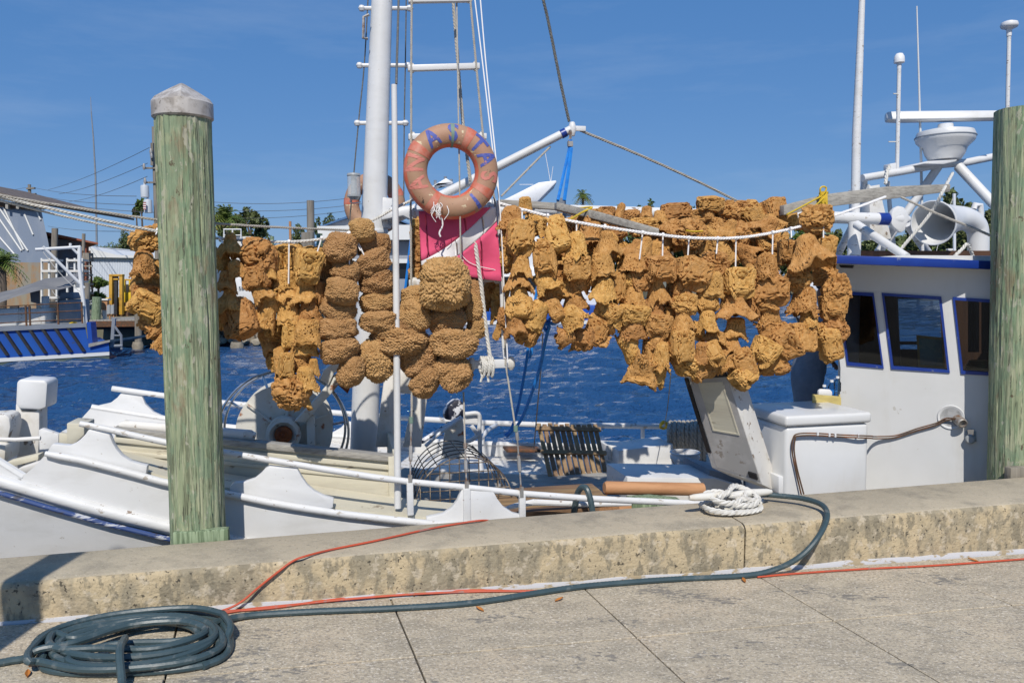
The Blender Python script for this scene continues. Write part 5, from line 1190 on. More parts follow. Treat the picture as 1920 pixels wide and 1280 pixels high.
# davit with flaking paint and white pipe frame
dv = thing('davit', 'white davit head with flaking dark paint behind the wire trap', 'davit', V(850, 830, 3.0))
emit('head', MB().prism([V(x, y, 3.0) for x, y in ((834, 786), (834, 774), (842, 760), (852, 751), (862, 750), (869, 756), (871, 768), (868, 784), (856, 790))], kn * 0.16), 'paint_flaking', dv, bevel=0.015)
emit('arm', T([(866, 782, 2.95), (830, 803, 2.95), (790, 828, 2.9)], 4.5), 'paint_flaking', dv); emit('arm', T([(856, 790, 2.9), (820, 815, 2.9), (798, 836, 2.85)], 3.5), 'white', dv)
emit('plate', MB().prism([V(x, y, 3.1) for x, y in ((836, 792), (868, 786), (872, 860), (828, 860))], kn * 0.03), 'rusty_white', dv)
pf = thing('pipe_frame', 'white bent pipe frame on the far deck beside the davit', 'frame', V(893, 890, 3.1))
for pts in ([(872, 776, 3.2), (897, 776, 3.2), (899, 800, 3.2), (896, 815, 3.2), (880, 826, 3.2), (866, 826, 3.2)], [(899, 800, 3.2), (901, 860, 3.2), (906, 900, 3.1)], [(884, 798, 3.2), (894, 812, 3.2)], [(902, 822, 3.3), (915, 806, 3.5), (930, 797, 3.9)]):
    emit('pipe', T(pts, 4.2, 10, sm=True), 'white', pf)
emit('plate', MB().prism([V(x, y, 3.22) for x, y in ((872, 776), (898, 776), (898, 792), (872, 792))], kn * 0.01), 'white', pf)
# ================================================================== MAST AND RIGGING
VM = 2.45
# mast
bpart('mast', T([(682, 850, VM), (690, 640, VM), (701, 432, VM)], [25.5, 25.5, 25], 28).tube(VP([(700.5, 436, VM), (708, 220, VM), (717, -20, VM), (722, -160, VM)]), [rp(a, V(700, 400, VM)) for a in (24, 21.5, 19, 17)], 28), 'white', angle=50)
bpart('mast_collar', MB().lathe([(rp(27, V(700, 434, VM)), -0.015), (rp(28, V(700, 434, VM)), 0.0), (rp(27, V(700, 434, VM)), 0.015)], V(700, 434, VM), seg=28), 'white')
for pts in ([(722, 700), (748, 700), (742, 838), (704, 838)], [(778, 736), (802, 738), (790, 838), (756, 838)], [(735, 690), (800, 700), (800, 742), (735, 735)]):
    bpart('mast_step', MB().prism([V(x, y, VM - 0.25) for x, y in pts], kn * 0.06), 'old_white', bevel=0.006)
for y in (15, 122, 230):
    x = 700 + (434 - y) * 0.039
    bpart('mast_rung', MB().tube(VP([(x - 38, y + 1, VM), (x + 52, y + 1, VM)]), rp(4, V(x, y, VM)), 8).lathe([(0.02, -0.02), (0.03, 0), (0.02, 0.02)], V(x + 52, y + 1, VM), seg=10).lathe([(0.02, -0.02), (0.028, 0), (0.02, 0.02)], V(x - 38, y + 1, VM), seg=10), 'white')
bpart('mast_bracket', MB().tube(VP([(692, 28, VM - .1), (682, 32, VM - .1), (681, 72, VM - .1), (690, 73, VM - .1)]), 0.012, 6), 'steel_dull')
vbox('gooseneck_plate', [(714, 370), (742, 372), (740, 378), (728, 396), (728, 420), (735, 426), (714, 428)], VM - 0.08, 0.16, 'white')
vbox('gooseneck_block', [(716, 400), (782, 386), (790, 390), (786, 408), (768, 410), (756, 404), (716, 412)], VM - 0.2, 0.12, 'white')
bpart('boom_stub', T([(732, 396, VM - .12), (790, 392, VM - .12), (930, 380, VM - 0.2)], 8, 12), 'white')
# lantern
lc = V(664, 366, VM - 0.12); r_ = rp(12, lc)
ltn = thing('lantern', 'glass cylinder lantern strapped to the left side of the mast', 'lantern', lc)
emit('glass_body', MB().lathe([(r_, 0), (r_, rp(36, lc))], lc, seg=18), 'frosted', ltn); emit('inner_lens', MB().lathe([(r_ * .45, 0.01), (r_ * .45, rp(34, lc))], lc, seg=12), 'grey_plastic', ltn)
emit('base', MB().lathe([(r_ * 1.1, -rp(3, lc)), (r_ * 1.1, 0), (r_ * .6, -rp(8, lc))], lc, seg=18), 'grey_plastic', ltn); emit('cap', MB().lathe([(r_ * 1.08, 0), (r_ * 1.0, rp(4, lc))], lc + UPZ * rp(36, lc), seg=18), 'grey_plastic', ltn)
emit('wire', T([(664, 372, VM - .12), (656, 377, VM - .12), (662, 381, VM - .1), (676, 379, VM - .08)], 1.2, 6, sm=True), 'rope_white', ltn)
# booms
bpart('diagonal_boom', T([(722, 420, VM), (835, 363, VM - 0.1), (1070, 243, VM - 0.35)], [9, 9, 7.5], 16), 'white')
bpart('boom_band', T([(1052, 252.5, VM - 0.335), (1061, 247.8, VM - 0.34)], 8.4, 16), 'blue_paint')
tip = V(1073, 241, VM - 0.35)
bpart('boom_tip', MB().lathe([(0.02, -0.06), (0.035, 0), (0.02, 0.05)], tip, seg=10).box(tip + ku * 0.05, ku * 0.06, kn * 0.012, UPZ * 0.02), 'white', bevel=0.004)
bpart('main_boom', T([(760, 399, VM - 0.1), (1000, 393, VM), (1300, 402, VM), (1570, 408, VM), (1630, 410, VM), (1690, 411, VM)], 11, 20), 'chipped')
bpart('boom_band', T([(1645, 410.3, VM), (1666, 410.7, VM)], 11.5, 20), 'blue_paint')
bpart('boom_end', MB().prism([V(x, y, VM - 0.06) for x, y in ((1672, 400), (1678, 390), (1686, 386), (1696, 388), (1702, 398), (1706, 408), (1705, 414), (1700, 420), (1698, 432), (1690, 437), (1676, 426), (1672, 420))], kn * 0.05), 'white', bevel=0.015)
bpart('boom_end_cone', T([(1666, 411, VM), (1684, 411, VM), (1704, 411, VM)], [12, 14, 6], 16), 'white')
bpart('boom_sling', T([(1052, 372, VM - .05), (1054, 430, VM - .05)], 9, 10), 'far_grey')
# gallows and roof frame
def rt_tube(name, pts, r, mat='chipped', seg=14, sm=False): return bpart(name, T(pts, r, seg, sm=sm), mat)
rt_tube('gallows_post', [(1601, 480, 2.3), (1603, 418, 2.35)], 12)
rt_tube('gallows_leg', [(1606, 421, 2.2), (1700, 482, 1.6)], 8)
rt_tube('gallows_leg', [(1600, 421, 2.5), (1568, 482, 2.9)], 7)
rt_tube('gallows_leg', [(1700, 418, 2.6), (1745, 482, 3.2)], 8); rt_tube('gallows_leg', [(1680, 420, 2.7), (1640, 482, 3.3)], 7)
vbox('roof_locker', [(1614, 352), (1650, 346), (1652, 440), (1616, 442)], 2.9, 0.2, 'white'); vbox('roof_locker_side', [(1630, 345), (1654, 372), (1672, 448), (1632, 450)], 2.7, 0.15, 'old_white')
rt_tube('radar_beam', [(1617, 334, 2.7), (1690, 322, 2.75), (1760, 309, 2.8), (1810, 305, 2.8), (1868, 293, 2.9), (1930, 282, 2.95)], 7, 'white')
rt_tube('radar_leg', [(1797, 312, 2.75), (1868, 388, 2.4), (1905, 428, 2.2)], 9, 'white'); rt_tube('radar_leg', [(1760, 312, 2.8), (1700, 398, 2.9), (1650, 470, 3.0)], 7.5, 'white')
rt_tube('radar_leg', [(1620, 335, 2.75), (1622, 400, 2.9)], 6, 'white'); rt_tube('radar_leg', [(1664, 340, 3.0), (1676, 470, 3.1)], 4, 'white')
vbox('radar_plate', [(1731, 307), (1740, 302), (1796, 299), (1792, 303), (1770, 308)], 2.6, 0.5, 'white')
rc_ = V(1771, 300, 2.8)
rd = thing('radar', 'white open bar radar on a rounded pedestal above the wheelhouse', 'radar', rc_)
def rr_(px): return rp(px, rc_)
emit('pedestal', MB().lathe([(rr_(28), 0), (rr_(34), rr_(10)), (rr_(38), rr_(22)), (rr_(50), rr_(34)), (rr_(52), rr_(42)), (rr_(48), rr_(52)), (rr_(30), rr_(56)), (rr_(14), rr_(57)), (rr_(13), rr_(66))], rc_, seg=28, sx=1.0), 'gelcoat', rd, angle=45)
emit('seam', MB().lathe([(rr_(52.6), rr_(41)), (rr_(52.6), rr_(42.5))], rc_, seg=28), 'far_grey', rd)
vs_ = []
for (x, sx_, sz) in ((-104, 0.7, 0.8), (-102, 1, 1), (-85, 1.1, 1.1), (0, 1.05, 1.05), (85, 1.0, 0.95), (98, 0.6, 0.7)):
    c = rc_ + Vector((1, -0.25, -0.045)).normalized() * rr_(x) + UPZ * rr_(80)
    for (a, b) in ((-1, -0.7), (-0.6, 1.0), (0.8, 1.0), (1, -0.2), (0.7, -1.0), (-0.7, -1.0)):
        vs_.append(c + Vector((0.25, 1, 0)).normalized() * (a * 0.075 * sx_) + UPZ * (b * rr_(8.5) * sz))
n_ = 6; fs_ = [(i * n_ + k, i * n_ + (k + 1) % n_, (i + 1) * n_ + (k + 1) % n_, (i + 1) * n_ + k) for i in range(5) for k in range(n_)] + [tuple(range(n_)), tuple(range(5 * n_, 6 * n_))]
emit('scanner_bar', MB().add(vs_, fs_), 'gelcoat', rd, bevel=0.012)
# antennas
for (lab, pts, r, mat) in (('tall chipped white signal pole at the front of the wheelhouse roof', [(1602, 478, 2.5), (1606, 250, 2.5), (1617, -20, 2.5), (1622, -120, 2.5)], [8.5, 8, 5.5, 5], 'chipped'),
                           ('thin white whip aerial between the domed poles', [(1730, 482, 2.9), (1727, 300, 2.9), (1719, 12, 2.9)], [3, 2.3, 1.2], 'gelcoat')):
    solo('aerial', T(pts, r, 12), mat, lab, 'aerial', 'aerials on the wheelhouse roof')
for (x0, y0, x1, y1, rd_, hgt, lab) in ((1682, 318, 1686, 118, 9.5, 18, 'white pole with thimble shaped receiver dome'), (1888, 250, 1892, 60, 15, 12, 'white pole with flat mushroom receiver behind the right post')):
    b = V(x0, y0, 2.8); tp = V(x1, y1, 2.8)
    a_ = thing('receiver_pole', lab, 'aerial', b, 'aerials on the wheelhouse roof')
    emit('pole', MB().tube([b, tp], rp(3.7, tp), 10), 'chipped', a_)
    if hgt == 18: prof = [(rp(3.8, tp), -rp(12, tp)), (rp(4.5, tp), 0), (rp(9.5, tp), 0), (rp(9.7, tp), rp(4, tp)), (rp(9, tp), rp(11, tp)), (rp(6, tp), rp(16.5, tp)), (rp(1, tp), rp(18, tp))]
    else: prof = [(rp(4.5, tp), -rp(8, tp)), (rp(5, tp), rp(4, tp)), (rp(14, tp), rp(8, tp)), (rp(15.5, tp), rp(12, tp)), (rp(14, tp), rp(17, tp)), (rp(6, tp), rp(20, tp)), (rp(1, tp), rp(21, tp))]
    emit('dome', MB().lathe(prof, tp, seg=20), 'plastic_white', a_, angle=50)
    for k, (dx_, y) in enumerate(((-9, 176), (-18, 266))):
        if hgt == 18: emit('element', MB().tube(VP([(x1 - 2, y, 2.8), (x1 - 2 + dx_, y, 2.8)]), 0.006, 5), 'rope_white', a_)
vbox('junction_box', [(1669, 307), (1681, 305), (1681, 321), (1669, 322)], 2.75, 0.1, 'white')
# horn vent and pvc elbow
cowl = thing('cowl_vent', 'white cowl vent with wide horn mouth on the wheelhouse roof', 'vent', V(1834, 480, 2.2))
pts = VP([(1834, 484, 2.2), (1834, 440, 2.2), (1828, 422, 2.2), (1812, 411, 2.18), (1790, 410, 2.15), (1768, 414, 2.1), (1750, 418, 2.02)])
rs = [rp(a, V(1834, 440, 2.2)) for a in (18.5, 18.5, 20, 21, 24, 31, 40)]
q = smooth(pts, 5); rs2 = [float(np.interp(i / (len(q) - 1), np.linspace(0, 1, 7), rs)) for i in range(len(q))]
emit('horn', MB().tube(q, rs2, 28, cap=False), 'gelcoat', cowl, angle=60)
emit('inner_wall', MB().tube(q[8:], [a * 0.95 for a in rs2[8:]], 28, cap=False), 'gelcoat', cowl, angle=60)
emit('mouth_rim', MB().tube([q[-1] + (frames(q)[-1][0] * math.cos(a) + frames(q)[-1][1] * math.sin(a)) * rs2[-1] * 0.975 for a in np.linspace(0, 2 * math.pi, 32, endpoint=False)], 0.008, 6, closed=True), 'gelcoat', cowl)
solo('vent_pipe', T([(1839, 486, 2.9), (1839, 400, 2.9), (1838, 385, 2.9), (1828, 384, 2.9), (1826, 392, 2.9)], 5.5, 12), 'plastic_white', 'small white plastic elbow pipe behind the cowl vent', 'pipe')
solo('nav_light', MB().prism([V(x, y, 2.6) for x, y in ((1778, 466), (1787, 466), (1787, 469), (1784, 470), (1784, 480), (1781, 480), (1781, 470), (1778, 469))], kn * 0.03), 'plastic_white', 'tiny white light bracket on the roof edge', 'light')

# --- grey planks lashed in the rigging
def plank(pts, half_h, th_, label):
    A = VP(pts); rows = []
    m = MB(); up = UPZ
    vs = []
    for i, p in enumerate(A):
        h = rp(half_h[i], p)
        vs += [p + up * h, p - up * h, p - up * h + kn * th_, p + up * h + kn * th_]
    n = len(A); fs = [(i * 4 + k, i * 4 + (k + 1) % 4, (i + 1) * 4 + (k + 1) % 4, (i + 1) * 4 + k) for i in range(n - 1) for k in range(4)] + [(3, 2, 1, 0), tuple((n - 1) * 4 + k for k in range(4))]
    return solo('plank', m.add(vs, fs), 'wood_grey', label, 'plank', 'grey planks lashed in the rigging', bevel=0.004)
plank([(938, 380, 1.9), (1050, 387, 1.75)], [6, 6.5], 0.06, 'short weathered grey plank by the dive flag pole')
plank([(1044, 386, 1.60), (1120, 404, 1.35), (1236, 435, 0.98)], [7, 8, 6.5], 0.07, 'weathered grey plank slanting down toward the front sponge rope')
plank([(1470, 394, 1.7), (1550, 376, 1.72), (1660, 362, 1.74), (1782, 352, 1.78)], [9, 12, 12, 7], 0.07, 'long grey plank lashed across the signal pole on the roof')
# --- ropes
def wire(name, pts, r, mat, label, cat='rope', group=None, laid=False, sm=True, drop=0.0, seg=6):
    w = VP(pts)
    if len(w) > 2 and sm: w = smooth(w, 6)
    if drop and len(pts) == 2: w = sag(w[0], w[1], drop)
    R_ = rp(r, w[len(w) // 2])
    mb = MB().rope(w, R_) if laid else MB().tube(w, R_, seg)
    return solo(name, mb, mat, label, cat, group)
GR = 'ropes strung from the posts and rigging'
vp_ = vl + rL + 0.03
wire('rope', [(-120, 338, .5), (0, 366, .6), (150, 391, .7), (303, 413, vp_), (400, 419, vp_), (520, 426, 1.0), (660, 432, 1.3)], 2.6, 'rope_grey', 'upper grey rope passing behind the capped post to the mast', group=GR, laid=True)
wire('rope', [(-120, 340, .5), (0, 370, .62), (130, 399, .75), (235, 422, .9), (300, 434, 1.0), (400, 446, 1.05), (500, 453, 1.05), (570, 452, 1.05), (640, 441, 1.05), (700, 412, 1.1), (745, 388, 1.2), (776, 374, 1.25)], 3.0, 'rope_white', 'pale laid rope carrying the left sponge strings to the ladder', group=GR, laid=True)
wire('rope', [(-120, 346, .5), (0, 376, .62), (100, 401, .75), (200, 423, .9), (252, 434, 1.0)], 2.4, 'rope_white', 'lower pale rope running to the first sponge at left', group=GR, laid=True)
FR = [(935, 381, 1.15), (980, 393, 1.1), (1040, 408, 1.02), (1100, 420, .98), (1170, 431, .96), (1235, 440, .95), (1300, 446, .96), (1380, 446, .98), (1450, 436, 1.02), (1520, 419, 1.1), (1590, 395, 1.25), (1660, 369, 1.6)]
wire('rope', FR, 3.0, 'string', 'white laid rope in a long curve carrying the right sponge strings', group=GR, laid=True)
wire('rope', [(1690, 370, 1.7), (1760, 402, 1.4), (1830, 430, 1.1), (1880, 452, .95)], 2.6, 'rope_grey', 'grey rope from the roof plank down to the right mooring post', group=GR, laid=True)
wire('rope', [(1786, 325, 2.5), (1771, 352, 1.75), (1745, 400, 1.8), (1690, 466, 1.9)], 3.2, 'rope_white', 'pale doubled rope from the plank end down to the roof', group=GR, laid=True)
wire('rope', [(1660, 345, 2.6), (1664, 320, 2.65), (1667, 312, 2.7)], 3.5, 'rope_white', 'short pale lashing holding the plank to the radar beam', group=GR, laid=True)
wire('rope', [(1790, 480, 1.9), (1805, 466, 1.9), (1812, 458, 1.9), (1818, 464, 1.92), (1824, 480, 1.95)], 3.4, 'rope_white', 'pale rope knotted at the foot of the cowl vent', group=GR, laid=True)
wire('rope', [(1014, -20, 2.2), (1030, 50, 2.2), (1050, 150, 2.15), (1067, 228, 2.1)], 3.0, 'rope_dark', 'dark wire from above down to the boom tip', group=GR, laid=True)
wire('rope', [(1084, 243, 2.1), (1200, 291, 2.2), (1310, 341, 2.3), (1400, 386, 2.4)], 2.6, 'rope_grey', 'grey rope slanting from the boom tip to the right', group=GR, laid=True)
wire('rope', [(1032, 275, 2.15), (1000, 307, 2.1), (940, 368, 2.0)], 2.0, 'rope_grey', 'thin rope from the boom down to the flag pole', group=GR, laid=True)
wire('rope', [(748, -20, 2.3), (743, 158, 1.3)], 2.4, 'rope_dark', 'dark line running up from the top of the white pole', group=GR)
for k, (pts, lab) in enumerate((([(691, -20, VM), (683, 122, VM), (672, 232, VM), (655, 420, VM)], 'thin wire left of the mast through the rung ends'), ([(762, -20, VM), (760, 122, VM), (758, 232, VM), (757, 372, VM)], 'thin wire right of the mast through the rung ends'))):
    wire('stay_wire', pts, 1.3, 'rope_dark', lab, 'wire', GR)
wire('rope', [(848, -20, 1.7), (858, 110, 1.6), (868, 230, 1.5), (882, 340, 1.42)], 3.4, 'rope_grey', 'thick laid rope inside the rope ladder going behind the life ring', group=GR, laid=True)
wire('rope', [(884, 400, 1.12), (893, 470, 1.1), (903, 540, 1.1), (912, 620, 1.1), (920, 676, 1.08)], 4.0, 'rope_white', 'thick pale rope in front of the flag to the knotted bar', group=GR, laid=True)
wire('rope', [(856, -20, 1.55), (858, 130, 1.25), (861, 300, 1.0), (864, 490, .96)], 1.6, 'rope_grey', 'thin brown rope hanging straight across the life ring', group=GR, laid=True)
for k, (pts, lab) in enumerate((([(888, -20, 1.55), (905, 120, 1.4), (926, 300, 1.2), (938, 400, 1.1), (946, 560, 1.05), (952, 680, 1.0)], 'left of two thin white halyards beside the rope ladder'), ([(899, -20, 1.6), (912, 130, 1.45), (930, 300, 1.25), (936, 380, 1.15)], 'right of two thin white halyards beside the rope ladder'))):
    wire('halyard', pts, 1.3, 'string', lab, 'rope', GR)
wire('rope', [(1086, 390, 1.5), (1110, 389, 1.42), (1092, 398, 1.38), (1064, 415, 1.1)], 2.0, 'rope_yellow', 'yellow line tied over the slanting plank', group='yellow lashings on the planks')
yl = thing('lashing', 'bright yellow rope knot tied round the long roof plank', 'rope', V(1543, 378, 1.68), 'yellow lashings on the planks')
for k in range(5):
    x = 1537 + k * 3.2
    emit('turn', MB().tube(smooth([V(x, 362, 1.67), V(x + 1, 388 - (k % 2) * 5, 1.66), V(x + 3, 386, 1.8), V(x + 2, 362, 1.8), V(x + .5, 361, 1.67)], 4), rp(1.8, V(x, 370, 1.7)), 6), 'rope_yellow', yl)
emit('loop', MB().tube(smooth([V(1539, 366, 1.66), V(1538, 354, 1.65), V(1543, 350, 1.65), V(1549, 352, 1.65), V(1548, 358, 1.65), V(1542, 366, 1.66)], 5), rp(1.7, V(1540, 360, 1.7)), 6), 'rope_yellow', yl)
emit('tail', MB().tube(smooth([V(1540, 368, 1.66), V(1510, 384, 1.5), V(1476, 402, 1.3)], 5), rp(1.7, V(1540, 370, 1.7)), 6).tube(smooth([V(1546, 370, 1.66), V(1530, 384, 1.6), V(1505, 402, 1.5)], 5), rp(1.3, V(1540, 370, 1.7)), 6), 'rope_yellow', yl)
# blue lines
wire('blue_rope', [(1070, 262, 2.05), (1066, 285, 2.05), (1056, 330, 2.0), (1046, 376, 1.9)], 3.2, 'rope_blue', 'left strand of the blue line hanging from the boom tip', group='blue lines under the boom')
wire('blue_rope', [(1071, 278, 2.05), (1066, 320, 2.0), (1058, 376, 1.95)], 3.8, 'rope_blue', 'right strand of the blue line hanging from the boom tip', group='blue lines under the boom')
wire('blue_rope', [(1028, 400, 1.9), (1018, 470, 1.9), (1004, 560, 1.9), (992, 640, 1.9), (985, 690, 1.9), (972, 760, 1.95), (958, 805, 2.0), (946, 816, 2.0)], 3.0, 'rope_blue', 'blue line falling behind the sponges to the near deck', group='blue lines under the boom')
wire('blue_rope', [(993, 672, 1.5), (1000, 645, 1.5), (1012, 616, 1.5), (1030, 606, 1.5), (1046, 604, 1.5), (1051, 594, 1.5), (1047, 591, 1.5), (1030, 600, 1.52), (1027, 620, 1.52), (1020, 650, 1.55), (1012, 690, 1.6), (994, 745, 1.7), (975, 790, 1.8), (950, 818, 1.9)], 3.2, 'rope_blue', 'looped bright blue line with knot below the sponges', group='blue lines under the boom')
wire('blue_rope', [(1022, 605, 1.49), (1030, 612, 1.47), (1026, 622, 1.5), (1020, 612, 1.52), (1026, 600, 1.5)], 3.0, 'rope_blue', 'blue knot in the bright blue line', group='blue lines under the boom')
wire('blue_rope', [(773, 428, 2.2), (768, 470, 2.2), (760, 540, 2.2), (752, 600, 2.2)], 2.6, 'rope_blue', 'dark blue line dangling behind the white pole', group='blue lines under the boom')
solo('shackle', MB().tube(smooth(VP([(1069, 244, 2.06), (1070, 254, 2.06), (1068, 264, 2.06)])), 0.012, 6).box(V(1069, 270, 2.05), ku * 0.02, kn * 0.015, UPZ * 0.02), 'steel_dull', 'steel shackle hanging from the boom tip', 'shackle')
wire('thin_wire', [(1018, 622, 1.6), (1015, 680, 1.7), (1008, 760, 1.9), (1001, 840, 2.4)], 1.4, 'steel_dull', 'thin steel wire down from the blue knot to the far bulwark', 'wire', GR)
wire('thin_line', [(1258, 700, 1.4), (1252, 760, 2.4), (1246, 798, 3.8)], 0.9, 'rope_grey', 'thin twine from the sponges to the far rail', 'twine', GR)
solo('yellow_hank', MB().tube(smooth(VP([(1238, 796, 3.85), (1244, 790, 3.8), (1250, 796, 3.8), (1246, 803, 3.85), (1238, 800, 3.85), (1243, 793, 3.8), (1255, 794, 3.85)])), 0.014, 6), 'rope_yellow', 'small dull yellow knot on the far rail', 'rope')

# --- white pole, rope ladder, flag, life rings
wpole = solo('white_pole', T([(746, 952, 1.0), (743, 560, 1.02), (739, 159, 1.05)], [6.5, 6.3, 5.4], 14), 'white', 'upright white pole standing in front of the wool sponges', 'pole')
VLr = 1.22
def vlad(y): return 0.98 + 0.62 * (950 - y) / 950.0 * 0.75
lad_ = thing('rope_ladder', 'white runged rope ladder rising beside the mast', 'ladder', V(860, 905, 0.96))
for pts in ([(772, 770), (772, 690), (771, 530), (770, 390), (771, 257), (771, 125), (772, -20)], [(948, 685), (945, 600), (941, 525), (930, 390), (906, 257), (893, 125), (880, -20)]):
    emit('side_rope', MB().rope(VP([(x, y, vlad(y)) for x, y in pts]), rp(2.3, V(800, 400, 1.2))), 'rope_grey', lad_)
for (x0, x1, y0, y1, h) in ((766, 886, 0, -2, 4), (765, 900, 127, 123, 5.5), (766, 913, 256, 255, 5.5), (768, 928, 400, 388, 6), (767, 943, 531, 521, 6.5), (880, 964, 684, 681, 8)):
    a = V(x0, y0, vlad(y0)); b = V(x1, y1, vlad(y1)); hh = rp(h, a)
    m = MB().quadbox(a - UPZ * hh, b - UPZ * hh, b + UPZ * hh, a + UPZ * hh, kn * 0.045)
    emit('rung', m, 'white', lad_, bevel=0.005)
    for x, y, p in ((x0 + 5, y0, a), (x1 - 6, y1, b)):
        c = p.lerp(b if p is a else a, 0.06) + kn * 0.02
        emit('lashing', MB().lathe([(hh * .5, -hh * 1.6), (hh * .8, -hh * 1.1), (hh * 1.05, -hh * .6), (hh * 1.05, hh * .6), (hh * .8, hh * 1.1), (hh * .5, hh * 1.6)], c, seg=10), 'rope_white', lad_)
def shroud(pts, sm_=False):
    w = VP(pts); emit('shroud_line', MB().rope(w, rp(1.8, w[0])), 'rope_grey', lad_)
def turnb(a, b):
    A = V(*a); B = V(*b); d = B - A; r_ = rp(1.6, A)
    emit('turnbuckle', MB().tube([A, A.lerp(B, .12), A.lerp(B, .14), A.lerp(B, .36), A.lerp(B, .38), A.lerp(B, .62), A.lerp(B, .64), A.lerp(B, .86), A.lerp(B, .88), B], [r_ * 2, r_ * 2, r_, r_, r_ * 2.2, r_ * 2.2, r_, r_, r_ * 2.2, r_ * 2], 8), 'steel_dull', lad_)
shroud([(772, 770, vlad(770)), (771, 800, vlad(800))]); turnb((771, 795, vlad(795)), (769, 905, 0.925))
shroud([(869, 735, 1.15), (872, 838, 1.02)]); turnb((872, 830, 1.03), (875, 918, 0.925))
shroud([(949, 688, vlad(685)), (966, 800, 1.0), (969, 815, 1.0)]); turnb((969, 810, 1.0), (978, 928, 0.93))
emit('tape', MB().lathe([(rp(4.2, V(967, 803, 1)), -0.02), (rp(4.2, V(967, 803, 1)), 0.02)], V(967, 803, 1.0), seg=10), 'tape_green', lad_); emit('tape', MB().lathe([(rp(4.2, V(771, 787, 1)), -0.02), (rp(4.2, V(771, 787, 1)), 0.02)], V(771, 787, vlad(787)), seg=10), 'tape_green', lad_)
kn_ = thing('rope_knot', 'bulky pale rope knot round the lowest ladder bar', 'knot', V(912, 700, 1.1))
for k in range(6):
    x = 902 + k * 4
    emit('turn', MB().rope(smooth([V(x, 668 + (k % 3) * 4, 1.06), V(x + 4, 684, 1.03), V(x + 1, 698 + k % 2 * 8, 1.05), V(x - 3, 690, 1.14), V(x, 670, 1.14), V(x + 2, 676, 1.06)], 4), rp(2.6, V(x, 680, 1.1))), 'rope_white', kn_)
emit('tail', MB().rope(VP([(902, 696, 1.06), (904, 706, 1.05), (901, 716, 1.05)]), rp(2.4, V(900, 700, 1.1))).rope(VP([(914, 700, 1.06), (916, 716, 1.05)]), rp(2.4, V(900, 700, 1.1))), 'rope_white', kn_)
# chainplates
for x, y in ((769, 900), (875, 912), (978, 922)): bpart('chainplate', MB().box(V(x, y, 0.915), ku * 0.012, kn * 0.008, UPZ * 0.035), 'steel_dull')
# flag
vf = 1.10
def fpt(u, w):   # u across, w down
    tl, tr, br, bl = (785, 396), (929, 388), (941, 527), (790, 497)
    x = (tl[0] * (1 - u) + tr[0] * u) * (1 - w) + (bl[0] * (1 - u) + br[0] * u) * w
    y = (tl[1] * (1 - u) + tr[1] * u) * (1 - w) + (bl[1] * (1 - u) + br[1] * u) * w + 4 * math.sin(u * 3.1) * w
    return V(x, y, vf + 0.018 * math.sin(u * 7 + w * 3) + 0.010 * math.sin(u * 3 - w * 9) + 0.006 * math.sin(u * 19 + w * 5))
fg = thing('dive_flag', 'red dive flag with white diagonal stripe below the life ring', 'flag', V(860, 530, vf))
nf = 44
def stripe(u, w): return w - (1.02 - 0.98 * u)         # diagonal from lower left to upper right
groups = {0: MB(), 1: MB(), 2: MB()}
lo, hi = -0.10, 0.15
for i in range(nf):
    u0, u1 = i / nf, (i + 1) / nf
    segs = {0: (0.0, None, None), 1: None, 2: None}
    for key, (fa_, fb_) in {0: (lambda u: 0.0, lambda u: min(1, max(0, 1.02 - 0.98 * u + lo))), 1: (lambda u: min(1, max(0, 1.02 - 0.98 * u + lo)), lambda u: min(1, max(0, 1.02 - 0.98 * u + hi))), 2: (lambda u: min(1, max(0, 1.02 - 0.98 * u + hi)), lambda u: 1.0)}.items():
        rows = []
        for t in range(9):
            f = t / 8
            rows.append([fpt(u0, fa_(u0) + (fb_(u0) - fa_(u0)) * f), fpt(u1, fa_(u1) + (fb_(u1) - fa_(u1)) * f)])
        if (rows[0][0] - rows[-1][0]).length > 1e-3 or (rows[0][1] - rows[-1][1]).length > 1e-3: groups[key].sheet(rows)
for key, nm, mt in ((0, 'red_field', 'flag_red'), (1, 'white_stripe', 'flag_white'), (2, 'red_field', 'flag_red')):
    o = emit(nm, groups[key], mt, fg, angle=80)
    o.modifiers.new('weld', 'WELD').merge_threshold = 0.0005
    so_ = o.modifiers.new('solid', 'SOLIDIFY'); so_.thickness = 0.003
fp = solo('flag_pole', T([(934, 376, 1.2), (938, 480, 1.2), (944, 640, 1.15), (947, 672, 1.12)], 3.6, 10), 'white', 'slim white pole along the right edge of the dive flag', 'pole')
wire('twine', [(805, 402, 1.12), (850, 455, 1.1), (880, 492, 1.1), (936, 508, 1.12)], 0.8, 'string', 'thin white thread lying across the dive flag', 'thread', GR)
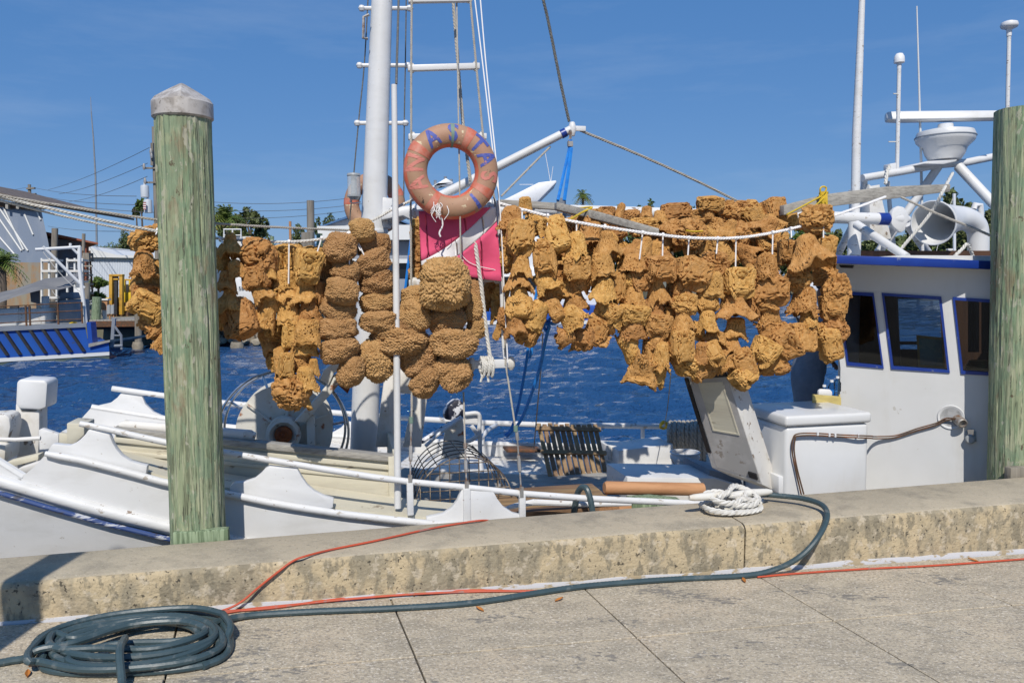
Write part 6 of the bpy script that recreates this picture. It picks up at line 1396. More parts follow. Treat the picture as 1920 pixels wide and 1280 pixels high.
# life rings
def life_ring(x, y, v, R_, r_, label, tilt=0.0, rot=0.0, letters=True, bands=(45, 135, 230, 325)):
    c = V(x, y, v); Rm = rp((R_ + r_) / 2, c); rt_m = rp((R_ - r_) / 2, c)
    t = thing('life_ring', label, 'life ring', c, 'life rings in the rigging')
    X = (ku * math.cos(tilt) - kn * math.sin(tilt)).normalized(); Zf = -(kn * math.cos(tilt) + ku * math.sin(tilt)).normalized(); Yu = UPZ
    def pt(a, b, e=1.0):     # a round the ring, b round the tube (0 = outward, 90deg = to viewer)
        d = X * math.cos(a) + Yu * math.sin(a)
        return c + d * (Rm + rt_m * e * math.cos(b)) + Zf * (rt_m * 0.86 * e * math.sin(b))
    def patch(a0, a1, b0, b1, e, na, nb_, name, mat):
        rows = [[pt(a0 + (a1 - a0) * i / na, b0 + (b1 - b0) * j / nb_, e) for j in range(nb_ + 1)] for i in range(na + 1)]
        return emit(name, MB().sheet(rows), mat, t, angle=80)
    TAU = 2 * math.pi
    vs = [pt(TAU * i / 96, TAU * j / 28) for i in range(96) for j in range(28)]
    fs = [(i * 28 + j, ((i + 1) % 96) * 28 + j, ((i + 1) % 96) * 28 + (j + 1) % 28, i * 28 + (j + 1) % 28) for i in range(96) for j in range(28)]
    emit('body', MB().add(vs, fs), 'ring', t, angle=80)
    for b in bands:
        a = math.radians(b)
        patch(a - 0.11, a + 0.11, 0, TAU, 1.025, 8, 28, 'band', 'ring_band')
    if letters:
        patch(math.radians(-140), math.radians(40), math.radians(140), math.radians(205), 1.006, 50, 6, 'inner_edge', 'ring_edge')
        patch(math.radians(30), math.radians(150), math.radians(140), math.radians(205), 1.006, 40, 6, 'inner_edge', 'ring_edge')
        patch(math.radians(160), math.radians(300), math.radians(-30), math.radians(40), 1.006, 40, 6, 'outer_edge', 'ring_edge')
        word = list('ANASTASI'); angs = [202, 170, 122, 88, 45, 20, -8, -52]
        sizes = rt_m * 1.75
        for ch, dg in zip(word, angs):
            vs, fs = text_mesh(ch, sizes * 1.1, 0.028)
            a0 = math.radians(dg); out = []
            for v_ in vs:
                aa = a0 - v_.x / (Rm + rt_m * 0.1)
                q = max(-0.93, min(0.93, (v_.y + rt_m * 0.05) / rt_m))
                out.append(pt(aa, math.acos(q), 1.03))
            emit('letter', MB().add(out, fs), 'ring_letter_red' if dg in (202, 170, -8) else 'ring_letter', t, flat=True)
        patch(math.radians(86), math.radians(91), math.radians(30), math.radians(200), 1.045, 3, 14, 'tape_patch', 'tape_green')
        fr_ = random.Random(4)
        for k in range(13):
            a = math.radians(fr_.uniform(236, 262)); L_ = fr_.uniform(0.03, 0.10)
            p0 = pt(a, math.radians(fr_.uniform(60, 100)), 1.0)
            emit('frayed_strand', MB().tube(smooth([p0, p0 + Vector((fr_.uniform(-.02, .02), -0.02, -L_ * .5)), p0 + Vector((fr_.uniform(-.03, .03), -0.01, -L_))], 4), 0.0024, 4), 'string', t)
    return t
life_ring(846, 322, 1.0, 89, 45, 'big faded orange life ring lettered with a name above the dive flag', bands=(63, 148, 238, -31))
life_ring(702, 382, VM + 0.32, 59, 30, 'second faded red life ring hanging behind the mast', letters=False, bands=(20, 175, 90, 270), tilt=0.35)
wire('cord', [(824, 396, .98), (830, 420, .98), (824, 436, .98), (826, 444, .98)], 1.6, 'string', 'frayed white cord end dangling from the life ring', 'cord', GR)
# ================================================================== SPONGES
def hash3(i, j, k, s):
    n = (i * 374761393 + j * 668265263 + k * 2147483647 + s * 974711) & 0xffffffff
    n = ((n ^ (n >> 13)) * 1274126177) & 0xffffffff
    return ((n ^ (n >> 16)) & 0xffffff) / float(0xffffff)
def vnoise(p, seed=0):
    q = np.floor(p).astype(np.int64); f = p - q; f = f * f * (3 - 2 * f); out = 0
    for a in (0, 1):
        for b in (0, 1):
            for c in (0, 1):
                w = (f[:, 0] if a else 1 - f[:, 0]) * (f[:, 1] if b else 1 - f[:, 1]) * (f[:, 2] if c else 1 - f[:, 2])
                out = out + w * hash3(q[:, 0] + a, q[:, 1] + b, q[:, 2] + c, seed)
    return out * 2 - 1
def fbm(p, oct_=4, seed=0):
    s = 0; a = 1.0; t = 0
    for o in range(oct_):
        s = s + a * vnoise(p * 2.03 ** o + 17.3 * o, seed + o); t += a; a *= 0.5
    return s / t
def worley(p, cell, seed):     # distance to the nearest feature point, in cell units
    q = np.floor(p / cell).astype(np.int64); best = np.full(len(p), 9.0)
    for a in (-1, 0, 1):
        for b in (-1, 0, 1):
            for c in (-1, 0, 1):
                i, j, k = q[:, 0] + a, q[:, 1] + b, q[:, 2] + c
                fx = np.stack([i + hash3(i, j, k, seed), j + hash3(i, j, k, seed + 1), k + hash3(i, j, k, seed + 2)], 1)
                best = np.minimum(best, np.linalg.norm(p / cell - fx, axis=1))
    return best
def normals(v, nu, nv):
    g = v.reshape(nu, nv, 3)
    du = np.gradient(g, axis=0); dv = np.roll(g, -1, 1) - np.roll(g, 1, 1)
    n = np.cross(dv, du); n /= (np.linalg.norm(n, axis=2, keepdims=True) + 1e-9)
    n = n.reshape(-1, 3); c = v.mean(0)
    return n
def grid_mesh(name, v, nu, nv, mat):
    idx = np.arange(nu * nv).reshape(nu, nv)
    q = np.stack([idx[:-1], np.roll(idx[:-1], -1, 1), np.roll(idx[1:], -1, 1), idx[1:]], -1).reshape(-1, 4)
    lo, hi = v.min(0), v.max(0); v = (v - (lo + hi) / 2) / (hi - lo)
    me = bpy.data.meshes.new(name); me.from_pydata(v.tolist(), [], q.tolist())
    bm = bmesh.new(); bm.from_mesh(me); bmesh.ops.recalc_face_normals(bm, faces=bm.faces); bm.to_mesh(me); bm.free()
    me.shade_smooth(); me.materials.append(MATS[mat]); return me
def proto_wool(seed):
    r = np.random.RandomState(seed); nu, nv = 170, 280
    th = np.linspace(0.001, math.pi - 0.001, nu)[:, None]; ph = np.linspace(0, 2 * math.pi, nv, endpoint=False)[None]
    d = np.stack([np.sin(th) * np.cos(ph), np.sin(th) * np.sin(ph), np.cos(th) + 0 * ph], -1).reshape(-1, 3)
    e = np.sign(d) * np.abs(d) ** 0.82
    v = e * 0.5
    v = v * (1 + 0.26 * fbm(d * 1.5, 3, seed))[:, None]
    cell = worley(v * np.array([1.45, 1.15, 0.95]) + r.uniform(0, 5), 0.044, seed)
    fine = fbm(v * 26, 3, seed + 9)
    v = v + d * (0.098 * (0.5 - np.minimum(cell, 0.85)) + 0.022 * fine - 0.14 * np.clip(fbm(v * 5, 2, seed + 4) - 0.22, 0, 1))[:, None]
    return grid_mesh('wool_sponge_%d' % seed, v, nu, nv, 'sponge_wool')
def pores(v, n, seed, size=0.08, dens=0.5, depth=0.05):
    w = worley(v, size * 2.2, seed)
    on = np.clip((vnoise(v * 3.2, seed + 3) + dens) * 1.8, 0, 1)
    return v - n * (depth * 2.4 * np.clip((0.34 - w) / 0.09, 0, 1) * on)[:, None]
def hollows(v, n, seed, k=26, rmin=0.022, rmax=0.055, depth=0.17):
    r = np.random.RandomState(seed + 500)
    for i in r.randint(0, len(v), k):
        rad = r.uniform(rmin, rmax); d = np.linalg.norm((v - v[i]) * np.array([1, 1, r.uniform(0.45, 1.0)]), axis=1)
        v = v - n * (depth * np.clip((rad - d) / (rad * 0.35), 0, 1))[:, None]
    return v
def proto_ridge(seed):
    r = np.random.RandomState(seed); nu, nv = 210, 300
    th = np.linspace(0.001, math.pi - 0.001, nu)[:, None]; ph = np.linspace(0, 2 * math.pi, nv, endpoint=False)[None]
    d = np.stack([np.sin(th) * np.cos(ph), np.sin(th) * np.sin(ph), np.cos(th) + 0 * ph], -1).reshape(-1, 3)
    e = np.sign(d) * np.abs(d) ** 0.42
    v = e * 0.5
    taper = 1 + r.uniform(-0.25, 0.25) * v[:, 2]
    v[:, 0] *= taper; v[:, 1] *= taper
    v = v * (1 + 0.15 * fbm(d * 1.6, 3, seed))[:, None]
    # long cracks running up the block
    wob = v.copy(); wob[:, 2] *= 0.22; wob[:, 0] += 0.12 * vnoise(v * 4, seed + 7)
    rid = np.abs(fbm(wob * 6.5, 3, seed + 2))
    crack = np.clip(1 - rid / 0.085, 0, 1) ** 0.8
    n = d
    v = v - n * (0.15 * crack * np.clip(0.5 + 1.2 * vnoise(v * 2.3, seed + 5), 0, 1))[:, None]
    v = hollows(v, n, seed)
    v = pores(v, n, seed, 0.055, 0.35, 0.06)
    v = v + n * (0.020 * fbm(v * 16, 3, seed + 8))[:, None]
    ph_ = np.arctan2(d[:, 1], d[:, 0])
    bot = np.clip((-d[:, 2] - 0.3) / 0.4, 0, 1)
    v[:, 2] += bot * 0.13 * np.sin(ph_ * 3 + r.uniform(0, 6)) + bot * 0.07 * np.sin(ph_ * 7 + r.uniform(0, 6))
    return grid_mesh('yellow_sponge_%d' % seed, v, nu, nv, 'sponge_yellow')
def proto_cup(seed, flare=0.75, tall=1.0, wave=0.16, depth=0.62):
    r = np.random.RandomState(seed); nu, nv = 240, 270
    prof = [(0.001, 0.46), (0.30, 0.45), (0.46, 0.36), (0.52, 0.15), (0.52 + 0.25 * flare, -0.12), (0.52 + 0.52 * flare, -0.36), (0.52 + 0.62 * flare, -0.48), (0.50 + 0.60 * flare, -0.51), (0.46 + 0.5 * flare, -0.42), (0.36 + 0.22 * flare, -0.15), (0.26, 0.46 - depth), (0.001, 0.5 - depth)]
    pr = np.array(prof); s = np.concatenate([[0], np.cumsum(np.linalg.norm(np.diff(pr, axis=0), axis=1))]); t = np.linspace(0, s[-1], nu)
    R = np.interp(t, s, pr[:, 0]); Z = np.interp(t, s, pr[:, 1]) * tall
    ph = np.linspace(0, 2 * math.pi, nv, endpoint=False)
    low = np.clip((0.2 - Z) / 0.7, 0, 1)
    a1, a2, a3, a4 = r.uniform(0, 6.28, 4)
    k1 = r.choice([2, 3]); k2 = r.choice([4, 5])
    Rg = R[:, None] * (1 + low[:, None] * wave * (np.sin(k1 * ph + a1) + 0.6 * np.sin(k2 * ph + a2))[None])
    Zg = Z[:, None] + low[:, None] * wave * 0.85 * (np.sin(k1 * ph + a3) + 0.7 * np.sin(k2 * ph + a4) + 0.35 * np.sin(9 * ph + a1))[None]
    v = np.stack([Rg * np.cos(ph), Rg * np.sin(ph) * 0.85, Zg], -1).reshape(-1, 3)
    n = normals(v, nu, nv)
    out = v.copy(); out[:, 2] = 0; out /= (np.linalg.norm(out, axis=1, keepdims=True) + 1e-6)
    sgn = np.sign((n * np.where(np.repeat(np.arange(nu) < nu * 0.58, nv)[:, None], out + np.array([0, 0, 0.3]), -out + np.array([0, 0, -0.3]))).sum(1)); n = n * sgn[:, None]
    v = v + n * (0.10 * fbm(v * 2.1, 3, seed))[:, None]
    wob = v.copy(); wob[:, 2] *= 0.25
    rid = np.abs(fbm(wob * 5.5, 3, seed + 2))
    up = np.clip((Z + 0.35) / 0.4, 0, 1).repeat(nv)
    v = v - n * (0.095 * np.clip(1 - rid / 0.09, 0, 1) * np.clip(0.3 + 1.3 * vnoise(v * 2, seed + 5), 0, 1) * up)[:, None]
    v = hollows(v, n, seed, 26, 0.02, 0.04, 0.09)
    v = pores(v, n, seed, 0.05, 0.25, 0.06)
    v = v + n * (0.016 * fbm(v * 15, 3, seed + 8))[:, None]
    return grid_mesh('yellow_sponge_%d' % seed, v, nu, nv, 'sponge_yellow')
def proto_lump(seed):
    r = np.random.RandomState(seed); nu, nv = 200, 290
    th = np.linspace(0.001, math.pi - 0.001, nu)[:, None]; ph = np.linspace(0, 2 * math.pi, nv, endpoint=False)[None]
    d = np.stack([np.sin(th) * np.cos(ph), np.sin(th) * np.sin(ph), np.cos(th) + 0 * ph], -1).reshape(-1, 3)
    v = np.sign(d) * np.abs(d) ** 0.75 * 0.5
    v = v * (1 + 0.40 * fbm(d * 1.7, 3, seed))[:, None]
    v = v - d * (0.10 * np.clip(1 - np.abs(fbm(v * 4, 2, seed + 3)) / 0.12, 0, 1))[:, None]
    v = hollows(v, d, seed, 34)
    v = pores(v, d, seed, 0.06, 0.5, 0.075)
    v = v + d * (0.022 * fbm(v * 15, 3, seed + 8))[:, None]
    return grid_mesh('yellow_sponge_%d' % seed, v, nu, nv, 'sponge_yellow')
PROTO = {'w': [proto_wool(s) for s in (1, 2, 3, 4, 6)],
         'r': [proto_ridge(s) for s in (11, 12, 13, 14)],
         'c': [proto_cup(21, 0.30, 1.0, 0.09), proto_cup(22, 0.45, 1.0, 0.12), proto_cup(23, 0.40, 1.1, 0.13), proto_cup(24, 0.22, 1.1, 0.10), proto_cup(26, 0.12, 1.05, 0.08)],
         's': [proto_cup(31, 0.95, 0.95, 0.12), proto_cup(32, 0.85, 1.0, 0.15), proto_cup(33, 1.1, 0.9, 0.13)],
         't': [proto_cup(42, 0.2, 1.3, 0.14, 0.9)],
         'l': [proto_lump(s) for s in (51, 52, 53)]}
def garland(label, lst, v0, strings=(), group='sponge garlands hung along the boat', jit=0.05, seed=0):
    """lst: (x, y, w, h, kind, rot in degrees, depth offset) in photo pixels"""
    r = random.Random(seed * 101 + 7)
    top = V(lst[0][0], lst[0][1], v0)
    g = thing('sponge_garland', label, 'sponge garland', top, group)
    for e in lst:
        x, y, w, h, kind = e[:5]; rot = e[5] if len(e) > 5 else r.uniform(-9, 9); dv = e[6] if len(e) > 6 else r.uniform(-jit, jit)
        c = V(x, y, v0 + dv)
        q_ = r.random()
        if kind == 'l' and w < 60 and q_ < 0.55: kind = 'r' if q_ < 0.25 else 'c'
        elif kind == 'r' and w < 60 and h < 58 and q_ < 0.30: kind = 'c'
        me = r.choice(PROTO[kind])
        W, H = rp(w, c) * 1.10, rp(h, c) * 1.14
        Dp = 0.5 * (W + H) * (0.80 if kind != 'w' else 0.9)
        o = bpy.data.objects.new('sponge', me); COL.objects.link(o); o.parent = g
        flip = kind in 't'
        spin = r.uniform(-0.5, 0.5) + (math.pi if r.random() < 0.5 else 0)
        if kind in 'lw': spin = r.choice([0, math.pi]) + r.uniform(-0.3, 0.3)
        q = Quaternion((0, 1, 0), math.radians(rot) + (math.pi if flip else 0)) @ Quaternion((1, 0, 0), r.uniform(-0.22, 0.22)) @ Quaternion((0, 0, 1), spin)
        o.rotation_mode = 'QUATERNION'; o.rotation_quaternion = q
        o.scale = (W, Dp, H); o.location = c - top
    for (xa, ya, xb, yb) in strings:
        emit('string', MB().tube([V(xa, ya, v0 - 0.02), V(xb, yb, v0 - 0.05)], rp(1.35, top), 5), 'string', g)
        emit('string_turn', MB().lathe([(rp(3.6, top), -rp(2.2, top)), (rp(4.2, top), 0), (rp(3.6, top), rp(2.2, top))], V(xa, ya, v0 - 0.02), ku, 10), 'string', g)
    return g
VS = 1.02
garland('yellow sponge string left of the capped post', [(273, 453, 56, 48, 'l'), (296, 440, 30, 36, 'c', 0, .1), (268, 497, 52, 50, 'l'), (298, 505, 28, 34, 'c', 0, .08), (273, 530, 46, 40, 'r', 5, .08), (274, 555, 48, 44, 'r', 4), (277, 575, 64, 46, 'r', 32, -.05), (292, 608, 48, 50, 'r', 42), (307, 640, 34, 44, 'c', 30), (303, 580, 34, 50, 'l', 0, .1)], VS, [(296, 431, 292, 440)], seed=1)
garland('first yellow sponge string right of the capped post', [(432, 462, 54, 48, 's', 4), (416, 490, 40, 44, 'l', 0, .07), (443, 505, 38, 34, 'c', -16, -.04), (424, 530, 44, 42, 'c', 6), (430, 565, 58, 48, 's', 8), (438, 585, 44, 36, 'c', 0), (448, 598, 70, 58, 'r', 68), (500, 590, 52, 62, 'c', 20, .04), (421, 603, 26, 30, 'l', 0, .05)], VS, [(412, 447, 418, 456)], seed=2)
garland('yellow sponge string with a big rounded head beside the first one', [(484, 482, 64, 66, 'l', 10), (515, 500, 32, 60, 'r', 0, .10), (480, 522, 46, 42, 'r', -8), (502, 512, 36, 34, 'c', 0), (490, 550, 44, 40, 'c', -30, -.03), (505, 565, 40, 38, 'l'), (520, 528, 40, 36, 'l', 0, .1)], VS, [], seed=3)
garland('dark shaded yellow sponge string hanging behind the stake', [(541, 490, 46, 58, 'r', 0, .12), (527, 510, 36, 40, 'l', 0, .15), (537, 528, 48, 40, 'c', 4), (535, 552, 50, 52, 'c', -16, .02), (542, 585, 46, 66, 'c', -6), (558, 612, 34, 38, 'c'), (507, 645, 50, 56, 'r', -30, .18), (520, 625, 44, 44, 'l', 0, .16), (530, 680, 34, 54, 'r', -10, .05), (512, 678, 24, 36, 'l', 0, .15)], VS + 0.03, [(542, 453, 541, 532)], seed=4)
garland('long yellow sponge string ending in a big lump left of the wool sponges', [(577, 503, 48, 64, 'r', 14), (584, 478, 46, 30, 'l', 0, .1), (573, 552, 56, 46, 's', 0), (596, 552, 24, 44, 'r', 0, .03), (580, 585, 48, 42, 'c', -5), (576, 625, 52, 50, 'c', 3), (548, 630, 34, 52, 'r', 5, .04), (571, 650, 52, 36, 'c', 4), (564, 678, 48, 44, 'c', -4), (536, 690, 26, 52, 'r', 8), (588, 690, 24, 34, 'r'), (576, 715, 56, 52, 'c', 2, -.04), (546, 735, 72, 62, 'l', 0), (566, 755, 40, 34, 'l', 0, .02)], VS, [(603, 446, 592, 482)], seed=5)
garland('left column of fuzzy brown wool sponges', [(638, 464, 60, 56, 'w', 6), (618, 495, 40, 46, 'w', 0, .12), (648, 508, 56, 44, 'w', 18), (612, 530, 40, 48, 'w', 0, .12), (642, 546, 60, 48, 'w', 10), (607, 560, 34, 40, 'w', 0, .12), (635, 578, 66, 44, 'w', 4), (631, 617, 74, 42, 'w', 2), (638, 655, 72, 46, 'w', -16), (660, 695, 48, 62, 'w', 20)], VS, [(655, 437, 655, 496), (652, 438, 640, 440)], seed=6)
garland('right column of wide brown wool sponges behind the white pole', [(679, 432, 46, 42, 'w', 0, -.04), (690, 458, 42, 52, 'w', -10), (714, 459, 36, 40, 'w', 0, .08), (700, 492, 64, 46, 'w', -20), (706, 530, 70, 46, 'w', -6), (708, 566, 66, 42, 'w', -2), (709, 602, 70, 42, 'w', 0), (748, 637, 108, 50, 'w', 4), (704, 676, 62, 76, 'w', -34), (742, 610, 50, 40, 'w', 0, .08)], VS + 0.04, [(663, 435, 685, 484), (659, 436, 676, 470)], seed=7)
garland('cluster of brown wool sponges topped by one huge heart shaped sponge', [(836, 533, 90, 94, 'w', 0, -.12), (782, 562, 62, 52, 'w', 0), (778, 592, 64, 52, 'w', 34), (768, 610, 44, 30, 'w', 10), (838, 600, 72, 48, 'w', -10), (886, 575, 42, 58, 'w', 0, .06), (888, 548, 34, 50, 'w', 0, .08), (850, 643, 88, 54, 'w', 6), (892, 615, 34, 38, 'w', 0, .06), (785, 673, 72, 56, 'w', -26), (797, 713, 50, 62, 'w', 30), (850, 697, 66, 70, 'w', -40), (820, 690, 40, 40, 'w', 0, .08)], VS + 0.06, [(866, 490, 866, 520)], seed=8)
garland('few yellow sponges peeking out behind the left edge of the flag', [(784, 422, 24, 34, 'l'), (784, 452, 28, 36, 'r'), (786, 486, 36, 44, 'l'), (790, 520, 40, 36, 'r')], 1.75, [], seed=9)
garland('yellow sponge string just right of the dive flag', [(960, 412, 56, 48, 'c', 0, .08), (984, 389, 34, 36, 'r', 0, .25), (975, 448, 48, 62, 'r', 4, -.03), (955, 450, 34, 46, 'l', 0, .12), (977, 500, 42, 50, 'c', 2), (972, 530, 56, 46, 's', 0, -.02), (952, 490, 34, 44, 'l', 0, .12), (973, 554, 46, 36, 'l'), (974, 580, 52, 42, 'r', 0), (965, 612, 44, 40, 'l'), (1005, 594, 42, 58, 'c', 24), (988, 628, 40, 38, 'r', 20), (948, 600, 30, 44, 'l', 0, .1)], VS, [(979, 394, 979, 416)], seed=10)
garland('dark sponge string half hidden behind the flag pole rope', [(938, 545, 36, 50, 'l'), (934, 585, 34, 46, 'r'), (918, 560, 28, 44, 'l', 0, .1), (942, 620, 36, 36, 'l'), (925, 530, 30, 40, 'r')], 1.35, [], seed=11)
garland('yellow sponge string below a broad ridged sponge', [(1038, 441, 66, 48, 'r', 76, 0), (1010, 420, 44, 30, 'l', 0, .15), (1022, 487, 42, 66, 'r', -8), (1036, 515, 46, 36, 'l', 0, .08), (1026, 532, 54, 38, 'c', -26), (1024, 560, 46, 44, 'l'), (1040, 582, 42, 28, 'r', 60), (1045, 545, 34, 40, 'l', 0, .06)], VS, [(1027, 404, 1027, 426)], seed=12)
garland('yellow sponge string ending in a ridged horizontal bundle', [(1082, 465, 48, 58, 'c', 0), (1083, 502, 50, 44, 'r', 0), (1084, 532, 46, 40, 'c', 0), (1078, 562, 48, 46, 'c', -8), (1060, 540, 34, 50, 'r', 0, .06), (1074, 596, 62, 44, 'c', -40), (1058, 632, 46, 38, 'r', 84), (1095, 636, 38, 36, 'l'), (1124, 622, 56, 50, 'r', -70), (1126, 598, 50, 40, 'c', 0, .03), (1085, 648, 40, 22, 'l', 0, .04)], VS, [(1081, 417, 1081, 450)], seed=13)
garland('yellow sponge string with a drooping wide hood third from the flag', [(1112, 445, 50, 52, 'c', 20, .10), (1140, 460, 54, 54, 's', -6, -.02), (1130, 500, 46, 48, 'l'), (1112, 520, 34, 46, 'r', 14, .05), (1134, 548, 58, 54, 'l', 8, -.02), (1160, 545, 26, 64, 'r', 0, .05), (1140, 585, 50, 38, 'r', 30), (1156, 600, 36, 32, 'c', 40)], VS, [(1134, 424, 1134, 444)], seed=14)
garland('yellow sponge string crossed by a dark shadow with a tube sponge at its foot', [(1188, 496, 56, 38, 'c', 0), (1178, 530, 36, 38, 'l', 0, .05), (1200, 528, 34, 40, 'r'), (1190, 560, 48, 44, 'c', 4), (1188, 592, 54, 36, 'l'), (1188, 617, 56, 44, 'c', 2), (1182, 652, 42, 60, 't', -18), (1206, 690, 52, 50, 't', 30, -.03), (1200, 706, 62, 36, 'c', 14), (1218, 712, 40, 30, 'r', 30)], VS, [(1205, 436, 1199, 486)], seed=15)
garland('straight yellow sponge string at the free end of the slanting plank', [(1237, 505, 56, 46, 'r', 0, -.02), (1233, 552, 50, 64, 's', -10), (1225, 580, 42, 40, 'c', 0, .05), (1233, 612, 48, 42, 'l'), (1235, 640, 44, 30, 'c'), (1226, 665, 40, 54, 'r', 0, .03), (1240, 670, 38, 56, 'r', 4), (1228, 700, 46, 50, 'c', 20), (1252, 600, 30, 50, 'r', 0, .1)], VS, [(1243, 440, 1242, 486)], seed=16)
garland('yellow sponge string below a tilted square block sponge', [(1297, 514, 62, 54, 'r', 18, -.03), (1280, 547, 46, 46, 'r', -8), (1284, 572, 46, 38, 'l'), (1279, 606, 50, 50, 'c', 0), (1276, 648, 44, 58, 'r', 0), (1290, 682, 58, 50, 'l', 30), (1312, 692, 40, 46, 'r', -14), (1264, 665, 34, 40, 'c', 30, .04), (1262, 560, 30, 70, 'l', 0, .12)], VS, [(1292, 446, 1289, 490)], seed=17)
garland('narrow yellow sponge string with a curled lip near its foot', [(1342, 496, 50, 46, 'l', 0), (1335, 535, 46, 50, 'c', 0), (1326, 565, 40, 40, 'r', 0), (1327, 605, 44, 46, 'r', 0), (1340, 634, 54, 26, 'c', 12), (1306, 620, 30, 34, 'l', 0, .04), (1318, 662, 44, 40, 'l'), (1338, 664, 30, 46, 'r', -20), (1322, 688, 40, 36, 'r', 10)], VS, [(1346, 447, 1343, 476)], seed=18)
garland('broad yellow sponge string with a wide skirt like a hat', [(1383, 535, 58, 58, 'r', 0, -.02), (1380, 580, 78, 50, 's', 0, -.04), (1374, 560, 50, 36, 'l', 0, .04), (1378, 618, 50, 42, 'c', 4), (1368, 650, 54, 48, 's', 0), (1358, 678, 44, 44, 'c', -30), (1388, 684, 58, 50, 'r', 70), (1396, 706, 46, 40, 'r', -40), (1408, 575, 24, 50, 'r', -14, .05)], VS, [(1380, 447, 1379, 507)], seed=19)
garland('yellow sponge string under a neat upright block sponge', [(1436, 503, 54, 52, 'r', 0, -.02), (1444, 548, 66, 50, 'r', 0), (1436, 570, 50, 30, 'l', 0, .02), (1443, 590, 46, 44, 'c', 0), (1447, 622, 66, 34, 'c', 180), (1468, 645, 62, 50, 'r', 60), (1430, 662, 48, 50, 'r', 30), (1448, 675, 58, 46, 'c', -14), (1452, 692, 52, 22, 'l', 0, .04)], VS, [(1449, 436, 1448, 480)], seed=20)
garland('last sponge string with a huge flared trumpet sponge by the wheelhouse', [(1530, 413, 62, 54, 'l', 0, .02), (1515, 478, 92, 72, 's', -12, -.08), (1545, 470, 40, 54, 'r', 8, .06), (1474, 475, 30, 46, 'l', 0, .08), (1498, 525, 48, 46, 'l'), (1508, 566, 60, 56, 'c', 8), (1517, 600, 44, 44, 'c', 4), (1502, 636, 50, 52, 'r', 8), (1548, 520, 48, 40, 'l', 0, .06), (1568, 545, 54, 54, 'l', -20), (1562, 578, 46, 46, 'l', 0), (1564, 622, 56, 50, 'l', 10, -.02), (1554, 645, 64, 40, 'r', 76), (1528, 632, 36, 50, 'r', 0, .04)], VS + 0.02, [(1544, 411, 1544, 446), (1483, 429, 1484, 446)], seed=21)
# second line of sponges farther back, along the far side boom
back1 = [(1138, 397, 30, 18, 'l'), (1160, 402, 24, 40, 'r', 20), (1186, 408, 34, 28, 'l'), (1211, 401, 30, 26, 'l'), (1000, 420, 40, 36, 'l'), (1112, 408, 44, 28, 'l'), (1268, 402, 54, 36, 'l'), (1240, 412, 40, 32, 'c'), (1100, 424, 50, 28, 'c')]
back2 = [(1332, 384, 46, 28, 'l', 0), (1316, 408, 46, 30, 'l'), (1362, 400, 50, 44, 'l'), (1405, 407, 54, 44, 'r', 60), (1392, 392, 36, 30, 'l'), (1450, 398, 42, 46, 'r', -10), (1480, 412, 40, 44, 'l'), (1432, 418, 44, 36, 'r', 60), (1380, 428, 56, 34, 'l'), (1340, 424, 50, 30, 'c')]
garland('loose heap of shaded sponges along the left of the far spar', back1, 2.0, [], 'far row of sponges along the spar', seed=22)
garland('heap of sponges piled round the round one on the right of the far spar', back2, 1.9, [], 'far row of sponges along the spar', seed=23)
rr = random.Random(77)
def filler(x0, x1, y0, y1, n, wmin=34, wmax=60):
    return [(rr.uniform(x0, x1), rr.uniform(y0, y1), rr.uniform(wmin, wmax), rr.uniform(34, 54), rr.choice('lrlcs'), rr.uniform(-60, 60), rr.uniform(-.1, .15)) for _ in range(n)]
garland('shadowed sponges behind the front rope near the flag', filler(950, 1110, 412, 475, 12) + filler(960, 1120, 462, 530, 4), 1.55, [], 'far row of sponges along the spar', seed=24)
garland('shadowed sponges behind the front rope at the plank end', filler(1120, 1300, 425, 475, 15) + filler(1130, 1300, 465, 500, 7), 1.6, [], 'far row of sponges along the spar', seed=25)
garland('shadowed sponges behind the front rope right of the middle', filler(1300, 1470, 425, 480, 15) + filler(1300, 1480, 465, 500, 8), 1.6, [], 'far row of sponges along the spar', seed=26)
garland('dim inner sponges behind the middle strings', filler(1160, 1420, 500, 560, 6, 26, 38), 1.4, [], 'far row of sponges along the spar', seed=27)
wire('yellow_line', [(1286, 432, 1.45), (1300, 434, 1.45), (1318, 433, 1.45)], 1.6, 'rope_yellow', 'short yellow line among the shaded sponges', 'rope', 'yellow lashings on the planks')
